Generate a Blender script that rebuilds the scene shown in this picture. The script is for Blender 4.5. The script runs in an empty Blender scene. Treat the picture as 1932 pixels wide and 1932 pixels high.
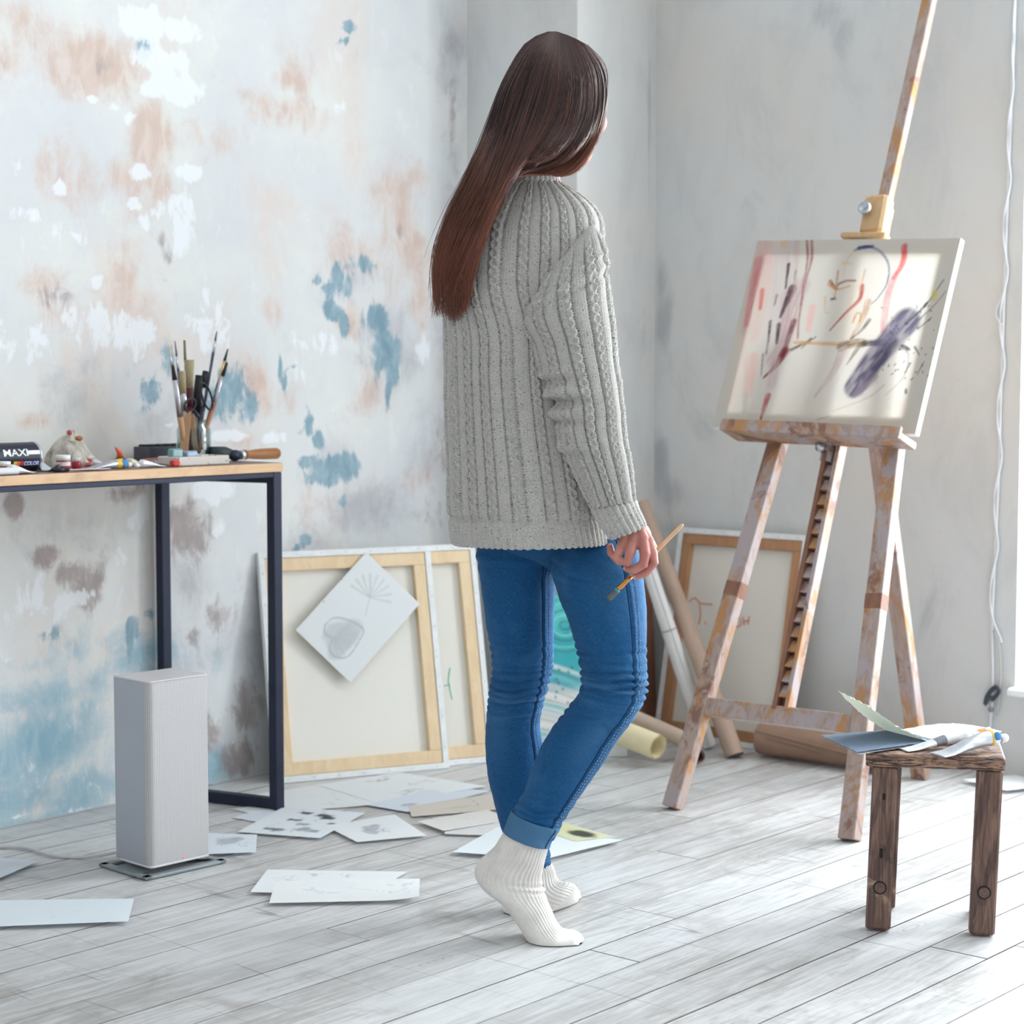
import bpy, bmesh, math, random
import numpy as np
from mathutils import Vector

sc = bpy.context.scene
COL = sc.collection
rng = np.random.default_rng(7)
random.seed(7)
PI = math.pi

# ------------------------------------------------------------------ camera
# room frame: X runs along the left wall (away to the right), Y along the right wall
FPX = 3675.0
CAMZ = 1.036
YAW = math.radians(40.9)
PITCH = math.atan(266 / FPX)
cam_d = bpy.data.cameras.new('camera')
cam = bpy.data.objects.new('camera', cam_d)
COL.objects.link(cam)
cam.location = (0, 0, CAMZ)
cam.rotation_euler = (PI / 2 - PITCH, 0, YAW - PI / 2)
cam_d.sensor_fit = 'HORIZONTAL'
cam_d.sensor_width = 24.0
cam_d.lens = FPX / 1932 * 24.0
cam_d.clip_start = 0.05
cam_d.dof.use_dof = True
cam_d.dof.focus_distance = 3.6
cam_d.dof.aperture_fstop = 3.2
sc.camera = cam

# ------------------------------------------------------------------ world, window light, exposure
w = bpy.data.worlds.new('world')
sc.world = w
w.use_nodes = True
bg = w.node_tree.nodes['Background']
bg.inputs[0].default_value = (0.91, 0.955, 1.0, 1)
bg.inputs[1].default_value = 0.72


def area(name, loc, rot, sx, sy, power, col):
    l = bpy.data.lights.new(name, 'AREA')
    l.shape = 'RECTANGLE'
    l.size, l.size_y, l.energy, l.color = sx, sy, power, col
    o = bpy.data.objects.new(name, l)
    COL.objects.link(o)
    o.location, o.rotation_euler = loc, rot
    return o


# daylight entering through the two tall windows of the right wall (just outside the panes)
area('window_daylight', (4.95, 1.62, 1.55), (0, math.radians(90), 0), 2.5, 1.2, 140, (0.95, 0.977, 1.0))
area('window_daylight', (4.95, -0.35, 1.55), (0, math.radians(90), 0), 2.5, 1.2, 140, (0.95, 0.977, 1.0))
sc.view_settings.view_transform = 'Standard'
sc.view_settings.look = 'None'
sc.view_settings.gamma = 1
sc.view_settings.use_curve_mapping = False
sc.view_settings.exposure = 0.19

# ------------------------------------------------------------------ layout helpers (photo measurement -> room metres)
_R = np.array([math.sin(YAW), -math.cos(YAW), 0.0])          # image right
_FH = np.array([math.cos(YAW), math.sin(YAW), 0.0])          # horizontal view direction
_F = np.array([math.cos(YAW) * math.cos(PITCH), math.sin(YAW) * math.cos(PITCH), -math.sin(PITCH)])
_U = np.cross(_R, _F)
_C = np.array([0, 0, CAMZ])
UP = np.array([0, 0, 1.0])


def ray(x, y): return _F + _R * ((x - 966) / FPX) - _U * ((y - 966) / FPX)


def on_z(x, y, h=0.0):
    r = ray(x, y)
    return _C + r * ((h - CAMZ) / r[2])


def at_d(x, y, d):
    r = ray(x, y)
    return _C + r * (d / (r @ _FH))


def on_x(x, y, X):
    r = ray(x, y)
    return _C + r * (X / r[0])


def on_y(x, y, Y):
    r = ray(x, y)
    return _C + r * (Y / r[1])


def on_plane(x, y, p, n):
    r = ray(x, y)
    n = np.asarray(n, float)
    return _C + r * (((np.asarray(p) - _C) @ n) / (r @ n))


def nrm(v):
    v = np.asarray(v, float)
    return v / (np.linalg.norm(v) + 1e-12)


# ------------------------------------------------------------------ colour + node helpers
def lin(c):
    c = np.asarray(c, float) / 255.0
    return tuple(np.where(c <= 0.04045, c / 12.92, ((c + 0.055) / 1.055) ** 2.4))


class Mat:
    def __init__(self, name):
        self.m = bpy.data.materials.new(name)
        self.m.use_nodes = True
        self.nt = self.m.node_tree
        self.nt.nodes.clear()
        self.out = self.nt.nodes.new('ShaderNodeOutputMaterial')

    def n(self, kind, ins=None, **props):
        nd = self.nt.nodes.new('ShaderNode' + kind)
        for k, v in props.items():
            setattr(nd, k, v)
        for k, v in (ins or {}).items():
            s = nd.inputs[k]
            if isinstance(v, bpy.types.NodeSocket):
                self.nt.links.new(v, s)
            else:
                if hasattr(s.default_value, '__len__') and hasattr(v, '__len__') and len(s.default_value) == 4 and len(v) == 3:
                    v = (*v, 1)
                s.default_value = v
        return nd

    def math(self, op, a, b=0.0, clamp=False):
        nd = self.n('Math', {0: a, 1: b}, operation=op)
        nd.use_clamp = clamp
        return nd.outputs[0]

    def mix(self, fac, a, b, blend='MIX'):
        nd = self.nt.nodes.new('ShaderNodeMix')
        nd.data_type = 'RGBA'
        nd.blend_type = blend
        for s, v in ((nd.inputs[0], fac), (nd.inputs[6], a), (nd.inputs[7], b)):
            if isinstance(v, bpy.types.NodeSocket):
                self.nt.links.new(v, s)
            else:
                s.default_value = v if not hasattr(v, '__len__') else (*v[:3], 1)
        return nd.outputs[2]

    def ramp(self, fac, lo, hi):
        nd = self.n('MapRange', {0: fac, 1: lo, 2: hi, 3: 0.0, 4: 1.0}, interpolation_type='SMOOTHSTEP')
        return nd.outputs[0]

    def coord(self, kind='Object', scale=(1, 1, 1), rot=(0, 0, 0)):
        tc = self.n('TexCoord')
        mp = self.n('Mapping', {0: tc.outputs[kind], 2: rot, 3: scale})
        return mp.outputs[0]

    def noise(self, vec, scale, detail=4.0, rough=0.55, dist=0.0):
        return self.n('TexNoise', {'Vector': vec, 'Scale': scale, 'Detail': detail, 'Roughness': rough, 'Distortion': dist}).outputs[0]

    def attr(self, name, out='Fac'):
        return self.n('Attribute', attribute_name=name).outputs[out]

    def bump(self, h, strength=0.3, dist=0.01, normal=None):
        ins = {'Height': h, 'Strength': strength, 'Distance': dist}
        if normal is not None:
            ins['Normal'] = normal
        return self.n('Bump', ins).outputs[0]

    def bsdf(self, color, rough=0.6, metal=0.0, spec=0.5, normal=None, **extra):
        ins = {'Base Color': color, 'Roughness': rough, 'Metallic': metal, 'Specular IOR Level': spec}
        ins.update(extra)
        if normal is not None:
            ins['Normal'] = normal
        b = self.n('BsdfPrincipled', ins)
        return b.outputs[0]

    def done(self, shader):
        self.nt.links.new(shader, self.out.inputs[0])
        return self.m


_cache = {}


def plain(name, rgb, rough=0.6, metal=0.0, spec=0.4, var=0.12, scale=30, bump=0.05):
    """plain surface with a little procedural variation; rgb in 0-255"""
    if name in _cache:
        return _cache[name]
    M = Mat(name)
    v = M.coord('Object')
    nz = M.noise(v, scale, 4)
    c = lin(rgb)
    col = M.mix(M.ramp(nz, 0.25, 0.75), tuple(x * (1 - var) for x in c), tuple(min(1, x * (1 + var)) for x in c))
    nm = M.bump(nz, bump, 0.004)
    _cache[name] = M.done(M.bsdf(col, rough, metal, spec, nm))
    return _cache[name]


# ------------------------------------------------------------------ object helpers
def world_loc(o):
    p = np.zeros(3)
    while o is not None:
        p += np.array(o.location)
        o = o.parent
    return p


def tag(o, label=None, cat=None, group=None, kind=None):
    if label: o['label'] = label
    if cat: o['category'] = cat
    if group: o['group'] = group
    if kind: o['kind'] = kind
    return o


def thing(name, loc, label, cat, group=None, kind=None):
    o = bpy.data.objects.new(name, None)
    o.empty_display_size = 0.05
    COL.objects.link(o)
    o.location = Vector([float(x) for x in loc])
    return tag(o, label, cat, group, kind)


def obj(name, V, Fc, mat, parent=None, smooth=False, uv=None, attrs=None, label=None, cat=None, group=None, kind=None, loc=None):
    """V in room metres; becomes local to its parent (or to its own base point when top-level)"""
    V = np.asarray(V, float).reshape(-1, 3)
    if loc is None:
        if parent is not None:
            org = world_loc(parent)
        else:
            org = np.array([(V[:, 0].min() + V[:, 0].max()) / 2, (V[:, 1].min() + V[:, 1].max()) / 2, V[:, 2].min()])
    else:
        org = np.asarray(loc, float)
    me = bpy.data.meshes.new(name)
    L = V - org
    if isinstance(Fc, np.ndarray):
        nf, k = Fc.shape
        me.vertices.add(len(L))
        me.vertices.foreach_set('co', L.astype(np.float32).ravel())
        me.loops.add(nf * k)
        me.loops.foreach_set('vertex_index', Fc.astype(np.int32).ravel())
        me.polygons.add(nf)
        me.polygons.foreach_set('loop_start', np.arange(0, nf * k, k, dtype=np.int32))
        me.update(calc_edges=True)
    else:
        me.from_pydata(L.tolist(), [], [list(map(int, f)) for f in Fc])
        me.update()
    if smooth:
        me.polygons.foreach_set('use_smooth', np.ones(len(me.polygons), bool))
    if uv is not None:
        uvl = me.uv_layers.new(name='UVMap')
        li = np.empty(len(me.loops), np.int32)
        me.loops.foreach_get('vertex_index', li)
        uvl.data.foreach_set('uv', np.asarray(uv, np.float32)[li].ravel())
    for nm, (typ, arr) in (attrs or {}).items():
        a = me.attributes.new(nm, typ, 'POINT')
        if typ == 'FLOAT':
            a.data.foreach_set('value', np.asarray(arr, np.float32).ravel())
        else:
            arr = np.asarray(arr, np.float32)
            if arr.shape[-1] == 3:
                arr = np.concatenate([arr, np.ones((*arr.shape[:-1], 1), np.float32)], -1)
            a.data.foreach_set('color', arr.ravel())
    if mat is not None:
        me.materials.append(mat)
    o = bpy.data.objects.new(name, me)
    COL.objects.link(o)
    if parent is not None:
        o.parent = parent
        o.location = (0, 0, 0) if loc is None else Vector((np.asarray(loc) - world_loc(parent)).tolist())
    else:
        o.location = Vector(org.tolist())
    return tag(o, label, cat, group, kind)


class Geo:
    """collects shapes into one vertex/face list"""

    def __init__(self):
        self.V, self.F = [], []

    def add(self, V, F):
        b = len(self.V)
        self.V += [tuple(map(float, v)) for v in V]
        self.F += [tuple(int(i) + b for i in f) for f in F]
        return self

    def beam(self, a, b, wdt, hgt, up=(0, 0, 1), ch=0.0015):
        self.add(*beam(a, b, wdt, hgt, up, ch))
        return self

    def tube(self, pts, r, n=10, caps=True):
        self.add(*tube(pts, r, n, caps))
        return self

    def make(self, name, mat, parent=None, **kw):
        return obj(name, self.V, self.F, mat, parent, **kw)


def beam(a, b, wdt, hgt, up=(0, 0, 1), ch=0.0015):
    """bar from a to b, chamfered; hgt measured along up, wdt across"""
    a, b = np.asarray(a, float), np.asarray(b, float)
    t = nrm(b - a)
    s = nrm(np.cross(t, up))
    u = np.cross(s, t)
    x, y = wdt / 2, hgt / 2
    ch = min(ch, x * 0.6, y * 0.6)
    prof = [(-x + ch, -y), (x - ch, -y), (x, -y + ch), (x, y - ch), (x - ch, y), (-x + ch, y), (-x, y - ch), (-x, -y + ch)]
    V = []
    for (p, k, sh) in ((a, 1, 1 - 0), (b, 1, 1)):
        for (i, j) in prof:
            V.append(p + s * i + u * j)
    L = np.linalg.norm(b - a)
    # chamfer the ends
    e = min(ch, L * 0.2)
    V2 = []
    for (p, d) in ((a, e), (b, -e)):
        for (i, j) in prof:
            V2.append(p + s * i + u * j + t * d)
    for (p, d) in ((a, 0), (b, 0)):
        for (i, j) in prof:
            V2.append(p + s * (i - math.copysign(e * 0.7, i)) + u * (j - math.copysign(e * 0.7, j)))
    F = []
    for k in range(8):
        q = (k + 1) % 8
        F.append((k, 8 + k, 8 + q, q)[::-1])
        F.append((16 + k, k, q, 16 + q)[::-1])
        F.append((8 + k, 24 + k, 24 + q, 8 + q)[::-1])
    F.append(tuple(range(16, 24))[::-1])
    F.append(tuple(range(24, 32)))
    return V2, F


def frames(P):
    P = np.asarray(P, float)
    T = np.gradient(P, axis=0)
    T /= np.linalg.norm(T, axis=1, keepdims=True) + 1e-12
    ref = np.array([0, 0, 1.0]) if abs(T[0][2]) < 0.9 else np.array([1.0, 0, 0])
    N = []
    n = nrm(np.cross(np.cross(T[0], ref), T[0]))
    for t in T:
        n = nrm(n - t * (n @ t))
        N.append(n)
    N = np.array(N)
    return T, N, np.cross(T, N)


def tube(pts, r, n=10, caps=True):
    P = np.asarray(pts, float)
    r = np.broadcast_to(np.asarray(r, float), (len(P),))
    T, N, B = frames(P)
    th = np.linspace(0, 2 * PI, n, endpoint=False)
    V = (P[:, None] + r[:, None, None] * (np.cos(th)[None, :, None] * N[:, None] + np.sin(th)[None, :, None] * B[:, None])).reshape(-1, 3)
    F = []
    m = len(P)
    for i in range(m - 1):
        for k in range(n):
            q = (k + 1) % n
            F.append((i * n + k, i * n + q, (i + 1) * n + q, (i + 1) * n + k))
    if caps:
        F.append(tuple(range(n))[::-1])
        F.append(tuple((m - 1) * n + k for k in range(n)))
    return V, F


def capsule(pts, r, n=16, sub=4):
    """tube with round ends, radius per point (for remeshing)"""
    P = np.asarray(pts, float)
    r = np.asarray(r, float) * np.ones(len(P))
    t0, t1 = nrm(P[0] - P[1]), nrm(P[-1] - P[-2])
    a, ra, b, rb = [], [], [], []
    for k in range(sub, 0, -1):
        an = PI / 2 * k / (sub + 0.3)
        a.append(P[0] + t0 * r[0] * math.sin(an)); ra.append(r[0] * math.cos(an))
        b.insert(0, P[-1] + t1 * r[-1] * math.sin(an)); rb.insert(0, r[-1] * math.cos(an))
    return tube(a + list(P) + b, ra + list(r) + rb, n)


def ellipsoid(c, ax, n=20, m=14):
    """ax: three axis vectors"""
    ax = np.asarray(ax, float)
    V = [np.asarray(c) + ax[2]]
    for i in range(1, m):
        ph = PI * i / m
        for k in range(n):
            th = 2 * PI * k / n
            V.append(np.asarray(c) + ax[0] * math.sin(ph) * math.cos(th) + ax[1] * math.sin(ph) * math.sin(th) + ax[2] * math.cos(ph))
    V.append(np.asarray(c) - ax[2])
    F = []
    for k in range(n):
        F.append((0, 1 + k, 1 + (k + 1) % n))
        e = len(V) - 1
        F.append((e, e - n + (k + 1) % n, e - n + k))
    for i in range(m - 2):
        for k in range(n):
            q = (k + 1) % n
            F.append((1 + i * n + k, 1 + (i + 1) * n + k, 1 + (i + 1) * n + q, 1 + i * n + q))
    return V, F


def lathe(c, prof, n=24, axis=(0, 0, 1), caps=True):
    """prof: list of (radius, distance along axis)"""
    ax = nrm(axis)
    ref = np.array([0, 0, 1.0]) if abs(ax[2]) < 0.9 else np.array([1.0, 0, 0])
    s = nrm(np.cross(ax, ref))
    u = np.cross(ax, s)
    V, F = [], []
    for (r, h) in prof:
        for k in range(n):
            a = 2 * PI * k / n
            V.append(np.asarray(c) + ax * h + (s * math.cos(a) + u * math.sin(a)) * r)
    for i in range(len(prof) - 1):
        for k in range(n):
            q = (k + 1) % n
            F.append((i * n + k, i * n + q, (i + 1) * n + q, (i + 1) * n + k))
    if caps:
        F.append(tuple(range(n))[::-1])
        F.append(tuple((len(prof) - 1) * n + k for k in range(n)))
    return V, F


def grid_faces(nu, nv, wrap=False):
    """vertices indexed [v*nu+u]"""
    u = np.arange(nu if wrap else nu - 1)
    v = np.arange(nv - 1)
    vv, uu = np.meshgrid(v, u, indexing='ij')
    u2 = (uu + 1) % nu
    return np.stack([vv * nu + uu, vv * nu + u2, (vv + 1) * nu + u2, (vv + 1) * nu + uu], -1).reshape(-1, 4)


def catmull(K, t):
    """interpolate key rows K (n,...) at parameters t in [0,n-1]"""
    K = np.asarray(K, float)
    n = len(K)
    t = np.clip(np.asarray(t, float), 0, n - 1 - 1e-9)
    i = t.astype(int)
    f = (t - i).reshape((-1,) + (1,) * (K.ndim - 1))
    g = lambda j: K[np.clip(j, 0, n - 1)]
    p0, p1, p2, p3 = g(i - 1), g(i), g(i + 1), g(i + 2)
    return 0.5 * (2 * p1 + (p2 - p0) * f + (2 * p0 - 5 * p1 + 4 * p2 - p3) * f ** 2 + (3 * p1 - p0 - 3 * p2 + p3) * f ** 3)


def spline(P, m):
    """m points evenly spaced along the Catmull-Rom curve through P"""
    P = np.asarray(P, float)
    d = catmull(P, np.linspace(0, len(P) - 1, 40 * len(P)))
    s = np.concatenate([[0], np.cumsum(np.linalg.norm(np.diff(d[:, :3], axis=0), axis=1))])
    tt = np.interp(np.linspace(0, s[-1], m), s, np.linspace(0, len(P) - 1, len(d)))
    return catmull(P, tt)


def vnoise(x, y, seed=0):
    """smooth 2-D value noise in numpy, about -1..1"""
    x, y = np.asarray(x, float), np.asarray(y, float)
    xi, yi = np.floor(x).astype(np.int64), np.floor(y).astype(np.int64)
    fx, fy = x - xi, y - yi
    fx, fy = fx * fx * (3 - 2 * fx), fy * fy * (3 - 2 * fy)

    def h(i, j):
        k = (i * 374761393 + j * 668265263 + seed * 1442695041) & 0x7fffffff
        k = ((k ^ (k >> 13)) * 1274126177) & 0x7fffffff
        return ((k ^ (k >> 16)) & 0xffff) / 32767.5 - 1
    return (h(xi, yi) * (1 - fx) + h(xi + 1, yi) * fx) * (1 - fy) + (h(xi, yi + 1) * (1 - fx) + h(xi + 1, yi + 1) * fx) * fy


def fbm(x, y, seed=0, o=4):
    s, a = 0, 1.0
    for k in range(o):
        s = s + a * vnoise(x * 2 ** k, y * 2 ** k, seed + k * 17)
        a *= 0.5
    return s / 1.9


def sstep(x, a, b):
    t = np.clip((x - a) / (b - a), 0, 1)
    return t * t * (3 - 2 * t)

# ================================================================== ROOM
YL = 3.745          # left wall plane
XR = 4.58           # right wall plane
CEIL = 3.0


def blob_field(P, blobs):
    """soft ellipses (cx,cy,rx,ry,strength) in wall metres -> field"""
    f = np.zeros(len(P))
    for (cx, cy, rx, ry, s) in blobs:
        q = ((P[:, 0] - cx) / rx) ** 2 + ((P[:, 1] - cy) / ry) ** 2
        f = np.maximum(f, s * np.exp(-q * 0.75))
    return f


def wall_blobs(lst, fn, ax):
    out = []
    for b in lst:
        x, y, rx, ry = b[:4]
        s = b[4] if len(b) > 4 else 1.0
        p, q, r = fn(x, y), fn(x + 1, y), fn(x, y + 1)
        out.append((p[ax], p[2], rx * abs(q[ax] - p[ax]), ry * abs(r[2] - p[2]), s))
    return out


LW = lambda x, y: on_y(x, y, YL)
RW = lambda x, y: on_x(x, y, XR)
tan_b = [(60, 40, 120, 60, .6), (270, 330, 60, 110, .7), (250, 560, 70, 90, .6), (740, 470, 70, 110, .7), (110, 330, 90, 80, .55), (650, 470, 70, 70, .5), (185, 130, 105, 68), (120, 60, 60, 40, .6), (290, 215, 25, 40), (285, 260, 48, 60), (235, 330, 40, 40, .8), (300, 350, 30, 60, .8), (235, 530, 40, 75, .9),
         (70, 525, 50, 40, .75), (130, 290, 50, 60, .6), (550, 150, 40, 30, .85), (575, 215, 60, 40, .75), (500, 200, 50, 50, .6), (400, 250, 90, 50, .55), (30, 20, 60, 30, .6), (20, 110, 40, 50, .6),
         (750, 400, 42, 80, .85), (780, 480, 30, 70, .85), (700, 470, 60, 40, .6), (515, 590, 25, 38, .8), (660, 600, 25, 40, .8), (570, 120, 60, 60, .5), (790, 570, 25, 60, .8), (740, 560, 40, 40, .6),
         (60, 795, 55, 20, .8), (70, 560, 60, 50, .5), (490, 740, 30, 60, .9), (545, 760, 25, 50, .7), (460, 830, 60, 25, .6), (110, 600, 80, 40, .5), (590, 960, 40, 50, .6), (690, 740, 40, 60, .55), (790, 340, 30, 50, .6), (240, 640, 60, 30, .4), (790, 930, 40, 60, .5)]
brown_b = [(345, 985, 45, 55), (370, 1000, 40, 60, .8), (140, 1080, 42, 28, 1), (165, 1105, 40, 60, .9), (90, 1048, 28, 24, .9), (25, 955, 20, 25, .9), (230, 930, 50, 30, .7), (410, 1160, 35, 45, .7), (365, 1200, 20, 30, .6), (460, 1330, 40, 80, .8), (450, 1430, 45, 40, 1),
           (195, 125, 20, 30, .5), (310, 450, 12, 30, .8), (315, 480, 12, 25, .8), (600, 205, 20, 25, .6), (310, 525, 14, 8, .9), (100, 560, 40, 25, .55), (750, 440, 14, 30, .6), (820, 960, 40, 50, .6), (850, 200, 10, 150, .6), (862, 420, 10, 120, .55), (838, 800, 20, 100, .6), (400, 1380, 40, 60, .7)]  # tall bands paint the corner shadow, low right patches the canvas's shadow
blue_b = [(272, 95, 16, 26), (655, 50, 14, 12), (648, 80, 10, 8), (635, 90, 22, 5, .9), (600, 528, 8, 10, .9), (622, 545, 16, 14), (636, 520, 9, 22), (628, 585, 15, 22), (648, 610, 8, 40), (652, 545, 16, 30, .7),
          (712, 600, 34, 40, .9), (728, 660, 34, 45), (740, 700, 16, 28), (730, 740, 5, 40, .9), (690, 500, 40, 20, .7), (640, 520, 30, 14, .6), (582, 795, 12, 40), (600, 830, 14, 22), (580, 870, 26, 14), (620, 890, 50, 32), (655, 880, 30, 28), (645, 945, 8, 14, .9), (570, 815, 30, 12, .7),
          (528, 700, 6, 32, .9), (538, 720, 5, 30, .9), (553, 690, 8, 6, .8), (430, 750, 40, 45, .9), (470, 775, 24, 36, .95), (400, 770, 30, 30, .7), (285, 740, 24, 30, .85), (320, 700, 20, 50, .6), (270, 745, 12, 30, .8),
          (575, 1020, 14, 14), (560, 1035, 10, 5), (250, 1180, 12, 28), (246, 1220, 6, 30), (280, 1160, 14, 16, .9), (120, 120, 10, 10, .3), (520, 1000, 60, 40, .35), (85, 1200, 40, 24, .6)]
teal_b = [(60, 1420, 160, 70, 1), (170, 1360, 60, 60, .8), (20, 1500, 120, 60, 1.0), (150, 1490, 90, 50, .95), (100, 1310, 140, 40, .7), (270, 1250, 80, 50, .65), (400, 1450, 50, 45, .95), (330, 1330, 60, 60, .6), (180, 1210, 120, 40, .55), (50, 1250, 80, 50, .5), (400, 1290, 60, 60, .45), (50, 1560, 120, 30, 1)]
white_b = [(300, 50, 90, 36), (310, 115, 70, 30), (255, 50, 50, 15), (330, 165, 60, 35), (285, 170, 30, 20), (345, 190, 30, 22, .9), (175, 190, 16, 12), (215, 200, 36, 9), (240, 225, 12, 16), (215, 250, 18, 6), (262, 325, 24, 18), (355, 325, 34, 18), (255, 385, 20, 12), (330, 400, 60, 40, .7), (272, 420, 14, 25, .9), (345, 450, 28, 55, .8), (185, 528, 14, 14),
           (20, 320, 40, 25, .8), (110, 355, 20, 16, .8), (60, 400, 70, 30, .6), (130, 440, 80, 40, .55), (40, 640, 90, 60, .7), (200, 620, 110, 60, .6), (400, 600, 70, 60, .6), (640, 200, 18, 26, .9), (430, 822, 46, 12), (520, 824, 36, 16), (330, 800, 20, 10, .9), (560, 700, 25, 50, .5), (600, 640, 60, 40, .6), (800, 660, 30, 50, .55),
           (400, 925, 40, 30), (430, 930, 20, 20), (415, 995, 16, 26, .9), (270, 960, 18, 30, .95), (255, 985, 24, 22, .8), (335, 952, 16, 9), (140, 1130, 50, 22, .8), (60, 1130, 60, 50, .7), (100, 1150, 60, 30, .7), (230, 1060, 24, 60, .5), (20, 1240, 30, 20, .7), (100, 1480, 26, 10, .7), (150, 1525, 40, 8, .8), (40, 1540, 30, 8, .8), (410, 1350, 14, 8, .7), (440, 1400, 4, 4, .9), (130, 1400, 20, 20, .55)]
grey_b = [(735, 640, 60, 100, .85), (690, 520, 70, 40, .7), (640, 560, 40, 60, .5), (450, 760, 70, 60, .6), (620, 870, 70, 60, .6), (130, 760, 70, 60, .7), (170, 720, 60, 60, .5), (330, 780, 30, 60, .6), (280, 800, 50, 40, .6), (450, 880, 60, 40, .5), (150, 1000, 160, 60, .55), (560, 900, 60, 90, .4), (360, 1100, 60, 80, .6), (420, 1230, 60, 60, .55), (480, 1100, 60, 60, .55), (770, 690, 30, 60, .7), (700, 960, 110, 60, .8), (800, 830, 50, 120, .6), (850, 100, 30, 100, .8), (850, 350, 25, 120, .7), (845, 700, 30, 140, .7), (470, 1250, 40, 160, .7), (350, 1260, 90, 40, .5), (600, 1000, 120, 50, .6)]  # includes painted shade along the pier corner and left of the leaning canvas


def plaster_left():
    M = Mat('painted_plaster')
    v = M.coord('Object')
    n1 = M.noise(v, 1.8, 9, 0.62, 0.3)
    n2 = M.noise(v, 5.0, 10, 0.66, 0.5)
    n3 = M.noise(M.coord('Object', (1.3, 1, 0.55)), 17, 8, 0.68, 0.7)
    n4 = M.noise(v, 60, 4, 0.7)
    n5 = M.noise(M.coord('Object', (1, 1, .7), (0, .5, 0)), 3.1, 9, 0.65, 0.6)
    base = M.mix(M.ramp(n1, 0.35, 0.65), lin((232, 232, 227)), lin((221, 223, 225)))
    base = M.mix(M.math('MULTIPLY', M.ramp(n2, 0.48, 0.72), .8), base, lin((220, 219, 221)))
    base = M.mix(M.math('MULTIPLY', M.ramp(n5, 0.50, 0.72), .65), base, lin((229, 212, 201)))
    base = M.mix(M.math('MULTIPLY', M.ramp(n3, 0.55, 0.7), .5), base, lin((238, 240, 241)))

    def layer(base, name, col, lo, hi, k2=0.55, k3=0.3, amt=1.0):
        f = M.attr(name)
        a = M.math('MULTIPLY_ADD', M.math('SUBTRACT', n2, 0.5), k2 * 2.6)
        M.nt.links.new(f, a.node.inputs[2])
        b = M.math('MULTIPLY_ADD', M.math('SUBTRACT', n3, 0.5), k3 * 2.2)
        M.nt.links.new(a, b.node.inputs[2])
        k = M.ramp(b, lo, hi)
        return M.mix(M.math('MULTIPLY', k, amt), base, col), k
    c2 = lambda a, b: M.mix(M.ramp(n3, 0.35, 0.65), lin(a), lin(b))
    base, _ = layer(base, 'grey', c2((190, 192, 197), (174, 174, 178)), 0.25, 0.95, amt=0.75)
    base, _ = layer(base, 'tan', c2((226, 206, 195), (212, 186, 172)), 0.22, 0.90, 0.6, 0.4, amt=0.85)
    base, _ = layer(base, 'teal', c2((140, 181, 199), (178, 203, 211)), 0.22, 0.85, 0.7, 0.6, amt=0.95)
    base, _ = layer(base, 'brown', c2((184, 170, 166), (160, 148, 146)), 0.36, 0.82, 0.6, 0.6, amt=0.85)
    base, kb = layer(base, 'blue', c2((160, 186, 197), (120, 155, 171)), 0.42, 0.70, 0.6, 0.6, amt=0.9)
    base, kw = layer(base, 'white', lin((240, 243, 246)), 0.50, 0.70, 0.6, 0.7, amt=0.85)
    # small chips where paint came away inside the blue areas
    base = M.mix(M.math('MULTIPLY', M.math('MULTIPLY', M.ramp(n3, .58, .64), M.attr('teal')), .8), base, lin((226, 232, 234)))
    sc_ = M.ramp(n4, 0.62, 0.72)
    base = M.mix(M.math('MULTIPLY', sc_, 0.10), base, lin((150, 150, 155)))
    h = M.math('ADD', M.math('MULTIPLY', n3, 0.5), M.math('MULTIPLY', kw, 0.35))
    return M.done(M.bsdf(base, 0.85, spec=0.2, normal=M.bump(h, 0.25, 0.004)))


def plaster_grey():
    M = Mat('grey_plaster')
    v = M.coord('Object')
    n1 = M.noise(v, 1.6, 7, 0.6, 0.3)
    n2 = M.noise(M.coord('Object', (1, 1, 0.5)), 6, 7, 0.66, 0.5)
    n3 = M.noise(v, 35, 5, 0.7)
    base = M.mix(M.ramp(n1, 0.3, 0.7), lin((216, 219, 220)), lin((219, 215, 210)))
    base = M.mix(M.math('MULTIPLY', M.ramp(n2, 0.44, 0.72), 0.55), base, lin((196, 197, 197)))
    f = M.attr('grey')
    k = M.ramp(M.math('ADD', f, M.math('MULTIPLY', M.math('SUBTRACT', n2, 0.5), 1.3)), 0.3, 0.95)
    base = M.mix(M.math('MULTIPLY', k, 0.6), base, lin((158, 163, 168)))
    base = M.mix(M.math('MULTIPLY', M.ramp(n3, 0.6, 0.75), 0.10), base, lin((150, 150, 150)))
    return M.done(M.bsdf(base, 0.85, spec=0.2, normal=M.bump(M.math('ADD', n2, M.math('MULTIPLY', n3, 0.3)), 0.18, 0.004)))


PL, PG = plaster_left(), plaster_grey()

# left wall: a dense grid carrying masks of its stains and of shade painted by the corner and canvas
xs, zs = np.linspace(-1.5, 4.13, 330), np.linspace(0, CEIL, 190)
gz, gx = np.meshgrid(zs, xs, indexing='ij')
P2 = np.stack([gx.ravel(), gz.ravel()], 1)
fields = {k: ('FLOAT', blob_field(P2, wall_blobs(b, LW, 0))) for k, b in
          dict(tan=tan_b, brown=brown_b, blue=blue_b, teal=teal_b, white=white_b, grey=grey_b).items()}
V = np.stack([gx.ravel(), np.full(gx.size, YL), gz.ravel()], 1)
obj('wall_left', V, grid_faces(len(xs), len(zs)), PL, attrs=fields, kind='structure', smooth=True)

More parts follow.
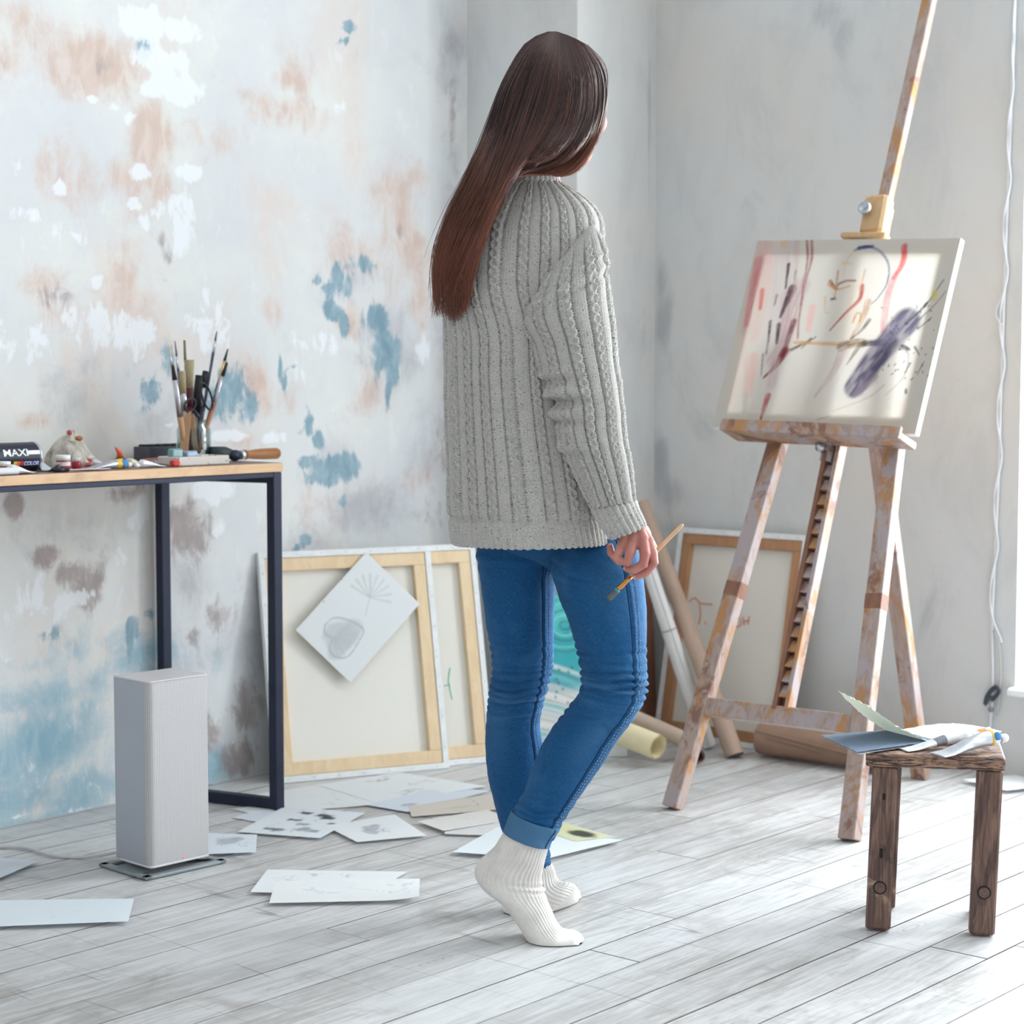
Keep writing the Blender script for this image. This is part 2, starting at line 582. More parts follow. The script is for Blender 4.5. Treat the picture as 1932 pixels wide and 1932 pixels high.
# corner pier between left and right wall
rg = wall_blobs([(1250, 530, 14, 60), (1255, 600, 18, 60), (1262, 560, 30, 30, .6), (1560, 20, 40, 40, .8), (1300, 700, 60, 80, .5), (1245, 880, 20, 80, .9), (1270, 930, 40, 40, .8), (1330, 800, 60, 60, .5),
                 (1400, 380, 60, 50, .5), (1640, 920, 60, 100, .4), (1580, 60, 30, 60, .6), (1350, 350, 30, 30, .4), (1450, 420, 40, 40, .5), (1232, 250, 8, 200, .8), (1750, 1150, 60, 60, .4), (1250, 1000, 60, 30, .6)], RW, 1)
pts = [(4.13, YL + .02), (4.13, 3.345), (4.60, 3.42), (4.60, YL + .02)]


def strip_wall(name, a, b, mat, z0=0, z1=CEIL, n=24, m=60, field=None):
    a, b = np.array(a, float), np.array(b, float)
    s = np.linspace(0, 1, n)
    zz = np.linspace(z0, z1, m)
    g, h = np.meshgrid(zz, s, indexing='ij')
    xy = a[None] + (b - a)[None] * h.ravel()[:, None]
    VV = np.concatenate([xy, g.ravel()[:, None]], 1)
    return VV, grid_faces(n, m)


G1 = strip_wall('', pts[0], pts[1], PG)
G2 = strip_wall('', pts[1], pts[2], PG)
Vp = np.concatenate([G1[0], G2[0]])
Fp = np.concatenate([G1[1], G2[1] + len(G1[0])])
pb = [(865, 100, 12, 200, .9), (870, 330, 12, 120, .8), (885, 600, 20, 300, .5), (960, 900, 60, 200, .5), (1080, 100, 12, 300, .25), (1225, 250, 10, 220, .8), (1215, 600, 12, 120, .5), (1180, 300, 14, 30, .3)]  # leftmost tall bands put the corner shadow into the plaster colour
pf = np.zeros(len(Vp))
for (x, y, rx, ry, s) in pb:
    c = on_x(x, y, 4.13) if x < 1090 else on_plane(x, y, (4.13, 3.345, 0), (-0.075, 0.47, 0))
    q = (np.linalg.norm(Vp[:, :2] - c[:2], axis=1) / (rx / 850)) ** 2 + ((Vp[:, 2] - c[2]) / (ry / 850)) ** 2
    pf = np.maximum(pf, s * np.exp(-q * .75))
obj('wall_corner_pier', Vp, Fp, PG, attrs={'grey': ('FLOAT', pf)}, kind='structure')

# right wall with two tall window openings (built from solid panels round the openings)
W1, W2 = (1.05, 2.262), (-0.95, 0.25)
ZS, ZT = 0.225, 2.75
rwV, rwF = [], []


def rpan(y0, y1, z0, z1):
    ny, nz = max(2, int((y1 - y0) / 0.03)), max(2, int((z1 - z0) / 0.03))
    yy, zz = np.linspace(y1, y0, ny), np.linspace(z0, z1, nz)
    g, h = np.meshgrid(zz, yy, indexing='ij')
    b = sum(len(v) for v in rwV)
    rwV.append(np.stack([np.full(g.size, XR), h.ravel(), g.ravel()], 1))
    rwF.append(grid_faces(ny, nz) + b)


rpan(W1[1], 3.43, 0, CEIL)
rpan(W2[1], W1[0], 0, CEIL)
rpan(-2.5, W2[0], 0, CEIL)
for W in (W1, W2):
    rpan(W[0], W[1], 0, ZS)
    rpan(W[0], W[1], ZT, CEIL)
rv = np.concatenate(rwV)
rfld = blob_field(rv[:, 1:], rg)
# reveals (wall thickness) of the openings
rf = np.concatenate(rwF)
extra = []
ev = []
for W in (W1, W2):
    c = [(W[0], ZS), (W[1], ZS), (W[1], ZT), (W[0], ZT)]
    for i in range(4):
        a, b = c[i], c[(i + 1) % 4]
        k = len(rv) + len(ev)
        ev += [(XR, a[0], a[1]), (XR, b[0], b[1]), (XR + .3, b[0], b[1]), (XR + .3, a[0], a[1])]
        extra.append((k + 3, k + 2, k + 1, k))
rv = np.concatenate([rv, np.array(ev)])
rf = np.concatenate([rf, np.array(extra)])
rfld = np.concatenate([rfld, np.zeros(len(ev))])
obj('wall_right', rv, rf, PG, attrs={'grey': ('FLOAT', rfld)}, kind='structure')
white_paint = plain('white_window_paint', (240, 243, 245), 0.4, var=0.03)
Mg = Mat('window_glass')
gl = Mg.n('BsdfGlossy', {'Color': (1, 1, 1, 1), 'Roughness': 0.02}).outputs[0]
tr = Mg.n('BsdfTransparent', {'Color': (0.97, 0.99, 1, 1)}).outputs[0]
glass_pane = Mg.done(Mg.n('MixShader', {0: 0.06, 1: tr, 2: gl}).outputs[0])
for i, W in enumerate((W1, W2)):
    wd = thing('window_%d' % (i + 1), (XR + .12, (W[0] + W[1]) / 2, ZS), None, None, kind='structure')
    xw = XR + .14
    g = Geo()
    for y in (W[0] + .03, W[1] - .03, (W[0] + W[1]) / 2):
        g.beam((xw, y, ZS), (xw, y, ZT), .06, .05, up=(1, 0, 0))
    for z in (ZS + .036, ZT - .032, 1.9):
        g.beam((xw, W[0] + .002, z), (xw, W[1] - .002, z), .043, .058)
    g.make('window_frame', white_paint, wd)
    Geo().beam((XR + .055, W[0] - .01, ZS - .006), (XR + .055, W[1] + .008, ZS - .006), .18, .020, ch=.004).make('window_sill', white_paint, wd)
    ym = (W[0] + W[1]) / 2
    for (ya, yb) in ((W[0] + .06, ym - .03), (ym + .03, W[1] - .06)):
        for (za, zb) in ((ZS + .06, 1.87), (1.93, ZT - .06)):
            Geo().beam((xw, (ya + yb) / 2, za), (xw, (ya + yb) / 2, zb), yb - ya, .004, up=(1, 0, 0), ch=.0005).make('pane', glass_pane, wd)
obj('ceiling', *beam((1.5, 0.6, CEIL + .02), (1.501, 0.6, CEIL + .02), 6.3, .04), plain('ceiling_paint', (232, 232, 230), 0.9)) if False else None
gc = Geo()
gc.add([(-1.5, -2.5, CEIL), (4.7, -2.5, CEIL), (4.7, YL + .05, CEIL), (-1.5, YL + .05, CEIL)], [(3, 2, 1, 0)])
gc.make('ceiling', plain('ceiling_paint', (230, 231, 230), 0.9, scale=3), kind='structure')

# ------------------------------------------------------------------ floor of whitewashed boards


def floor_mat():
    M = Mat('whitewashed_boards')
    oi = M.n('ObjectInfo')
    rnd = oi.outputs['Random']
    tc = M.n('TexCoord').outputs['Object']
    off = M.n('CombineXYZ', {0: M.math('MULTIPLY', rnd, 37.0), 1: M.math('MULTIPLY', rnd, 91.0)}).outputs[0]
    v = M.n('VectorMath', {0: tc, 1: off}, operation='ADD').outputs[0]
    st = M.n('Mapping', {0: v, 3: (1.2, 14, 1)}).outputs[0]
    fine = M.n('Mapping', {0: v, 3: (5, 90, 1)}).outputs[0]
    wob = M.noise(v, 3.0, 3)
    grain = M.noise(st, 3.2, 8, 0.65, 1.6)
    grain2 = M.noise(fine, 2.0, 5, 0.6, 0.8)
    # room-scale wear
    geo = M.n('NewGeometry').outputs['Position']
    big = M.noise(geo, 1.5, 6, 0.62)
    mid = M.noise(geo, 7, 7, 0.68, 0.6)
    base = M.mix(M.ramp(M.math('ADD', grain, M.math('MULTIPLY', M.math('SUBTRACT', rnd, 0.5), 0.12)), 0.33, 0.68), lin((174, 171, 168)), lin((214, 214, 214)))
    base = M.mix(M.math('MULTIPLY', M.ramp(grain2, 0.52, 0.75), 0.5), base, lin((152, 150, 149)))
    base = M.mix(M.math('MULTIPLY', M.ramp(mid, 0.50, 0.74), 0.6), base, lin((150, 141, 135)))
    base = M.mix(M.math('MULTIPLY', M.ramp(big, 0.38, 0.66), 0.45), base, lin((222, 225, 227)))
    # scratches: thin dark lines from stretched, rotated noise
    for k, (ang, sc2, th) in enumerate(((0.5, 1.3, 0.004), (2.2, 1.0, 0.0035), (1.35, 0.8, 0.003), (2.8, 1.7, .0035))):
        m = M.n('Mapping', {0: geo, 1: (k * 3.1, k * 1.7, 0), 2: (0, 0, ang), 3: (1.0, 0.05, 1)}).outputs[0]
        q = M.noise(m, 4.0 * sc2, 2, 0.4, 0.2)
        ln = M.math('SUBTRACT', 1.0, M.ramp(M.math('ABSOLUTE', M.math('SUBTRACT', q, 0.5)), 0.0, th))
        msk = M.ramp(M.noise(geo, 2.3 + k, 3), 0.48, 0.66)
        base = M.mix(M.math('MULTIPLY', M.math('MULTIPLY', ln, msk), 0.55), base, lin((96, 96, 100)))
    # knots
    vo = M.n('TexVoronoi', {'Vector': M.n('Mapping', {0: v, 3: (1.6, 5.2, 1)}).outputs[0], 'Scale': 1.3}, feature='F1')
    dk = vo.outputs['Distance']
    rings = M.math('SINE', M.math('MULTIPLY', M.math('ADD', dk, M.math('MULTIPLY', wob, 0.08)), 160.0))
    km = M.math('SUBTRACT', 1.0, M.ramp(dk, 0.03, 0.16))
    base = M.mix(M.math('MULTIPLY', M.math('MULTIPLY', km, M.ramp(rings, -0.2, 0.9)), 0.35), base, lin((128, 122, 118)))
    base = M.mix(M.math('MULTIPLY', M.math('SUBTRACT', 1.0, M.ramp(dk, 0.012, 0.035)), 0.55), base, lin((120, 112, 106)))
    rough = M.n('MapRange', {0: mid, 1: 0.3, 2: 0.8, 3: 0.33, 4: 0.6}).outputs[0]
    h = M.math('ADD', grain, M.math('MULTIPLY', grain2, 0.4))
    return M.done(M.bsdf(base, rough, spec=0.45, normal=M.bump(h, 0.12, 0.003)))


FM = floor_mat()
EDGE = plain('shaded_board_edge', (104, 97, 94), .9, var=.3, scale=60)  # plank sides and chamfers darkened, putting the gaps' shade into their colour
fl = Geo()
fl.add([(-1.5, -2.5, -.012), (4.9, -2.5, -.012), (4.9, YL + .05, -.012), (-1.5, YL + .05, -.012)], [(0, 1, 2, 3)])
floor = fl.make('floor', plain('gap_shade', (46, 38, 36), 0.9), kind='structure')  # dark base under the boards, shade of the gaps put into its colour
floor.location.z = -.012
PWD = 0.1132
r2 = random.Random(5)
y = 1.802 - PWD * 21
while y < YL:
    y1 = min(y + PWD, YL + .01)
    # end joints
    if y < 0.2:
        joints = [-1.5, 1.4, 4.6]
    else:
        j = -1.5 + r2.uniform(1.2, 2.6)
        joints = [-1.5]
        while j < 4.0:
            joints.append(j)
            j += r2.uniform(2.2, 3.6)
        joints.append(4.6)
    gw = r2.uniform(0.0008, 0.0024)
    for a, b in zip(joints[:-1], joints[1:]):
        dz = r2.uniform(-0.0006, 0.0002)
        c = r2.choice((0.0002, 0.0003, 0.0005, 0.0008))
        g = gw / 2
        x0, x1, ya, yb = a + .0008, b - .0008, y + g, y1 - g
        Vq = []
        for (ins, z) in ((0, -.012), (0, -c + dz), (c, dz)):
            Vq += [(x0 + ins, ya + ins, z), (x1 - ins, ya + ins, z), (x1 - ins, yb - ins, z), (x0 + ins, yb - ins, z)]
        Fq = [(8, 9, 10, 11)]
        for lv in (0, 4):
            for k in range(4):
                q = (k + 1) % 4
                Fq.append((lv + k, lv + q, lv + 4 + q, lv + 4 + k))
        pk = obj('plank', Vq, Fq, FM, floor, loc=((x0 + x1) / 2, (ya + yb) / 2, 0))
        pk.data.materials.append(EDGE)
        for p_ in pk.data.polygons:
            if p_.index:
                p_.material_index = 1
    y = y1

# ================================================================== shared materials


def wood(name, cols, scale=(40, 40, 3), rough=0.6, streak=0.5, dark=None, darkamt=0.0):
    M = Mat(name)
    v = M.coord('Object', scale)
    n1 = M.noise(v, 1.0, 7, 0.65, 1.2)
    n2 = M.noise(M.coord('Object'), 14, 6, 0.65, 0.5)
    col = M.mix(M.ramp(n1, 0.3, 0.7), lin(cols[0]), lin(cols[1]))
    if len(cols) > 2:
        col = M.mix(M.math('MULTIPLY', M.ramp(n2, 0.5, 0.7), streak), col, lin(cols[2]))
    if dark is not None:
        col = M.mix(M.math('MULTIPLY', M.ramp(M.noise(M.coord('Object'), 5, 5, .6), 0.5, 0.7), darkamt), col, lin(dark))
    return M.done(M.bsdf(col, rough, spec=0.35, normal=M.bump(n1, 0.15, 0.002)))


def painted_wood(name):
    """bare easel wood smeared with old paint: lavender grey, orange and brown patches"""
    M = Mat(name)
    o = M.coord('Object')
    v = M.coord('Object', (55, 55, 4))
    g = M.noise(v, 1.0, 6, 0.6, 1.0)
    a = M.noise(M.coord('Object', (1, 1, .55)), 8, 7, 0.66, 0.8)
    b = M.noise(M.coord('Object', (1, 1, .5), (0, 0, 1.0)), 13, 7, 0.7, 0.6)
    c = M.noise(M.coord('Object', (1, 1, .6), (1.0, 0, 0.4)), 10, 6, 0.7, 0.8)
    col = M.mix(M.ramp(g, .3, .7), lin((158, 134, 122)), lin((182, 162, 154)))
    col = M.mix(M.ramp(a, .48, .58), col, lin((180, 132, 86)))
    col = M.mix(M.math('MULTIPLY', M.ramp(b, .5, .58), .9), col, lin((174, 162, 164)))
    col = M.mix(M.math('MULTIPLY', M.ramp(c, .54, .62), .85), col, lin((128, 90, 74)))
    return M.done(M.bsdf(col, 0.55, spec=0.4, normal=M.bump(M.math('ADD', b, M.math('MULTIPLY', g, .5)), 0.25, 0.002)))


EW = painted_wood('paint_smeared_wood')
EWB = wood('brown_stained_wood', [(128, 88, 70), (150, 108, 88), (110, 76, 64)])
EWT = wood('tan_clamp_wood', [(198, 158, 112), (210, 176, 134), (184, 168, 158)])
steel = plain('zinc_steel', (190, 196, 202), 0.28, 0.9, var=.08)
black_plastic = plain('black_plastic', (28, 30, 36), 0.4)

# ================================================================== EASEL
KT = 0.38
X0E = 3.673
tau = math.atan(KT)
eu = np.array([math.sin(tau), 0, math.cos(tau)])        # up along the easel
en = np.array([-math.cos(tau), 0, math.sin(tau)])       # towards the painter
ep0 = np.array([X0E, 2.445, 0.0])
on_e = lambda x, y, off=0.0: on_plane(x, y, ep0 + en * off, en)
easel = thing('easel', (3.9, 2.44, 0), 'tall wooden studio easel smeared with old paint, standing behind the dark stool', 'easel')
LW_, LT_ = 0.042, 0.034


def easel_bar(name, p, q, wd, th, mat, ext0=0, ext1=0, off=0.0, parent=None, **kw):
    a, b = on_e(*p, off), on_e(*q, off)
    t = nrm(b - a)
    a, b = a - t * ext0, b + t * ext1
    a, b = a - en * th / 2, b - en * th / 2
    return Geo().beam(a, b, wd, th, up=en, ch=.002).make(name, mat, parent or easel, **kw), a, b


# feet are cut so that they end on the floor
def leg_floor(p, q, top_ext):
    a, b = on_e(*p), on_e(*q)
    t = nrm(b - a)
    a = a - t * (a[2] / t[2]) + t * 0.004
    return a, b + t * top_ext


for (p, q) in (((1259, 1533), (1459.5, 838)), ((1595, 1588), (1680, 846))):
    a, b = leg_floor(p, q, 0.26)
    o = Geo().beam(a - en * LT_ / 2 + UP * .006, b - en * LT_ / 2, LW_, LT_, up=en, ch=.002).make('leg', EW, easel)
    t = nrm(b - a)
    # brown painted band on the shin of each leg
    s = 0.40
    c = a + t * 0.53
    Geo().beam(c - en * (LT_ / 2 - .0006), c - en * (LT_ / 2 - .0006) + t * .038, LW_ + .0012, LT_ + .0012, up=en, ch=.001).make('paint_band', EWB, o, label='brown painted band')
easel_bar('crossbar', (1326, 1331), (1612, 1366), .043, .030, EW, ext0=.012, ext1=.012, off=-.003)
# ratchet rail between the legs, with its teeth
ra, rb = on_e(1470, 1338), on_e(1570, 838)
rt = nrm(rb - ra)
rb = rb + rt * 0.62
side = nrm(np.cross(rt, en))
for s in (-1, 1):
    Geo().beam(ra + side * s * .0165 - en * .017, rb + side * s * .0165 - en * .017, .011, .034, up=en).make('rail_strip', EW if (side @ _R) * s > 0 else EWB, easel)  # right strip takes the paler wood, painting in its window-lit side
Geo().beam(ra - en * .028, rb - en * .028, .022, .012, up=en).make('rail_back', EWB, easel)
for k in range(16):
    c = ra + rt * (0.03 + k * .036)
    Vt = []
    for s in (-1, 1):
        for (l, h) in ((0, -.022), (.03, -.022), (.03, -.016), (0, -.002)):
            Vt.append(c + side * s * .0105 + rt * l + en * h)
    obj('ratchet_tooth', Vt, [(0, 1, 2, 3)[::-1], (4, 5, 6, 7), (0, 1, 5, 4), (1, 2, 6, 5), (2, 3, 7, 6), (3, 0, 4, 7)], EW, easel)
# mast that goes up out of sight
ma, mb = on_e(1655, 415), on_e(1747, 0)
mt = nrm(mb - ma)
ma = ma - mt * 0.62
mb = mb + mt * .18
Geo().beam(ma - en * .016, mb - en * .016, .031, .026, up=en, ch=.002).make('mast', EW, easel)
# rear leg
zt = 1.06
Geo().beam((4.385, 2.42, 0.004), (X0E + KT * zt + .045, 2.435, zt), .042, .032, up=(-1, 0, -.3), ch=.002).make('rear_leg', EW, easel)
# tray
tl, trr = on_e(1386, 822, .012), on_e(1722, 838, .012)
tdir = nrm(trr - tl)
g = Geo()
g.beam(tl + en * .02, trr + en * .02, .075, .018, up=eu, ch=.002)
tray = g.make('tray', EW, easel)
lip = nrm(np.cross(tdir, en))
Geo().beam(tl + en * .062 + eu * .006, trr + en * .062 + eu * .006, .013, .03, up=eu, ch=.002).make('tray_lip', EW, tray)
cl = on_e(1552, 846, .0)
Geo().add(*lathe(cl + en * .002, [(.004, 0), (.012, .001), (.013, .012), (.006, .016), (.006, .024)], 14, en)).make('tray_bolt', steel, easel, smooth=True)
Geo().beam(cl - eu * .004 - en * .002, cl + eu * .03 - en * .002, .028, .012, up=en).make('tray_bracket', steel, easel)
# upper clamp: block, knob, lip
ca, cb = on_e(1644, 440, .012), on_e(1656, 370, .012)
ct = nrm(cb - ca)
clamp = Geo().beam(ca - en * .012, cb - en * .012, .062, .046, up=en, ch=.007).make('clamp_block', EWT, easel)
la, lb = on_e(1586, 443, .03), on_e(1670, 443, .03)
Geo().beam(la - en * .012, lb - en * .012, .030, .014, up=eu, ch=.003).make('clamp_lip', EWT, clamp)
kc = on_e(1638, 398, .024)
Geo().add(*lathe(kc - en * .012, [(.005, 0), (.005, .02), (.014, .021), (.0165, .024), (.0165, .034), (.012, .037), (.010, .034), (.0005, .033)], 18, en)).make('clamp_knob', steel, clamp, smooth=True)

# ================================================================== painting helpers


class Img:
    def __init__(self, nx, ny, base):
        self.a = np.ones((ny, nx, 3)) * np.array(lin(base))
        self.nx, self.ny = nx, ny
        u, v = np.meshgrid(np.linspace(0, 1, nx), np.linspace(0, 1, ny))
        self.u, self.v = u, v
        self.asp = 1.0

    def stroke(self, pts, w0, col, alpha=1.0, w1=None, streak=0.0, soft=0.35, seed=0):
        """pts in uv, widths in u units"""
        P = spline(np.array(pts, float), max(8, 6 * len(pts))) if len(pts) > 2 else np.linspace(pts[0], pts[1], 8)
        w1 = w0 if w1 is None else w1
        W = np.linspace(w0, w1, len(P))
        A = self.asp
        best = np.full(self.u.shape, 1e9)
        along = np.zeros(self.u.shape)
        across = np.zeros(self.u.shape)
        for i in range(len(P) - 1):
            a, b = P[i], P[i + 1]
            d = np.array([(b[0] - a[0]), (b[1] - a[1]) * A])
            L2 = d @ d + 1e-12
            x, y = self.u - a[0], (self.v - a[1]) * A
            t = np.clip((x * d[0] + y * d[1]) / L2, 0, 1)
            dx, dy = x - t * d[0], y - t * d[1]
            q = np.sqrt(dx * dx + dy * dy) / ((W[i] * (1 - t) + W[i + 1] * t) / 2 + 1e-9)
            m = q < best
            best = np.where(m, q, best)
            along = np.where(m, i + t, along)
            across = np.where(m, (dx * d[1] - dy * d[0]) / math.sqrt(L2), across)
        k = 1 - sstep(best, 1 - soft, 1 + soft)
        if streak:
            s = 0.5 + 0.5 * fbm(across / (w0 + 1e-9) * 7 + seed * 3.7, along * 0.25 + seed, seed, 3)
            k = k * (1 - streak * sstep(s, 0.35, 0.75))
        k = (k * alpha)[..., None]
        self.a = self.a * (1 - k) + np.array(lin(col)) * k

    def blotch(self, c, rx, ry, col, alpha=1.0, rough=1.0, seed=0, freq=12):
        x, y = (self.u - c[0]) / rx, (self.v - c[1]) / ry
        q = np.sqrt(x * x + y * y) + rough * 0.6 * fbm(self.u * freq, self.v * freq * self.asp, seed, 3)
        k = ((1 - sstep(q, 0.6, 1.05)) * alpha)[..., None]
        self.a = self.a * (1 - k) + np.array(lin(col)) * k


def color_mat(name, rough=0.7, transl=0.0, weave=0.0, spec=.25):
    M = Mat(name)
    c = M.attr('Col', 'Color')
    nm = None
    if weave:
        nm = M.bump(M.noise(M.coord('Object'), 900, 2, .6), weave, 0.001)
    sh = M.bsdf(c, rough, spec=spec, normal=nm)
    if transl:
        t = M.n('BsdfTranslucent', {'Color': c}).outputs[0]
        sh = M.n('MixShader', {0: transl, 1: sh, 2: t}).outputs[0]
    return M.done(sh)


CANVAS_PAINT = color_mat('painted_linen', 0.75, 0.27, 0.25)
PAPER = color_mat('drawing_paper', 0.75, 0.12, 0.0)
PAINTED = color_mat('painted_board', 0.6, 0, 0.15)


def sheet(name, BL, BR, TR, TL, img, mat, parent=None, lift=None, **kw):
    BL, BR, TR, TL = [np.asarray(p, float) for p in (BL, BR, TR, TL)]
    u, v = img.u.ravel()[:, None], img.v.ravel()[:, None]
    V = (BL * (1 - u) + BR * u) * (1 - v) + (TL * (1 - u) + TR * u) * v
    if lift is not None:
        V = V + lift(u.ravel(), v.ravel())
    return obj(name, V, grid_faces(img.nx, img.ny), mat, parent, smooth=True, attrs={'Col': ('FLOAT_COLOR', img.a.reshape(-1, 3))}, **kw)


# ================================================================== the painting on the easel
PO = 0.034                                   # front of the canvas ahead of the easel legs
pc = [on_e(x, y, PO) for (x, y) in ((1343, 806), (1727, 819), (1813, 449), (1429, 454))]
im = Img(230, 200, (218, 212, 202))
im.asp = np.linalg.norm(pc[3] - pc[0]) / np.linalg.norm(pc[1] - pc[0])
QZ = np.array([(135, 1435), (1375, 1475), (1655, 280), (415, 305)], float)


def uvz(x, y):
    """bilinear inverse from the measured picture of the painting"""
    u, v = 0.5, 0.5
    for _ in range(12):
        p = (QZ[0] * (1 - u) + QZ[1] * u) * (1 - v) + (QZ[3] * (1 - u) + QZ[2] * u) * v
        du = (QZ[1] - QZ[0]) * (1 - v) + (QZ[2] - QZ[3]) * v
        dv = (QZ[3] - QZ[0]) * (1 - u) + (QZ[2] - QZ[1]) * u
        s = np.linalg.solve(np.stack([du, dv], 1), np.array([x, y]) - p)
        u, v = u + s[0], v + s[1]
    return (u, v)


def st(pts, wpx, col, alpha=1.0, w1=None, streak=0.4, soft=.35, seed=0):
    im.stroke([uvz(*p) for p in pts], wpx * 1.25 / 1240, col, alpha, None if w1 is None else w1 * 1.25 / 1240, streak, soft, seed)


for x_, y0_, y1_, w_, c_ in ((560, 340, 1000, 50, (214, 196, 196)), (640, 320, 960, 70, (206, 184, 186)), (500, 420, 1120, 40, (226, 206, 200)), (600, 650, 1180, 60, (198, 172, 176)), (330, 900, 1300, 60, (228, 206, 198)), (1040, 560, 900, 60, (222, 204, 184)), (960, 1000, 1200, 60, (214, 204, 198)), (1160, 1000, 1240, 50, (206, 200, 202))):
    st([(x_, y0_), (x_ - 30, (y0_ + y1_) / 2), (x_ - 80, y1_)], w_, c_, .6, w_ * .7, .7, .5, int(x_))
PK, RD, BK, PU, OR, OL = (214, 130, 130), (196, 62, 62), (42, 36, 44), (92, 84, 108), (206, 150, 86), (92, 78, 50)
st([(440, 320), (400, 560), (345, 850)], 90, (225, 175, 172), .55, 50, .5, .6, 1)
st([(425, 430), (395, 580), (350, 820)], 45, PK, .8, 25, .4, .5, 2)
st([(490, 330), (470, 620), (400, 900)], 60, (228, 190, 182), .5, 40, .5, .6, 3)
st([(450, 610), (438, 720)], 24, (214, 84, 84), .75, 18, .2, .5, 4)
st([(620, 450), (600, 600)], 18, BK, .9, 6, .2, .3, 5)
st([(665, 490), (655, 560)], 12, (70, 90, 92), .7, 5, .3, .4, 6)
st([(645, 600), (600, 700), (570, 770)], 44, (62, 38, 54), .95, 14, .35, .3, 7)
st([(545, 640), (530, 700)], 14, (80, 82, 86), .7, 6)
st([(505, 800), (495, 900), (480, 1000)], 16, BK, .85, 5)
st([(560, 820), (548, 930)], 24, (40, 52, 62), .95, 14)
st([(735, 300), (740, 420), (715, 560), (700, 700)], 14, (150, 60, 66), .8, 6)
st([(765, 300), (765, 420), (725, 560), (690, 760), (680, 900)], 16, (160, 70, 74), .75, 10)
st([(680, 300), (660, 600)], 26, (206, 178, 178), .5, 16, .6, .5)
st([(700, 580), (640, 760), (590, 930), (520, 1030)], 80, (188, 150, 152), .55, 60, .65, .5, 8)
st([(655, 800), (620, 900), (590, 1000)], 30, (112, 42, 50), .85, 20, .4)
st([(600, 980), (540, 1070), (465, 1140)], 44, (126, 34, 44), .95, 8, .3)
st([(640, 970), (780, 900), (790, 890)], 16, (96, 60, 40), .85, 5)
st([(760, 905), (700, 965)], 16, (70, 84, 52), .7, 5)
st([(660, 925), (800, 930), (960, 935), (1090, 925)], 14, (208, 156, 96), .85, 20)
st([(770, 715), (745, 850)], 34, (238, 178, 172), .7, 26, .4)
st([(390, 1030), (365, 1230)], 70, (226, 178, 168), .65, 50, .5, .5)
st([(460, 1000), (450, 1130)], 14, (90, 74, 84), .6, 5)
st([(540, 1050), (500, 1200)], 60, (214, 190, 190), .5, 40, .7)
st([(495, 1250), (475, 1310), (450, 1390)], 32, (170, 60, 70), .85, 12, .4)
st([(350, 1240), (345, 1340)], 30, (198, 190, 184), .7, 24)
st([(1035, 360), (1110, 335), (1190, 370), (1235, 450), (1225, 560), (1170, 650), (1130, 690)], 14, (96, 108, 140), .85, 5)
st([(1060, 345), (1140, 335)], 20, (46, 58, 116), .9, 16)
st([(1040, 360), (985, 420), (960, 520)], 8, (214, 184, 148), .7, 5)
st([(960, 440), (1010, 440)], 18, (222, 190, 150), .7, 10)
st([(880, 550), (920, 600), (930, 570), (985, 548), (1035, 548)], 16, (134, 72, 42), .85, 10, .5)
st([(870, 570), (925, 600), (1000, 580)], 14, (206, 144, 84), .8, 8)
st([(930, 490), (910, 640), (905, 660)], 10, (190, 130, 84), .75, 8)
st([(890, 660), (915, 660)], 12, BK, .8, 8)
st([(850, 650), (850, 740), (870, 740)], 12, (222, 180, 140), .7, 6)
st([(1075, 580), (1060, 660), (980, 740), (880, 850)], 22, (182, 74, 52), .9, 8, .3)
st([(1095, 480), (1060, 620)], 10, (210, 160, 120), .7, 5)
st([(1110, 680), (1080, 770), (1010, 900)], 34, (190, 140, 96), .7, 20, .6)
st([(1020, 800), (1040, 750), (1065, 750), (1060, 800)], 12, (206, 150, 78), .85, 8)
st([(1115, 790), (1070, 850), (1010, 900)], 20, (84, 72, 66), .8, 8, .5)
st([(1330, 335), (1320, 430), (1265, 530)], 30, (214, 70, 74), .9, 20, .3)
st([(1265, 530), (1225, 650), (1200, 850)], 34, (206, 150, 152), .8, 30, .5)
st([(950, 950), (1030, 925), (1080, 930)], 46, (106, 92, 70), .85, 36, .55)
st([(1080, 930), (1200, 925)], 26, (74, 66, 64), .95, 34)
st([(1060, 940), (980, 1060)], 26, (128, 112, 98), .75, 6, .5)
st([(960, 970), (900, 1100), (790, 1250)], 50, (188, 166, 158), .65, 14, .6)
st([(1330, 800), (1250, 900), (1150, 1020), (1030, 1190)], 130, PU, .96, 100, .38, .22, 11)
st([(1300, 790), (1180, 960)], 60, (120, 116, 134), .6, 40, .6)
st([(1250, 930), (1100, 1130)], 60, (64, 62, 92), .6, 50, .5)
st([(1130, 1140), (1020, 1250)], 60, (136, 122, 132), .8, 20, .6)
st([(1330, 810), (1450, 690), (1550, 540)], 14, (66, 70, 78), .85, 5, .4)
st([(1370, 820), (1500, 690), (1560, 610)], 12, (92, 100, 104), .7, 5, .5)
st([(1400, 840), (1480, 770)], 10, (60, 70, 76), .7, 4)
st([(1440, 700), (1455, 680)], 16, BK, .9, 10)
st([(1500, 615), (1495, 655)], 26, (216, 208, 120), .8, 22, .2)
st([(1310, 950), (1350, 965)], 26, (44, 44, 54), .9, 10)
st([(1380, 950), (1405, 1000)], 12, (70, 76, 86), .8, 5)
st([(1350, 1050), (1320, 1110)], 12, (56, 60, 76), .8, 6)
st([(1430, 1040), (1390, 1120)], 7, (80, 84, 90), .7, 4)
st([(1200, 1180), (1100, 1260), (890, 1340)], 12, (196, 178, 172), .7, 5)
st([(1280, 960), (1340, 980), (1320, 1120), (1210, 1240)], 12, (170, 160, 160), .6, 6)
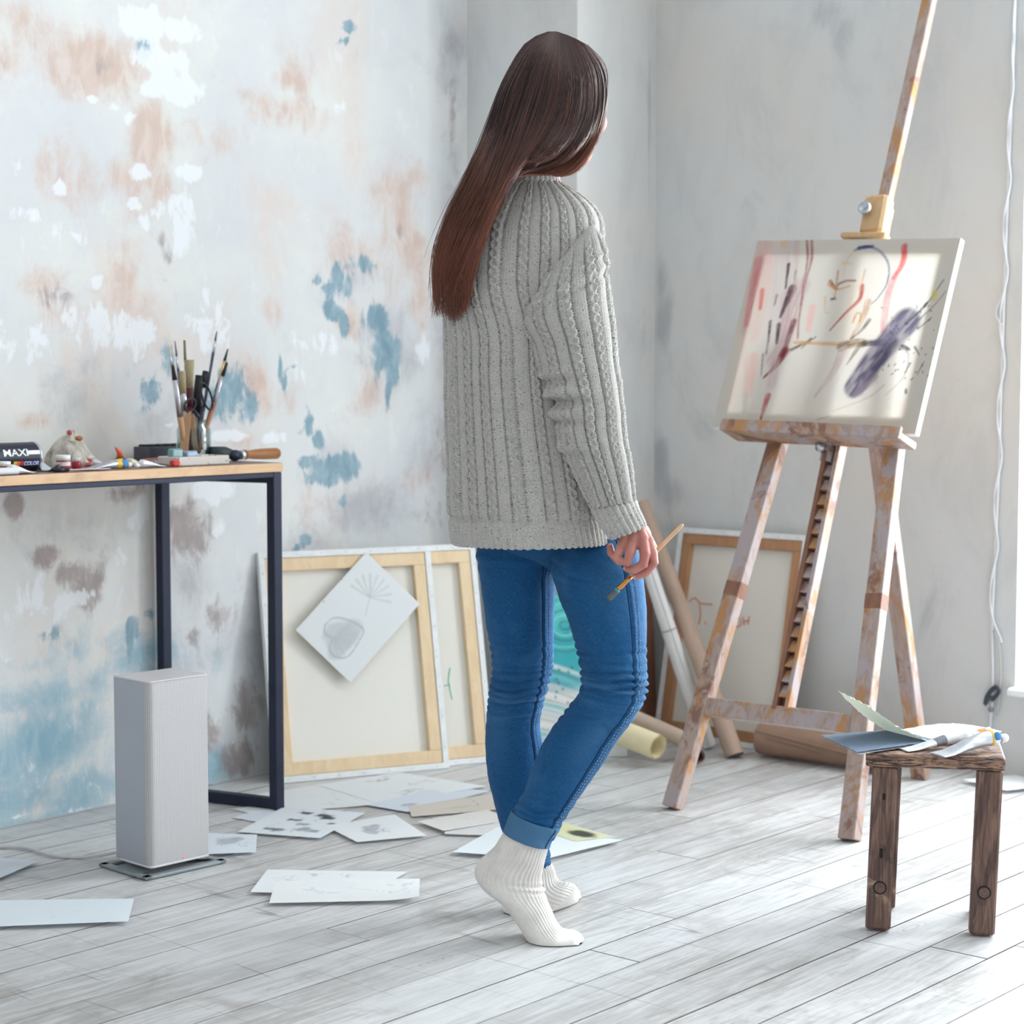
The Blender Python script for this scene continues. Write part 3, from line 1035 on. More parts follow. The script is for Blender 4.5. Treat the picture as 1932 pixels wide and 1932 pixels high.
st([(1325, 1210), (1325, 1230)], 12, (44, 60, 84), .9, 10)
st([(800, 1390), (880, 1370)], 6, (150, 146, 144), .7, 3)
st([(590, 300), (590, 330)], 40, (226, 190, 140), .6, 30)
for k in range(46):
    x, y = rng.uniform(1180, 1500), rng.uniform(700, 1150)
    st([(x, y), (x + rng.uniform(-8, 14), y - rng.uniform(2, 14))], rng.uniform(4, 8), (60, 60, 72), .75, 3, 0)
canvas = thing('painting', (pc[0] + pc[1]) / 2, 'abstract portrait painting with purple and red strokes resting on the easel', 'painting')
pin = lambda k: en * (-k)
sheet('painted_canvas', pc[0], pc[1], pc[2], pc[3], im, CANVAS_PAINT, canvas)
# white turned edges (real thickness behind the painted face)
edge_white = plain('gessoed_edge', (238, 238, 235), 0.7, var=.04)
TH = 0.019
cx = np.mean(pc, axis=0)
for i in range(4):
    a, b = pc[i], pc[(i + 1) % 4]
    obj('canvas_edge', [a, b, b - en * TH, a - en * TH], [(0, 1, 2, 3)], edge_white, canvas)
SW = wood('stretcher_pine', [(240, 216, 180), (230, 202, 162), (226, 196, 158)], (30, 30, 4))
for i in range(4):
    a, b = pc[i], pc[(i + 1) % 4]
    t = nrm(b - a)
    inn = nrm(np.cross(en, t)) * 1.0
    if (cx - a) @ inn < 0:
        inn = -inn
    off = inn * .021 - en * (TH / 2 + .0015)
    Geo().beam(a + off + t * .001, b + off - t * .001, .038, TH - .003, up=en).make('stretcher_bar', SW, canvas)

# ================================================================== STOOL


def burnt_wood():
    M = Mat('scorched_brown_wood')
    o = M.coord('Object')
    v = M.coord('Object', (30, 30, 2.2))
    n1 = M.noise(v, 3.0, 6, 0.6, 1.5)
    gr = M.n('TexWave', {'Vector': M.coord('Object', (1, 1, .09)), 'Scale': 38.0, 'Distortion': 5.0, 'Detail': 3.0, 'Detail Scale': 1.2}, wave_type='BANDS', bands_direction='DIAGONAL').outputs[0]
    b = M.noise(M.coord('Object', (1, 1, .5)), 9, 6, .65, 1.2)
    col = M.mix(M.ramp(n1, .3, .7), lin((88, 64, 57)), lin((140, 110, 95)))
    col = M.mix(M.math('MULTIPLY', M.ramp(gr, .55, .9), .5), col, lin((58, 42, 42)))
    col = M.mix(M.math('MULTIPLY', M.ramp(b, .56, .65), .7), col, lin((198, 170, 140)))
    col = M.mix(M.math('MULTIPLY', M.ramp(b, .42, .32), .8), col, lin((44, 32, 34)))
    return M.done(M.bsdf(col, .5, spec=.4, normal=M.bump(M.math('ADD', n1, gr), .3, .002)))


def burnt_top():
    M = Mat('scorched_seat_edge')
    v = M.coord('Object', (6, 6, 60))
    n1 = M.noise(v, 2.2, 7, 0.65, 2.2)
    n2 = M.noise(M.coord('Object'), 60, 4, .6)
    col = M.mix(M.ramp(n1, .4, .6), lin((60, 42, 42)), lin((176, 140, 116)))
    col = M.mix(M.math('MULTIPLY', M.ramp(n2, .5, .7), .5), col, lin((40, 34, 40)))
    return M.done(M.bsdf(col, .5, spec=.4, normal=M.bump(n1, .35, .002)))


BW, BT = burnt_wood(), burnt_top()
sf1, sf2 = on_z(1656, 1757), on_z(1852, 1767)
sx = nrm(sf2 - sf1)
sy = np.array([-sx[1], sx[0], 0])
if sy @ _FH < 0:
    sy = -sy
stool = thing('stool', (sf1 + sf2) / 2 + sy * .09, 'low dark scorched-wood stool with papers and paint tubes on it', 'stool')
LWS = .046
span = np.linalg.norm(sf2 - sf1)
tops = {}
for (i, j) in ((0, 0), (1, 0), (0, 1), (1, 1)):
    foot = sf1 + sx * (span * i + j * (.010 if i == 0 else .010)) + sy * (.012 + .15 * j)
    topp = foot + sx * (.010 if i == 0 else .010) + UP * .3105
    foot = foot + UP * .0
    leg = Geo().beam(foot + UP * .004, topp, LWS, .036, up=sy, ch=.004).make('leg', BW, stool)
    if j == 0:
        kc = foot + (topp - foot) * .27 - sy * .018
        Geo().add(*lathe(kc, [(.0125, -.002), (.0125, .001)], 16, -sy)).make('recess_ring', plain('char_black', (30, 22, 24), .7), leg)
        Geo().add(*lathe(kc, [(.0100, -.002), (.0100, .0018), (.0085, .0026)], 16, -sy)).make('dowel_plug', plain('dowel_end_grain', (104, 82, 74), .6, var=.25, scale=200), leg)
        # chiselled scars on the leg face
        for (h, ww, hh) in (((.45, .006, .018), (.80, .005, .012)) if i == 0 else ()):
            q = foot + (topp - foot) * h - sy * .0182
            Geo().beam(q, q + UP * hh, ww, .0015, up=sy, ch=.0006).make('chisel_mark', plain('char_black', (30, 22, 24), .7), leg)
for j in (0, 1):
    a = sf1 + sy * (.03 + .165 * 0) + UP * .085
zs_ = .3105
c0 = sf1 + UP * (zs_ + .0125) - sx * .026 - sy * .012
V0 = [c0, c0 + sx * (span + .062), c0 + sx * (span + .062) + sy * .212, c0 + sy * .212]
mid1, mid2 = (V0[0] + V0[3]) / 2, (V0[1] + V0[2]) / 2
seat = Geo().beam(mid1, mid2, .212, .0245, up=UP, ch=.003).make('seat', BT, stool)
SEATZ = zs_ + .025
kn = on_z(1868, 1431, SEATZ)
Geo().add(*lathe(kn + UP * .0002, [(.008, -.001), (.008, .0006)], 14)).make('nail_hole', plain('char_black', (30, 22, 24), .7), seat)

# ---- papers on the stool
SH = 0.346


def poly_sheet(name, px, z, mat, n=26, deckle=.0016, parent=None, curl=None, tint=(240, 240, 236), img=None, **kw):
    """quad sheet given by 4 pixel corners BL,BR,TR,TL at height(s) z, deckled rim"""
    zz = z if hasattr(z, '__len__') else (z,) * 4
    C4 = [on_z(p[0], p[1], h) for p, h in zip(px, zz)]
    im_ = img or Img(n, n, tint)

    def lf(u, v):
        e = np.zeros((len(u), 3))
        k = 41
        ed = (np.minimum(np.minimum(u, 1 - u), np.minimum(v, 1 - v)) < 1e-6)
        e[:, 0] = np.where(ed, deckle * vnoise(u * k, v * k, 3), 0)
        e[:, 1] = np.where(ed, deckle * vnoise(u * k, v * k, 9), 0)
        if curl is not None:
            e[:, 2] += curl(u, v)
        return e
    return sheet(name, *C4, im_, mat, parent, lift=lf, **kw)


book = thing('deckled_sketchbook', on_z(1700, 1420, SEATZ), 'open sketchbook of deckle-edged sheets overhanging the left end of the stool', 'sketchbook')
slate = Img(30, 30, (112, 128, 148))
# lower white sheet, slate-blue sheet above it, cream leaf standing up, big white leaf at the back
poly_sheet('white_page', [(1622, 1423), (1772, 1400), (1690, 1380), (1553, 1391)], SEATZ + .0035, PAPER, parent=book, tint=(232, 234, 234), n=40)
poly_sheet('slate_page', [(1618, 1419), (1768, 1397), (1690, 1376), (1549, 1387)], SEATZ + .0075, PAPER, parent=book, img=slate, label='slate-blue page')
poly_sheet('back_page', [(1757, 1402), (1840, 1400), (1890, 1380), (1700, 1377)], SEATZ + .006, PAPER, parent=book, tint=(244, 246, 246), n=40, deckle=.003,
           curl=lambda u, v: .014 * np.sin(np.clip(u, 0, 1) * PI) * v)
# cream leaf curls up and over to the left
fa, fb = on_z(1757, 1399, SEATZ + .008), on_z(1672, 1377, SEATZ + .008)
ta, tb = at_d(1642, 1334, 3.60), at_d(1580, 1302, 3.68)
nv, nu = 22, 26
cr = Img(nu, nv, (226, 230, 206))
uu, vv = cr.u.ravel()[:, None], cr.v.ravel()[:, None]
b0 = fa * (1 - uu) + fb * uu
t0 = ta * (1 - uu) + tb * uu
Vc = b0 * (1 - vv) + t0 * vv
sag = (vv * (1 - vv))
Vc[:, 2] -= (sag * .030)[:, 0]
edm = ((vv > .999) | (uu > .999) | (uu < .001))[:, 0]
Vc[:, 2] += np.where(edm, .0022 * vnoise(uu[:, 0] * 23, vv[:, 0] * 23, 4), 0)
obj('cream_page', Vc, grid_faces(nu, nv), PAPER, book, smooth=True, attrs={'Col': ('FLOAT_COLOR', cr.a.reshape(-1, 3))}, label='cream page curling upwards')

foil = None


def paint_tube(name, a, b, r, z, body, capc, label, group=None, band=None, dot=None, loc_parent=None, crush=.55):
    """crumpled metal tube lying from crimp a to cap b"""
    a, b = np.asarray(a, float).copy(), np.asarray(b, float).copy()
    L = np.linalg.norm(b - a)
    t = nrm(b - a)
    s = nrm(np.cross(UP, t))
    T = thing(name, (a + b) / 2, label, 'paint tube', group)
    n, m = 28, 26
    seed = int(abs(a[0] * 1000)) % 97
    V = []
    for j in range(m):
        f = j / (m - 1)
        # flat crimp -> round shoulder
        k = sstep(f, 0.0, .75)
        hw = r * (1.55 - .55 * k)
        hh = r * (.10 + (1 - .10) * k * (1 - crush * .35 * math.sin(f * PI)))
        if f > .93:
            q = (f - .93) / .07
            hw, hh = hw * (1 - .45 * q), hh * (1 - .45 * q)
        for i in range(n):
            th = 2 * PI * i / n
            w_ = 1 + .16 * crush * float(fbm(np.array(math.cos(th) * 2.2 + f * 4 + seed), np.array(math.sin(th) * 2.2 + f * 7), seed, 3))
            p = a + t * (f * L) + s * math.cos(th) * hw * w_ + UP * (hh * w_ * math.sin(th))
            p = p + UP * max(hh, r * .2)
            V.append(p)
    V = np.array(V)
    V[:, 2] += z - V[:, 2].min()
    F = grid_faces(n, m, wrap=True)
    body_o = obj('tube_body', np.concatenate([V]), F, body, T, smooth=True)
    Geo().add(list(V[:n]), [tuple(range(n))[::-1]]).make('crimp_end', body, T)
    shoulder = V[-n:].mean(0)
    Geo().add(*lathe(shoulder - t * .001, [(r * .55, 0), (r * .42, r * .25), (r * .42, r * .4)], 16, t)).make('tube_neck', body, T, smooth=True)
    Geo().add(*lathe(shoulder + t * r * .35, [(r * .50, 0), (r * .56, r * .06), (r * .50, r * .9), (r * .44, r)], 16, t)).make('tube_cap', capc, T, smooth=True)
    if band is not None:
        f0, f1 = band[0], band[1]
        j0, j1 = int(f0 * (m - 1)), int(f1 * (m - 1))
        Vb = V[j0 * n:(j1 + 1) * n].reshape(-1, n, 3)
        cb = Vb.mean(1, keepdims=True)
        Vb = cb + (Vb - cb) * 1.03
        obj('colour_band', Vb.reshape(-1, 3), grid_faces(n, j1 - j0 + 1, wrap=True), band[2], T, smooth=True)
    if dot is not None:
        j = int(dot[0] * (m - 1))
        view = nrm(_C - shoulder)
        c = V[j * n:(j + 1) * n].mean(0)
        nn = nrm(view - t * (view @ t))
        Geo().add(*lathe(c + nn * r * .80, [(r * dot[1], 0), (r * dot[1], r * .22), (r * dot[1] * .8, r * .26)], 14, nn)).make('label_dot', dot[2], T, smooth=True)
    return T


silver = plain('tube_foil', (205, 210, 218), .35, .55, var=.06, scale=60, bump=.2)
silver_w = plain('white_tube_foil', (226, 228, 230), .4, .25, var=.05, scale=80, bump=.2)
capw = plain('white_cap', (240, 238, 232), .4, var=.03)
yel = plain('yellow_label', (232, 190, 60), .5, var=.05)
blu = plain('blue_label', (52, 128, 190), .5, var=.05)
orl = plain('orange_label', (222, 150, 70), .5)
pz = SEATZ + .001
paint_tube('paint_tube', on_z(1704, 1416, pz), on_z(1832, 1397, pz + .01), .012, pz, silver_w, capw, 'flatter white paint tube on the stool, lying against the slate sheet', band=(.45, .62, plain('grey_print', (120, 122, 130), .5, var=.3, scale=400)))
paint_tube('paint_tube', on_z(1768, 1426, pz), on_z(1882, 1402, pz + .012), .0155, pz, silver, capw, 'crumpled silver paint tube with yellow band and blue dot on the stool', band=(.84, .91, yel), dot=(.93, .5, blu))
paint_tube('paint_tube', on_z(1800, 1398, pz + .008), on_z(1872, 1388, pz + .012), .0095, pz + .008, silver_w, capw, 'smallest paint tube on the stool, rearmost, lying on the white page', band=(.6, .8, orl))

# ================================================================== TABLE
TT = 0.822
XE, YF, YB = 3.09, 3.385, 3.728
XW0 = 1.75
steel_dk = plain('dark_blue_steel', (36, 42, 62), 0.45, 0.3, var=.1)
TW = wood('raw_pine_board', [(230, 196, 160), (220, 180, 142), (160, 116, 96)], (4, 40, 40), .6, .35)
TWT = wood('worn_table_surface', [(150, 126, 116), (120, 100, 94), (92, 78, 76)], (4, 30, 30), .5, .5)
table = thing('work_table', ((XE + XW0) / 2, (YF + YB) / 2, 0), 'narrow work table with pine board top and dark steel frame along the stained wall', 'table')
top = Geo().beam((XW0, (YF + YB) / 2, TT - .0105), (XE, (YF + YB) / 2, TT - .0105), YB - YF, .021, up=UP, ch=.0015).make('table_top', TW, table)
gt = Geo()
gt.add([(XW0, YF + .003, TT + .0004), (XE - .003, YF + .003, TT + .0004), (XE - .003, YB - .003, TT + .0004), (XW0, YB - .003, TT + .0004)], [(0, 1, 2, 3)])
gt.make('worn_surface', TWT, top)
bar = .026
zt_ = TT - .0215 - bar / 2
for x, xb in ((XE - bar / 2 - .004, XE - .092), (XW0 + .05, XW0 + .05)):
    for q, y_ in ((x, YF + bar / 2), (xb, YB - bar / 2)):
        Geo().beam((q, y_, 0.001), (q, y_, TT - .0215), bar, bar, up=(0, 1, 0)).make('leg', steel_dk, table)
    for z_ in (bar / 2 + .001, zt_):
        Geo().beam((x, YF + bar, z_), (xb, YB - bar, z_), bar, bar).make('end_rail', steel_dk, table)
for y_ in (YF + bar / 2, YB - bar / 2):
    Geo().beam((XW0 + .06, y_, TT - .0275), (XE - bar - .004, y_, TT - .0275), bar, .012).make('long_rail', steel_dk, table)

# ------------------------------------------------------------------ things on the table
tp = lambda x, y: on_z(x, y, TT + .001)


def tq(x, Y, z=TT):
    """point on the table at image column x and room depth Y"""
    p = on_y(x, 800, Y)
    return np.array([p[0], Y, z])


YT = 3.50
pxm = 790.0
# ---- paint can lying on its side
cy_ = 3.50
cR = .0305
ce = tq(62, cy_)
can = thing('paint_can', ce, 'black paint can with white lettering lying on the table at the left edge', 'paint can')
cx1 = ce[0]
czc = TT + cR + .002
can_len = .145


def can_img():
    n, m = 150, 200          # along axis, around
    I = Img(n, m, (30, 32, 42))
    for (v0, v1, colr) in ((.40, .52, (232, 240, 244)),):
        k = (sstep(I.v, v0 - .01, v0 + .01) * (1 - sstep(I.v, v1 - .01, v1 + .01)) * sstep(I.u, .60, .62))[..., None]
        I.a = I.a * (1 - k) + np.array(lin(colr)) * k
    return I


ci = can_img()
th0 = math.atan2(0.35, -1.0)


def can_pt(s, phi, r=cR):
    """s metres back from the right rim; phi: 0 = facing the camera side (-Y), positive upwards"""
    return np.array([cx1 - s, cy_ - r * math.cos(phi), czc + r * math.sin(phi)])


nu, nvv = 30, 48
Vc = [can_pt(can_len * (1 - i / (nu - 1)), 2 * PI * j / nvv) for j in range(nvv) for i in range(nu)]
Fc = []
for j in range(nvv):
    for i in range(nu - 1):
        q = (j + 1) % nvv
        Fc.append((j * nu + i, q * nu + i, q * nu + i + 1, j * nu + i + 1))
obj('can_body', Vc, [f[::-1] for f in Fc], plain('can_label_black', (34, 38, 52), .4, var=.06), can, smooth=True)
cax = np.array([1.0, 0, 0])
Geo().add(*lathe((cx1 - .002, cy_, czc), [(cR, -.002), (cR + .0016, 0), (cR + .0016, .003), (cR - .002, .004), (cR - .003, .001), (.001, .001)], 32, cax)).make('can_rim', steel, can, smooth=True)
Geo().add(*lathe((cx1 - can_len + .002, cy_, czc), [(cR, .002), (cR + .0016, 0), (cR + .0016, -.003), (cR - .002, -.004), (.001, -.002)], 32, cax)).make('can_rim', steel, can, smooth=True)


def can_strip(name, s0, s1, p0, p1, mat, r=cR + .0004):
    n, m = 12, 8
    VV = [can_pt(s1 + (s0 - s1) * i / (n - 1), p0 + (p1 - p0) * j / (m - 1), r) for j in range(m) for i in range(n)]
    obj(name, VV, grid_faces(n, m), mat, can, smooth=True)


white_ink = plain('white_ink', (236, 240, 244), .5, var=.02)
can_strip('label_band', .004, .034, .18, .46, white_ink)
for k, (colr) in enumerate(((236, 200, 70), (236, 130, 60), (200, 60, 70), (130, 70, 130), (60, 70, 150))):
    can_strip('rainbow_stripe', .062 - k * .008, .070 - k * .008, -.62, -.28, plain('rainbow_ink_%d' % k, colr, .5))
can_strip('rainbow_stripe', .003, .030, -.62, -.28, plain('rainbow_ink_4', (60, 70, 150), .5))


def text_mesh(txt, size, bold=.02):
    cu = bpy.data.curves.new('text', 'FONT')
    cu.body = txt
    cu.size = size
    cu.offset = bold * size
    cu.resolution_u = 3
    o = bpy.data.objects.new('text', cu)
    COL.objects.link(o)
    dg = bpy.context.evaluated_depsgraph_get()
    me = bpy.data.meshes.new_from_object(o.evaluated_get(dg))
    V = np.array([v.co[:] for v in me.vertices])
    F = [tuple(p.vertices) for p in me.polygons]
    bpy.data.objects.remove(o)
    bpy.data.meshes.remove(me)
    return V, F


for (txt, s0, ph, size, wid) in (('MAXI', .034, .10, .021, .062), ('COLOR', .006, -.58, .0125, .038)):
    Vt, Ft = text_mesh(txt, size, .018)
    Vt[:, 0] *= wid / Vt[:, 0].max()
    VV = [can_pt(s0 + wid - v[0], ph + v[1] / cR, cR + .0009) for v in Vt]
    obj('lettering', VV, Ft, white_ink, can)

# ---- crumpled rag / paper bag heap
def heap(name, c, rx, ry, h, cols, label, cat, seed, tips=()):
    """crumpled cloth-like heap standing on the table"""
    n, m = 56, 30
    M_ = Mat(name + '_stuff')
    nz = M_.noise(M_.coord('Object'), 24, 6, .6, 1.0)
    nz2 = M_.noise(M_.coord('Object'), 40, 4, .6, .6)
    col = M_.mix(M_.ramp(nz, .35, .62), lin(cols[0]), lin(cols[1]))
    col = M_.mix(M_.ramp(nz2, .62, .7), col, lin(cols[2]))
    mat = M_.done(M_.bsdf(col, .6, spec=.3, normal=M_.bump(nz, .6, .01)))
    V = []
    for j in range(m):
        f = j / (m - 1)
        for i in range(n):
            th = 2 * PI * i / n
            fold = 1 + .20 * math.sin(th * 5 + f * 3 + seed) * (1 - f) + .22 * float(fbm(np.array(math.cos(th) * 1.7 + seed), np.array(math.sin(th) * 1.7 + f * 1.3), seed, 3))
            rr = (1 - f) ** .62 * fold * (1 + .35 * f * math.cos(th + 2.4))
            V.append((c[0] + rx * rr * math.cos(th) - .014 * math.sin(f * PI) + .010 * math.cos(th * 3 + seed) * (1 - f) * f * 2, c[1] + ry * rr * math.sin(th), TT + .001 + h * f * (1 + .10 * float(fbm(np.array(th * 2), np.array(f * 5), seed, 2)))))
    return obj(name, V, grid_faces(n, m, wrap=True), mat, None, smooth=True, label=label, cat=cat)


rag = heap('paint_rag', tq(138, 3.62), .062, .05, .078, ((168, 160, 150), (212, 208, 196), (150, 152, 130)), 'grey crumpled paint rag heaped between the black can and the dark box', 'rag', 3)
rc = tq(131, 3.60)
Geo().add(*ellipsoid((rc[0], rc[1], TT + .077), np.diag([.006, .007, .006]))).make('paint_stain', plain('magenta_paint', (196, 84, 104), .5), rag, smooth=True, label='magenta paint smear on top of the rag')
Geo().add(*ellipsoid((rc[0] + .012, rc[1] - .018, TT + .064), np.diag([.010, .006, .006]))).make('paint_stain', plain('rust_paint', (160, 96, 56), .5), rag, smooth=True, label='rust-brown paint smear')

# ---- jars
clear = None
Mj = Mat('clear_jar_glass')
gl = Mj.n('BsdfGlossy', {'Color': (1, 1, 1, 1), 'Roughness': 0.05}).outputs[0]
tr = Mj.n('BsdfTransparent', {'Color': (0.90, 0.955, 0.95, 1)}).outputs[0]
fr = Mj.n('Fresnel', {'IOR': 1.45}).outputs[0]
clear = Mj.done(Mj.n('MixShader', {0: Mj.math('ADD', Mj.math('MULTIPLY', fr, .55), .04), 1: tr, 2: gl}).outputs[0])


def paint_jar(x, Y, r, h, colr, capcol, label):
    c = tq(x, Y, TT + .001)
    T = thing('paint_jar', c, label, 'paint jar')
    Geo().add(*lathe(c, [(r * .9, 0), (r, .002), (r, h * .62), (r * .86, h * .70)], 18)).make('jar_body', plain('jar_' + label[:9], colr, .35, var=.1), T, smooth=True)
    if r > .012:
        Geo().add(*lathe(c, [(r * 1.02, h * .66), (r * 1.02, h), (r * .9, h * 1.02)], 18)).make('jar_lid', plain('lid_' + label[:9], capcol, .5, var=.04), T, smooth=True)
        Geo().add(*lathe(c, [(r * 1.015, h * .30), (r * 1.015, h * .56)], 18, caps=False)).make('jar_label', plain('jar_label_white', (226, 222, 220), .6), T, smooth=True)
    else:
        Geo().add(*lathe(c, [(r * .8, h * .68), (r * .8, h)], 14)).make('jar_lid', plain('lid_' + label[:9], capcol, .5, var=.04), T, smooth=True)
    return T


paint_jar(118, 3.475, .0155, .032, (178, 58, 72), (240, 238, 234), 'small jar of red paint with a white lid in front of the rag')
paint_jar(143, 3.50, .0110, .024, (166, 48, 62), (222, 218, 220), 'smaller jar of dark red paint just right of the white-lidded jar')
paint_jar(6, 3.43, .0135, .026, (186, 48, 60), (240, 238, 236), 'jar of bright red paint with white lid in front of the black can')
paint_jar(165, 3.58, .0115, .023, (176, 52, 66), (226, 214, 216), 'jar of red paint with pale pink lid at the right foot of the rag')

# ---- tubes on the table
tz = TT + .001
grey_foil = plain('dull_foil', (176, 178, 184), .35, .5, var=.1, scale=50, bump=.2)
paint_tube('paint_tube', tq(152, 3.44), tq(236, 3.44), .0115, tz, grey_foil, capw, 'long grey paint tube with yellow and blue end on the table beside the red jars', band=(.78, .88, yel), dot=(.93, .75, blu))
paint_tube('paint_tube', tq(55, 3.425), tq(14, 3.41), .011, tz, silver_w, capw, 'rolled-up white paint tube in front of the black can')
paint_tube('paint_tube', tq(92, 3.455), tq(73, 3.50), .010, tz, silver, plain('navy_cap', (58, 70, 140), .4), 'short silver paint tube with navy cap against the rim of the can')
paint_tube('paint_tube', tq(88, 3.445), tq(112, 3.425), .0085, tz, plain('ink_dark_tube', (62, 62, 74), .4, .2), plain('black_cap', (24, 24, 28), .4), 'dark paint tube lying in front of the small red jars')
paint_tube('paint_tube', tq(305, 3.435), tq(262, 3.43), .0095, tz, silver_w, capw, 'squashed white paint tube between the blue-ended tube and the orange cap')
paint_tube('paint_tube', tq(268, 3.50), tq(240, 3.49), .010, tz, plain('cream_tube', (222, 214, 186), .4, .2), plain('ochre_cap', (222, 170, 90), .4), 'cream paint tube with ochre cap behind the squashed white tube')
paint_tube('paint_tube', tq(205, 3.53), tq(172, 3.55), .009, tz, plain('pale_tube', (220, 214, 220), .4, .3), plain('pink_cap', (214, 92, 92), .4), 'pale paint tube with pink cap behind the long grey tube')
paint_tube('paint_tube', tq(312, 3.47), tq(285, 3.46), .008, tz, plain('mauve_tube', (150, 136, 150), .4, .3), plain('black_cap', (24, 24, 28), .4), 'mauve-grey paint tube behind the orange-red cap')
# ---- black palette knife lying at the front
a, b = tq(100, 3.405), tq(205, 3.405)
kn_ = thing('palette_knife', (a + b) / 2, 'thin palette knife with black handle lying along the front table edge', 'palette knife')
Geo().tube([a + UP * .006, a * .75 + b * .25 + UP * .006], [.004, .0045], 10).make('handle', black_plastic, kn_, smooth=True)
Geo().beam(a * .75 + b * .25 + UP * .006, b + UP * .004, .011, .002, up=UP, ch=.0005).make('blade', plain('dull_blade', (190, 170, 176), .4, .5), kn_)
# ---- white chalk stick
a, b = tq(-25, 3.40), tq(31, 3.40)
ck = Geo().tube([a + UP * .0085, b + UP * .0085], [.0075, .0075], 14)
ck.make('chalk_stick', plain('pale_chalk', (222, 224, 226), .6, var=.03), smooth=False, label='pale round chalk stick at the front left corner of the table', cat='chalk')
# ---- orange cap with green paint
c = tq(226, 3.56)
oc = thing('paint_bottle', c, 'little bottle with orange nozzle and dark green body behind the blue-ended tube', 'bottle')
Geo().add(*lathe(c + UP * .001, [(.012, 0), (.013, .004), (.013, .014), (.008, .018)], 16)).make('bottle_body', plain('dark_green_plastic', (38, 62, 52), .4), oc, smooth=True)
Geo().tube([c + UP * .016, c + UP * .03 + np.array([-.002, 0, 0]), c + UP * .042 + np.array([-.014, 0, 0])], [.009, .006, .0016], 12).make('nozzle', plain('orange_plastic', (222, 96, 60), .4), oc, smooth=True)
# ---- dark box at the wall
a, b = tq(266, 3.68), tq(338, 3.68)
bx = thing('dark_box', (a + b) / 2, 'dark grey open box at the wall behind the brush jar', 'box')
Geo().beam(a + UP * .018, b + UP * .018, .06, .034, up=UP).make('box_body', plain('dark_grey_card', (84, 88, 98), .6), bx)
g = Geo()
for k in range(5):
    q = a + (b - a) * (.08 + .21 * k)
    g = Geo().beam(q + UP * .036, q + UP * .036 + (b - a) * .14, .045, .008, up=UP)
    g.make('charcoal_block', plain('charcoal', (44, 46, 54), .8), bx)
# ---- orange-red cap block
c = tq(329, 3.42)
Geo().beam(c - np.array([.010, 0, 0]) + UP * .0085, c + np.array([.010, 0, 0]) + UP * .0085, .016, .015, up=UP, ch=.003).make('pigment_block', plain('coral_pigment', (208, 74, 66), .6), label='coral red pigment block in front of the white tray', cat='pigment')
# ---- white tray
a, b = tq(322, 3.45), tq(417, 3.45)
tray_ = thing('mixing_tray', (a + b) / 2, 'off-white wooden mixing tray spotted with green paint in front of the brush jar', 'tray')
trm = Mat('spotted_white_paint')
nz = trm.noise(trm.coord('Object'), 90, 4, .6)
nz2 = trm.noise(trm.coord('Object', (1, 1, 1), (.4, .7, 0)), 45, 3, .6)
cc = trm.mix(trm.ramp(nz, .62, .68), lin((216, 208, 200)), lin((120, 112, 118)))
cc = trm.mix(trm.ramp(nz2, .66, .70), cc, lin((58, 118, 92)))
trm = trm.done(trm.bsdf(cc, .6, spec=.3))
dx = np.array([1.0, 0, 0])
for (yy, hh) in ((3.425, .020), (3.495, .020)):
    Geo().beam(np.array([a[0], yy, TT + .011]), np.array([b[0], yy, TT + .011]), .006, hh, up=UP).make('tray_side', trm, tray_)
for q in (a, b):
    Geo().beam(np.array([q[0], 3.428, TT + .011]), np.array([q[0], 3.492, TT + .011]), .006, .020, up=UP).make('tray_side', trm, tray_)
Geo().beam(np.array([a[0], 3.46, TT + .003]), np.array([b[0], 3.46, TT + .003]), .066, .004, up=UP).make('tray_base', trm, tray_)
for (x0, x1, colr, lab) in ((320, 340, (120, 160, 162), 'sea-green glass block standing at the left end of the white tray'), (347, 368, (150, 172, 196), 'pale blue glass block in the middle of the white tray')):
    p, q = tq(x0, 3.455), tq(x1, 3.455)
    hh = .034 if x0 == 320 else .028
    Geo().beam(p + UP * (hh / 2 + .006), q + UP * (hh / 2 + .006), .02, hh - .002, up=UP, ch=.003).make('glass_block', plain('block_' + lab[:6], colr, .2, spec=.6), label=lab, cat='block')
# ---- red-brown pencil
a, b = tq(268, 3.52), tq(330, 3.50)
pn = thing('pencil', (a + b) / 2, 'orange-brown pencil lying behind the squashed white tube', 'pencil')
Geo().tube([a + UP * .012, b + UP * .016], [.0035, .0035], 6).make('pencil_shaft', plain('brick_lacquer', (176, 106, 78), .4), pn)
Geo().tube([b + UP * .016, b + UP * .0165 + (b - a) * .05], [.0035, .0008], 6).make('pencil_tip', plain('pencil_wood', (220, 190, 150), .6), pn)
# ---- paint scraper with black jaw and wooden handle, at the right end
a, b = tq(395, 3.53), tq(452, 3.53)
tl_ = thing('hand_drill', (a + b) / 2, 'hand tool with dark green iron body and turned wooden handle at the table right end', 'tool')
iron = plain('dark_green_iron', (52, 64, 66), .45, .3)
Geo().tube([a + UP * .020, a * .5 + b * .5 + UP * .020, a * .25 + b * .75 + UP * .017, b + UP * .014], [.017, .016, .0105, .010], 16).make('tool_body', iron, tl_, smooth=True)
Geo().add(*ellipsoid(a * .28 + b * .72 + UP * .0145 - np.array([0, .012, 0]), np.diag([.018, .012, .0135]))).make('tool_jaw', plain('navy_iron', (40, 44, 62), .4, .3), tl_, smooth=True)
e = tq(524, 3.53)
L_ = np.linalg.norm(e - b)
Geo().add(*lathe(b + UP * .014, [(.0105, 0), (.0115, .003), (.0115, .010), (.0105, .013)], 18, (1, 0, 0))).make('ferrule', steel, tl_, smooth=True)
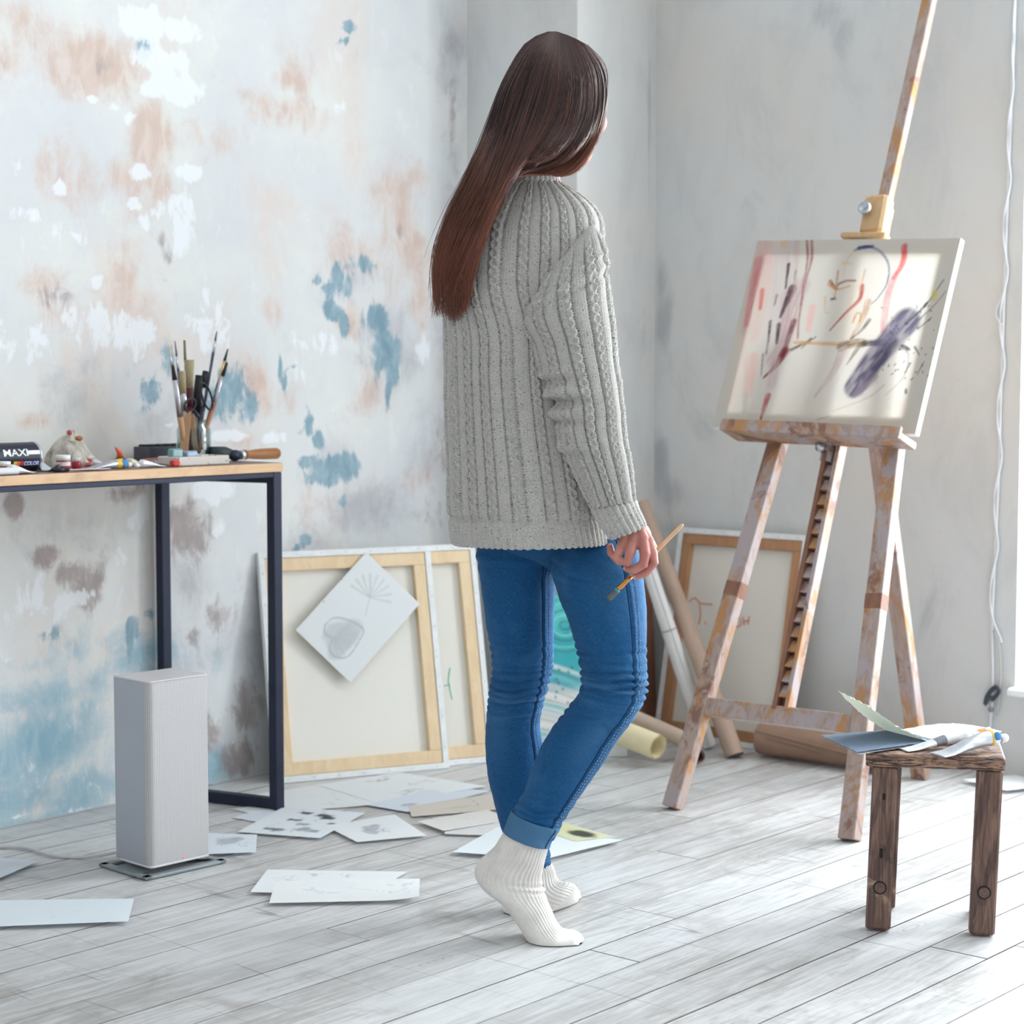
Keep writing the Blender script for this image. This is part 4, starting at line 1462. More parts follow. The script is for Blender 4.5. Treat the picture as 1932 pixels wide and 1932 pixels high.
Geo().add(*lathe(b + UP * .0145, [(.009, .012), (.0125, .014), (.0095, .024), (.0115, .04), (.0135, .07), (.0138, L_ - .006), (.012, L_ - .001), (.004, L_)], 22, (1, 0, 0))).make('wooden_handle', wood('amber_handle_wood', [(176, 122, 76), (152, 98, 56)], (4, 40, 40), .4), tl_, smooth=True)

# ---- glass jar of brushes
JY = 3.56
jc = tq(365, JY, TT + .001)
JR, JH = .0405, .098
jar = thing('glass_jar', jc, 'clear glass jar crammed with brushes and sticks near the right end of the table', 'jar')
Geo().add(*lathe(jc, [(JR * .9, 0), (JR, .006), (JR, JH * .78), (JR * .84, JH * .88), (JR * .84, JH), (JR * .88, JH * 1.01), (JR * .80, JH), (JR * .80, JH * .88), (JR * .95, JH * .77), (JR * .95, .008), (.001, .006)], 36, caps=False)).make('jar_glass', clear, jar, smooth=True)
hair_b = plain('dark_bristle', (46, 32, 36), .7, bump=.3, scale=200)
hair_t = plain('hog_bristle', (172, 158, 126), .7, bump=.3, scale=200)
hair_y = plain('pale_bristle', (226, 206, 168), .7)
hair_k = plain('teal_black_bristle', (34, 48, 56), .7)
ferr = plain('ferrule_silver', (196, 198, 204), .25, .9)
hw_ = wood('bare_handle_wood', [(196, 158, 122), (180, 138, 104)], (30, 30, 4), .5)
hblk = plain('black_lacquer', (28, 28, 44), .35)
hblu = plain('blue_lacquer', (44, 66, 120), .35)


def jp(x, y, Y):
    p = on_y(x, y, Y)
    return p


def brush(name, foot, tip, parts, label, cat='brush', group=None, flat=1.0):
    """foot/tip: (px,py,Y). parts: list of (fraction from, to, radius0, radius1, material, part name)"""
    a, b = jp(*foot), jp(*tip)
    T = thing(name, a, label, cat, group)
    for (f0, f1, r0, r1, m_, pn_) in parts:
        p, q = a + (b - a) * f0, a + (b - a) * f1
        Vv, Ff = tube([p, (p + q) / 2, q], [r0, (r0 + r1) / 2, r1], 10)
        if flat != 1.0:
            Vv = np.asarray(Vv)
            t = nrm(b - a)
            dpt = nrm(np.cross(t, nrm(np.cross(t, _FH))))
            c = a + ((Vv - a) @ t)[:, None] * t
            o = Vv - c
            Vv = c + o - (o @ dpt)[:, None] * dpt * (1 - 1 / flat ** 1.0)
        Geo().add(Vv, Ff).make(pn_, m_, T, smooth=True)
    return T


def std(hm, bm, r=.0035, fr_=(.70, .84), br=.0038, tipr=.0015):
    return [(0, fr_[0], r * .7, r * 1.1, hm, 'handle'), (fr_[0], fr_[1], r * 1.05, br, ferr, 'ferrule'), (fr_[1], 1, br, tipr, bm, 'bristles')]


yb = JY
brush('paintbrush', (345, 850, yb), (319, 650, yb - .01), std(hw_, hair_y, .003, (.8, .9), .0025), 'slim pale-tipped brush, leftmost in the glass jar')
brush('paintbrush', (350, 855, yb - .02), (326, 690, yb - .03), [(0, .42, .005, .0075, hw_, 'handle'), (.42, .84, .0075, .0062, ferr, 'ferrule'), (.84, 1, .0062, .003, hair_b, 'bristles')], 'fat brush with long silver ferrule leaning left in the jar')
brush('paintbrush', (352, 850, yb + .01), (323, 672, yb), std(hblk, hair_k, .0036), 'black-handled brush with dark tip behind the fat silver brush')
brush('paintbrush', (353, 850, yb), (330, 643, yb + .01), std(hblu, hair_k, .003, (.74, .86), .002, .001), 'thin blue-handled brush standing near the left of the jar')
brush('paintbrush', (356, 850, yb + .015), (348, 642, yb + .02), [(0, .8, .0022, .0022, plain('wire', (110, 106, 100), .4, .6), 'handle'), (.8, 1, .0032, .0028, plain('olive_tip', (120, 112, 84), .7), 'bristles')], 'bent wire-handled brush with olive tip standing in the jar')
brush('paintbrush', (356, 855, yb), (357, 679, yb + .005), [(0, .50, .005, .008, plain('maroon_handle', (92, 36, 48), .35), 'handle'), (.50, .70, .0098, .0105, plain('maroon_handle', (92, 36, 48), .35), 'ferrule'), (.70, 1, .0105, .0118, hair_t, 'bristles')], 'wide flat hog brush with maroon collar in the middle of the jar', flat=2.2)
brush('paintbrush', (350, 850, yb - .005), (343, 700, yb - .005), [(0, .5, .004, .006, plain('cream_handle', (206, 196, 178), .5), 'handle'), (.5, .72, .0085, .0085, ferr, 'ferrule'), (.72, 1, .0085, .0085, hair_t, 'bristles')], 'short flat brush with shiny ferrule beside the wide hog brush', flat=2.0)
brush('paintbrush', (372, 850, yb), (409, 625, yb + .015), std(plain('slate_handle', (66, 74, 92), .4), hair_k, .0032, (.82, .92), .0022, .001), 'tallest slender dark brush leaning right out of the jar')
brush('paintbrush', (376, 852, yb - .01), (430, 658, yb - .01), [(0, .66, .004, .0038, hblk, 'handle'), (.66, .88, .0036, .0032, plain('brass_ferrule', (222, 190, 130), .35, .6), 'ferrule'), (.88, 1, .0038, .0015, hair_k, 'bristles')], 'brush with brass ferrule, rightmost and highest leaning right')
brush('paintbrush', (374, 855, yb - .02), (428, 684, yb - .025), [(0, .55, .005, .0065, wood('reddish_handle', [(176, 120, 92), (156, 100, 78)], (30, 30, 4), .4), 'handle'), (.55, .85, .0058, .0048, ferr, 'ferrule'), (.85, 1, .005, .003, hair_b, 'bristles')], 'reddish wooden brush with dark round tip leaning right')
brush('paintbrush', (366, 850, yb + .01), (388, 700, yb + .01), [(0, .55, .004, .006, hblk, 'handle'), (.55, .8, .0065, .0075, ferr, 'ferrule'), (.8, 1, .0085, .007, black_plastic, 'bristles')], 'black-topped brush with bright ferrule right of the scissors')
brush('putty_knife', (362, 850, yb + .012), (376, 708, yb + .008), [(0, .5, .007, .008, plain('steel_blade', (120, 124, 132), .35, .8), 'blade'), (.5, 1, .0105, .0095, black_plastic, 'handle')], 'putty knife with thick black handle upwards in the middle of the jar', 'putty knife', flat=1.5)
# wooden spatulas in front
for (f, t_, wd_, lab) in (((347, 853), (354, 775), .019, 'broad wooden spatula with slanted end at the front of the jar'), ((370, 853), (361, 780), .012, 'narrow wooden stick crossing the broad spatula in the jar')):
    a, b = jp(f[0], f[1], 3.535), jp(t_[0], t_[1], 3.53)
    t = nrm(b - a)
    s = nrm(np.cross(t, _FH))
    d_ = np.cross(t, s)
    V = []
    for k in (-.002, .002):
        V += [a - s * wd_ / 2 + d_ * k, a + s * wd_ / 2 + d_ * k, b + s * wd_ * .5 - t * .022 + d_ * k, b + s * wd_ * .1 - t * .006 + d_ * k, b - s * wd_ * .42 + d_ * k, b - s * wd_ * .5 - t * .01 + d_ * k]
    n = 6
    F = [tuple(range(n))[::-1], tuple(range(n, 2 * n))] + [(k, (k + 1) % n, n + (k + 1) % n, n + k) for k in range(n)]
    obj('wooden_spatula', V, F, hw_, label=lab, cat='spatula')
# scissors handles up
s0 = jp(379, 845, yb - .018)
scs = thing('scissors', s0, 'dark-handled scissors standing handles up in the glass jar', 'scissors')
for (cx_, cy2, rx_, ry_, an) in ((359, 764, 9.5, 13, .45), (390, 748, 8.5, 26, -.30)):
    P = []
    for k in range(26):
        q = 2 * PI * k / 25
        x_, y_ = rx_ * math.cos(q), ry_ * math.sin(q)
        P.append(jp(cx_ + x_ * math.cos(an) - y_ * math.sin(an), cy2 + x_ * math.sin(an) + y_ * math.cos(an), yb - .030))
    Geo().tube(P, .0026, 8, caps=False).make('handle_ring', black_plastic, scs, smooth=True)
Geo().tube([jp(366, 775, yb - .030), jp(378, 790, yb - .022), jp(381, 848, yb - .014)], [.004, .0055, .003], 8).make('blade', plain('dark_blade', (56, 58, 70), .35, .6), scs, smooth=True)
Geo().tube([jp(384, 772, yb - .030), jp(377, 792, yb - .025), jp(372, 848, yb - .014)], [.004, .0055, .003], 8).make('blade', plain('dark_blade', (56, 58, 70), .35, .6), scs, smooth=True)

# ================================================================== HEATER (white tower with grille)
phi = math.radians(46)
hx = nrm(_R * math.cos(phi) + _FH * math.sin(phi))        # along the grille, away to the right
hy = nrm(_R * -math.sin(phi) + _FH * math.cos(phi))       # along the plain side, away to the left
hd0 = 3.935
hb = at_d(284, 1640, hd0)
ht = at_d(283.5, 1287, hd0)
Z0, Z1 = hb[2], ht[2]
hc = np.array([hb[0], hb[1], 0])
HL, HW = .150, .122
heater = thing('fan_heater', hc + hx * HL / 2 + hy * HW / 2, 'light grey tower fan heater with perforated front standing before the work table', 'heater')
hsil = plain('satin_silver_white', (180, 186, 195), .38, .25, var=.02, scale=8, bump=.01)
hbot, htop = hc + UP * Z0, hc + UP * Z1


def rbox(c, L, W, z0, z1, rad, ins=.004, seg=6, front_only=True):
    """upright box: corner c, rounded vertical edges at the grille front"""
    pr = []
    cs = [(0, 0, rad), (L, 0, rad * .35), (L, W, rad * .3), (0, W, rad * .3)]
    for (x, y, r_), a0 in zip(cs, (PI, 1.5 * PI, 0, .5 * PI)):
        ox, oy = (r_ if x == 0 else L - r_), (r_ if y == 0 else W - r_)
        for k in range(seg + 1):
            an = a0 + (PI / 2) * k / seg
            pr.append((ox + r_ * math.cos(an), oy + r_ * math.sin(an)))
    n = len(pr)
    V = []
    cxm, cym = L / 2, W / 2
    for (z, s) in ((z0, ins), (z0 + ins, 0), (z1 - ins, 0), (z1, ins)):
        for (x, y) in pr:
            V.append(c + hx * (x + (s if x < cxm else -s)) + hy * (y + (s if y < cym else -s)) + UP * z)
    F = []
    for i in range(3):
        for k in range(n):
            q = (k + 1) % n
            F.append((i * n + k, i * n + q, (i + 1) * n + q, (i + 1) * n + k))
    F += [tuple(range(n))[::-1], tuple(3 * n + k for k in range(n))]
    return V, F


Geo().add(*rbox(hc + hy * .012, HL, HW - .012, Z0 + .004, Z1 - .003, .004, .001)).make('body', hsil, heater)
Geo().add(*rbox(hc - hx * .0006, HL + .0012, HW + .001, Z1 - .0035, Z1, .010, .001)).make('top_cap', plain('top_cap_white', (212, 210, 214), .4, .1, var=.02), heater)
Geo().add(*rbox(hc, HL, HW * .9, Z0, Z0 + .0055, .010, .001)).make('bottom_trim', plain('trim_white', (226, 226, 228), .4, var=.02), heater)
# perforated grille: rounded at the near edge, real holes' pattern as fine relief
Mq = Mat('perforated_grille')
uvn = Mq.n('UVMap').outputs[0]
sp = Mq.n('SeparateXYZ', {0: uvn})
px_ = Mq.math('SINE', Mq.math('MULTIPLY', sp.outputs[0], 2 * PI / .0044))
pz_ = Mq.math('SINE', Mq.math('MULTIPLY', sp.outputs[1], 2 * PI / .0036))
hole = Mq.math('MULTIPLY', Mq.ramp(px_, -.15, .75), Mq.ramp(pz_, -.5, .5))
colq = Mq.mix(Mq.math('MULTIPLY', hole, .60), lin((204, 201, 201)), lin((104, 100, 104)))
grm = Mq.done(Mq.bsdf(colq, .42, .15, .4, Mq.bump(Mq.math('SUBTRACT', 1.0, hole), .5, .002)))
nu, nv = 28, 60
V, UVs = [], []
rad = .013
arc = [(rad - rad * math.cos(a_), rad - rad * math.sin(a_)) for a_ in np.linspace(0, PI / 2, 10)]      # from the side round to the front
path = [(0.0, .016)] + [(x, y) for (x, y) in arc] + [(x, 0.0) for x in np.linspace(rad + .004, HL - .0015, 16)]
path = np.array(path)
dl = np.concatenate([[0], np.cumsum(np.linalg.norm(np.diff(path, axis=0), axis=1))])
for j in range(nv):
    z = Z0 + .0055 + (Z1 - .0036 - Z0 - .0055) * j / (nv - 1)
    for (x, y), s in zip(path, dl):
        V.append(hc + hx * x + hy * y + UP * z)
        UVs.append((s, z))
obj('grille', V, grid_faces(len(path), nv), grm, heater, smooth=True, uv=UVs, label='finely perforated front grille')
led = hc + hx * .098 - hy * .0004 + UP * (Z0 + .0)
lp = on_plane(346, 1618, hc, hy)
Ml = Mat('red_indicator')
em = Ml.n('Emission', {'Color': (1, .12, .10, 1), 'Strength': 1.6}).outputs[0]
Geo().add(*lathe(lp - hy * .0002, [(.0021, 0), (.0021, .0008)], 12, -hy)).make('indicator_light', Ml.done(em), heater, label='small red indicator light')
# base: flat frame with two curved feet
bm_ = plain('base_grey_metal', (150, 160, 164), .4, .5, var=.04)
base_c = hc + hx * HL / 2 + hy * HW / 2
bl, bw_ = .205, .168
cb_ = [base_c + hx * i * bl / 2 + hy * j * bw_ / 2 for (i, j) in ((-1, -1), (1, -1), (1, 1), (-1, 1))]
baseo = Geo()
for i in range(4):
    a, b = cb_[i], cb_[(i + 1) % 4]
    t = nrm(b - a)
    inn = nrm(base_c - (a + b) / 2)
    Geo().beam(a + inn * .0085 + UP * .0045, b + inn * .0085 + UP * .0045, .017, .006, up=UP, ch=.001).make('base_frame', bm_, heater)
for s in (-1, 1):
    P = []
    m = 9
    Vf = []
    for k in range(m):
        f = k / (m - 1)
        o = base_c + hx * s * (bl / 2 - .012 - .045 * math.sin(f * PI / 2)) + UP * (.006 + (Z0 - .004) * (1 - math.cos(f * PI / 2)))
        for q in (-.042, .042):
            Vf.append(o + hy * q)
        for q in (.042, -.042):
            Vf.append(o + hy * q + hx * s * .003)
    Ff = []
    for k in range(m - 1):
        for q in range(4):
            r_ = (q + 1) % 4
            Ff.append((k * 4 + q, k * 4 + r_, k * 4 + 4 + r_, k * 4 + 4 + q))
    obj('curved_foot', Vf, Ff, bm_, heater, smooth=False)
# mains cable, part of the heater
ca_ = [(210, 1617), (160, 1617), (100, 1614), (50, 1600), (0, 1598), (-60, 1602), (-120, 1600)]
P = [on_z(x, y, .005) for x, y in ca_]
P[0] = hc + hy * HW * .98 + hx * .03 + UP * .03
Geo().tube(spline(P, 50), .0036, 8).make('mains_cable', plain('white_cable', (208, 206, 210), .45, var=.02), heater, smooth=True)

# ================================================================== LEANING CANVASES
linen = lambda nm, rgb: plain(nm, rgb, .8, var=.012, scale=300, bump=.1)
CAN_EDGE = plain('primed_canvas_fold', (236, 238, 238), .75, var=.05, scale=40)
staple = plain('staple_grey', (170, 176, 180), .4, .6)


def leaning_canvas(label, BLf, BRf, lean, px_tl, px_tr, back_rgb, bar_w=.046, back=True, thick=.02, wood_m=None, fold=.016, push=0.0, extra=None, name='stretched_canvas'):
    """canvas leaning away from the camera: floor points of its base, lean angle, pixel rows of its top corners"""
    n0 = nrm(np.cross(UP, BRf - BLf))
    if n0 @ _FH < 0:
        n0 = -n0
    BLf, BRf = BLf + n0 * push, BRf + n0 * push
    upd = UP * math.cos(lean) + n0 * math.sin(lean)
    nn = n0 * -math.cos(lean) + UP * math.sin(lean)        # facing the camera
    TL = on_plane(*px_tl, BLf, nn)
    TR = on_plane(*px_tr, BLf, nn)
    b = nrm(BRf - BLf)
    hl, hr = (TL - BLf) @ upd, (TR - BRf) @ upd
    h = (hl + hr) / 2
    x1 = (BRf - BLf) @ b
    O = BLf + UP * .001
    pt = lambda u, v, w: O + b * u + upd * v + nn * w
    T = thing(name, (BLf + BRf) / 2, label, 'canvas')
    wm = wood_m or SW
    # primed cloth on the far side with its turned edges
    V, F = [], []
    for w in (-thick, 0):
        V += [pt(0, 0, w), pt(x1, 0, w), pt(x1, h, w), pt(0, h, w)]
    F = [(0, 1, 2, 3), (0, 4, 5, 1)[::-1], (1, 5, 6, 2)[::-1], (2, 6, 7, 3)[::-1], (3, 7, 4, 0)[::-1]]
    obj('cloth_front', V, F, CAN_EDGE, T)
    if back:
        f = fold
        for (p, q, hor) in (((0, f / 2), (x1, f / 2), 1), ((0, h - f / 2), (x1, h - f / 2), 1), ((f / 2, f), (f / 2, h - f), 0), ((x1 - f / 2, f), (x1 - f / 2, h - f), 0)):
            Geo().beam(pt(p[0], p[1], .0008), pt(q[0], q[1], .0008), f, .0022, up=nn, ch=.0008).make('cloth_fold', CAN_EDGE, T)
            k = 7
            for i in range(k):
                s = (i + .5) / k
                c = np.array(p) * (1 - s) + np.array(q) * s
                d = np.array([.006, 0]) if hor else np.array([0, .006])
                Geo().beam(pt(*(c - d / 2), .0022), pt(*(c + d / 2), .0022), .0012, .0008, up=nn, ch=.0002).make('staple', staple, T)
        bw = bar_w
        for (p, q) in (((f, f + bw / 2), (x1 - f, f + bw / 2)), ((f, h - f - bw / 2), (x1 - f, h - f - bw / 2)), ((f + bw / 2, f + bw), (f + bw / 2, h - f - bw)), ((x1 - f - bw / 2, f + bw), (x1 - f - bw / 2, h - f - bw))):
            Geo().beam(pt(p[0], p[1], -thick / 2), pt(q[0], q[1], -thick / 2), bw, thick - .001, up=nn, ch=.0015).make('stretcher_bar', wm, T)
        obj('cloth_back', [pt(.005, .005, -thick + .003), pt(x1 - .005, .005, -thick + .003), pt(x1 - .005, h - .005, -thick + .003), pt(.005, h - .005, -thick + .003)], [(0, 1, 2, 3)], linen('linen_' + label[:12], back_rgb), T)
    return T, pt, x1, h, nn


L13 = math.radians(13)
c1 = (on_z(520, 1480), on_z(848, 1450))
T1, pt1, w1_, h1_, nn1 = leaning_canvas('large stretched canvas seen from behind, a drawing hung on it, beside the table', c1[0], c1[1], L13, (485, 1043), (803, 1031), (236, 233, 224), .034)
dirb = nrm(c1[1] - c1[0])
c2a, c2b = c1[0] + dirb * .30, c1[1] + dirb * (np.linalg.norm(on_z(940, 1441) - c1[1]))
T2, pt2, w2_, h2_, nn2 = leaning_canvas('stretched canvas with a green pencil mark, tucked behind the large leaning one', c2a, c2b, L13, (700, 1034), (900, 1026), (232, 228, 218), .034, push=.027)
grn = plain('green_pencil', (86, 196, 160), .7)
for P_ in ([(849, 1260), (846, 1285), (850, 1305), (853, 1320)], [(838, 1294), (849, 1292)]):
    q = [on_plane(x, y, pt2(0, 0, -.016), nn2) for x, y in P_]
    Geo().tube(q, .0012, 5).make('pencil_mark', grn, T2, label='green pencil mark on the linen')
# drawing hanging on canvas 1
d_px = [(660, 1288), (557, 1189), (668, 1062), (790, 1140)]          # BR.. as quad BL,TL order below
Dq = [on_plane(x, y, pt1(0, 0, .002), nn1) for x, y in d_px]
di = Img(110, 90, (240, 243, 244))
di.asp = np.linalg.norm(Dq[2] - Dq[1]) / np.linalg.norm(Dq[1] - Dq[0])
# sheet axes: BL=bottom tip, BR=right corner, TR=top, TL=left corner
BLd, TLd, TRd, BRd = Dq[0], Dq[1], Dq[2], Dq[3]
TRd = BRd + TLd - BLd


def uvd(x, y):
    p = on_plane(x, y, BLd, nn1) - BLd
    e1, e2 = BRd - BLd, TLd - BLd
    A = np.stack([e1, e2], 1)
    return tuple(np.linalg.lstsq(A, p, rcond=None)[0])


cen = uvd(646, 1200)
GR = (206, 212, 214)
for (x, y, rx, ry) in ((632, 1195, .16, .16), (660, 1192, .16, .15), (640, 1222, .15, .14), (648, 1205, .16, .16)):
    di.blotch(uvd(x, y), rx, ry, GR, .75, .35, 3)
heart = [(612, 1180), (630, 1166), (660, 1172), (684, 1188), (676, 1210), (656, 1238), (634, 1240), (620, 1225), (626, 1205), (612, 1195), (612, 1180)]
di.stroke([uvd(*p) for p in heart], .022, (196, 200, 204), .8, .022)
for (x, y) in ((662, 1176), (680, 1192), (672, 1216), (650, 1236), (636, 1238)):
    di.stroke([uvd(630, 1204), uvd(x, y)], .012, (198, 203, 206), .7, .008)
for k in range(9):
    an = -2.6 + k * .35
    di.stroke([uvd(696, 1128), uvd(696 + 40 * math.cos(an), 1128 + 44 * math.sin(an))], .012, (216, 221, 221), .7, .03)
di.stroke([uvd(688, 1160), uvd(698, 1120), uvd(700, 1085)], .010, (196, 202, 204), .8, .006)
dth = nn1 * .004
Td = thing('botanical_drawing', BLd, 'white sheet with faint grey leaf drawing hung diagonally on the back of the large canvas', 'drawing')
sheet('drawing_sheet', BLd + dth, BRd + dth, TRd + dth, TLd + dth, di, PAPER, Td, lift=lambda u, v: np.outer(.004 * u * (1 - v), nn1))
obj('backing_card', [BLd + dth * .5, BRd + dth * .5, TRd + dth * .5, TLd + dth * .5], [(0, 1, 2, 3)], plain('card_edge', (206, 198, 170), .8), Td)
for (x, y) in ((645, 1093), (611, 1135)):
    c = on_plane(x, y, BLd + dth, nn1)
    Geo().add(*lathe(c, [(.0016, 0), (.0014, .001)], 8, nn1)).make('punch_hole', plain('hole_grey', (120, 120, 112), .8), Td)

# teal swirl painting glimpsed between the legs
ti = Img(110, 130, (222, 226, 222))
c3 = (on_z(955, 1437), on_z(1184, 1427))
n0 = nrm(np.cross(UP, c3[1] - c3[0]))
n0 = n0 if n0 @ _FH > 0 else -n0
ln3 = math.radians(11)
nn3 = n0 * -math.cos(ln3) + UP * math.sin(ln3)
up3 = UP * math.cos(ln3) + n0 * math.sin(ln3)
h3 = .44
b3 = nrm(c3[1] - c3[0])
w3 = np.linalg.norm(c3[1] - c3[0])
O3 = c3[0] + UP * .001
ti.asp = h3 / w3


def uvt(x, y):
    p = on_plane(x, y, O3, nn3) - O3
    return ((p @ b3) / w3, (p @ up3) / h3)


TQ = (64, 186, 184)
ti.blotch(uvt(1070, 1160), .55, .45, (92, 200, 196), 1, .5, 2, 6)
ti.blotch(uvt(1060, 1240), .5, .22, (60, 170, 180), .9, .6, 4, 7)
cc_ = (1066, 1180)
for k, (r_, colr) in enumerate(((10, (60, 96, 110)), (24, (150, 226, 216)), (36, (60, 110, 124)), (52, (130, 220, 208)), (62, (66, 128, 140)))):
    P_ = [uvt(cc_[0] + r_ * math.cos(q), cc_[1] + r_ * .8 * math.sin(q)) for q in np.linspace(0, 2 * PI * .95, 14)]
    ti.stroke(P_, .022, colr, .55, .014)
for k in range(9):
    y0 = 1255 + k * 19
    ti.stroke([uvt(1000, y0 - 8), uvt(1060, y0 + 6), uvt(1130, y0 + 34)], .04, ((232, 236, 232), (120, 196, 200), (206, 212, 210))[k % 3], .85, .03, .4, seed=k)
    ti.stroke([uvt(1000, y0 + 2), uvt(1060, y0 + 16), uvt(1130, y0 + 44)], .012, ((116, 110, 120), (80, 150, 190), (170, 150, 150))[k % 3], .7, .008, .4, seed=k + 20)
for k in range(20):
    x, y = rng.uniform(1020, 1110), rng.uniform(1240, 1330)
    ti.stroke([uvt(x, y), uvt(x + 2, y + 2)], .018, (54, 70, 84), .7, .012)
T3 = thing('teal_painting', (c3[0] + c3[1]) / 2, 'teal swirl painting propped behind the standing person', 'painting')
pt3 = lambda u, v, w: O3 + b3 * u + up3 * v + nn3 * w
sheet('painted_face', pt3(0, 0, 0), pt3(w3, 0, 0), pt3(w3, h3, 0), pt3(0, h3, 0), ti, PAINTED, T3)
V = []
for wz in (-.018, -.0005):
    V += [pt3(0, 0, wz), pt3(w3, 0, wz), pt3(w3, h3, wz), pt3(0, h3, wz)]
obj('canvas_body', V, [(3, 2, 1, 0), (0, 4, 5, 1)[::-1], (1, 5, 6, 2)[::-1], (2, 6, 7, 3)[::-1], (3, 7, 4, 0)[::-1], (4, 5, 6, 7)], CAN_EDGE, T3)

# canvas at the right wall, seen from behind
kR = 0.20
aR = math.atan(kR)
XB = 4.425
Vh = lambda x, y: on_plane(x, y, (XB, 3, 0), (1, 0, -kR))
yl_, yr_ = Vh(1232, 1400)[1], Vh(1503, 1200)[1]
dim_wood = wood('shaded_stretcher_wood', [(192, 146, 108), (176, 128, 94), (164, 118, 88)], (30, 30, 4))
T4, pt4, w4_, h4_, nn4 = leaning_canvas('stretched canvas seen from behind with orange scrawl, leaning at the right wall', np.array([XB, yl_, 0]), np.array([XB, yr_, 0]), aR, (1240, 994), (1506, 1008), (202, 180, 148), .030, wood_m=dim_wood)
red_ch = plain('orange_chalk', (224, 138, 108), .8)
scr = [[(1300, 1135), (1312, 1128), (1322, 1138), (1344, 1140)], [(1320, 1138), (1322, 1160), (1318, 1178)], [(1330, 1172), (1333, 1178)], [(1392, 1166), (1385, 1174), (1390, 1183), (1398, 1178), (1396, 1168), (1392, 1166)],
       [(1402, 1164), (1404, 1180)], [(1402, 1173), (1414, 1170)], [(1414, 1162), (1411, 1178)], [(1352, 1166), (1350, 1180), (1360, 1178)], [(1368, 1166), (1372, 1182)]]
for P_ in scr:
    q = [on_plane(x, y, pt4(0, 0, -.016), nn4) for x, y in P_]
    Geo().tube(spline(q, 3 * len(q)) if len(q) > 2 else q, .0016, 5).make('chalk_scrawl', red_ch, T4, label='orange chalk letters on the linen')

# reddish-brown board behind the rolls
bR = plain('red_brown_board', (150, 104, 84), .7, var=.1, scale=9)
pA, pB = np.array([4.29, 3.325, 0]), np.array([4.52, 3.362, 0])
n0 = nrm(np.cross(UP, pB - pA)); n0 = n0 if n0 @ _FH > 0 else -n0
tA, tB = pA + n0 * .022 + UP * .46, pB + n0 * .022 + UP * .46
bb = thing('brown_board', (pA + pB) / 2, 'reddish brown wooden board standing in the corner behind the white roll', 'board')
mA, mB = (pA + pB) / 2, (tA + tB) / 2
Geo().beam(mA + UP * .001, mB, np.linalg.norm(pB - pA), .014, up=n0).make('board_panel', bR, bb)
s_ = nrm(pB - pA)
Geo().beam(mA + s_ * .03 + UP * .12 - n0 * .010 + n0 * .006, mA + s_ * .03 + UP * .40 - n0 * .010 + n0 * .019, .022, .006, up=n0).make('board_batten', plain('dark_red_batten', (134, 80, 62), .6), bb)

# ================================================================== ROLLS
def roll(a, b, r, mat, label, name='paper_roll', taper=1.0, turns=1.6, gap=.0035, inner=.72, cat='paper roll', tied=None, squash=1.0, edge=None):
    """sheet rolled into a tube, its end showing the spiral"""
    a, b = np.asarray(a, float), np.asarray(b, float)
    T = thing(name, (a[0] / 2 + b[0] / 2, a[1] / 2 + b[1] / 2, min(a[2], b[2]) - r * .8), label, cat)
    ax = nrm(b - a)
    ref = UP if abs(ax[2]) < .9 else np.array([1.0, 0, 0])
    s = nrm(np.cross(ax, ref)); u = np.cross(s, ax)
    n = int(44 * turns)
    ph = np.linspace(0, 2 * PI * turns, n)
    rr = r * inner + (r - r * inner) * (ph / ph[-1]) ** .8
    m = 5
    V = []
    for k in range(m):
        for q in range(n):
            V.append(a + (b - a) * k / (m - 1) + (s * math.cos(ph[q]) + u * math.sin(ph[q]) * squash) * rr[q] * (1 + (taper - 1) * k / (m - 1)))
    F = grid_faces(n, m)
    obj('rolled_sheet', V, F, mat, T, smooth=True)
    for e, d in ((a, 1), (b, taper)):
        Ve = []
        for q in range(n):
            for dr in (0, -.0011):
                Ve.append(e + (s * math.cos(ph[q]) + u * math.sin(ph[q]) * squash) * (rr[q] * d + dr))
        Fe = [(2 * q, 2 * q + 2, 2 * q + 3, 2 * q + 1) for q in range(n - 1)]
        obj('paper_edge', Ve, Fe, edge or mat, T)
    if tied:
        for f in tied:
            c = a + (b - a) * f
            P_ = [c + (s * math.cos(q) + u * math.sin(q)) * (r * 1.025 * (1 + (taper - 1) * f)) for q in np.linspace(0, 2 * PI, 25)]
            Geo().tube(P_, .0014, 6, caps=False).make('string', plain('grey_twine', (150, 142, 130), .8), T)
    return T


kraft = plain('kraft_paper', (184, 160, 142), .7, var=.05, scale=12)
kraft_dk = plain('dark_kraft_paper', (158, 128, 110), .7, var=.08, scale=12)
whitep = plain('white_roll_paper', (226, 224, 222), .7, var=.03)
yellowp = plain('cream_yellow_paper', (238, 226, 186), .7, var=.03)
pe = plain('paper_edge_tan', (226, 206, 160), .8)
r1b = on_z(1387, 1430)
roll(r1b + UP * .006 , on_y(1212, 948, 3.305), .0270, kraft, 'tall kraft-paper roll leaning in the corner to the right of the white roll', inner=.8, taper=.72)
r2b = on_z(1334, 1412)
roll(r2b + UP * .006, on_y(1213, 1040, 3.20), .0255, whitep, 'tall white paper roll tied with string leaning in the corner', inner=.78, tied=(.60,), taper=.8)
y1 = on_z(1243, 1431)
y1 = np.array([y1[0], y1[1], 0.0355])
yb_ = on_z(1150, 1400, .0355)
roll(at_d(1241, 1409, 5.03), at_d(1168, 1380, 5.12), .0355, yellowp, 'cream yellow paper roll lying on the floor, its open end facing the viewer', inner=.74, turns=2.1, edge=pe)
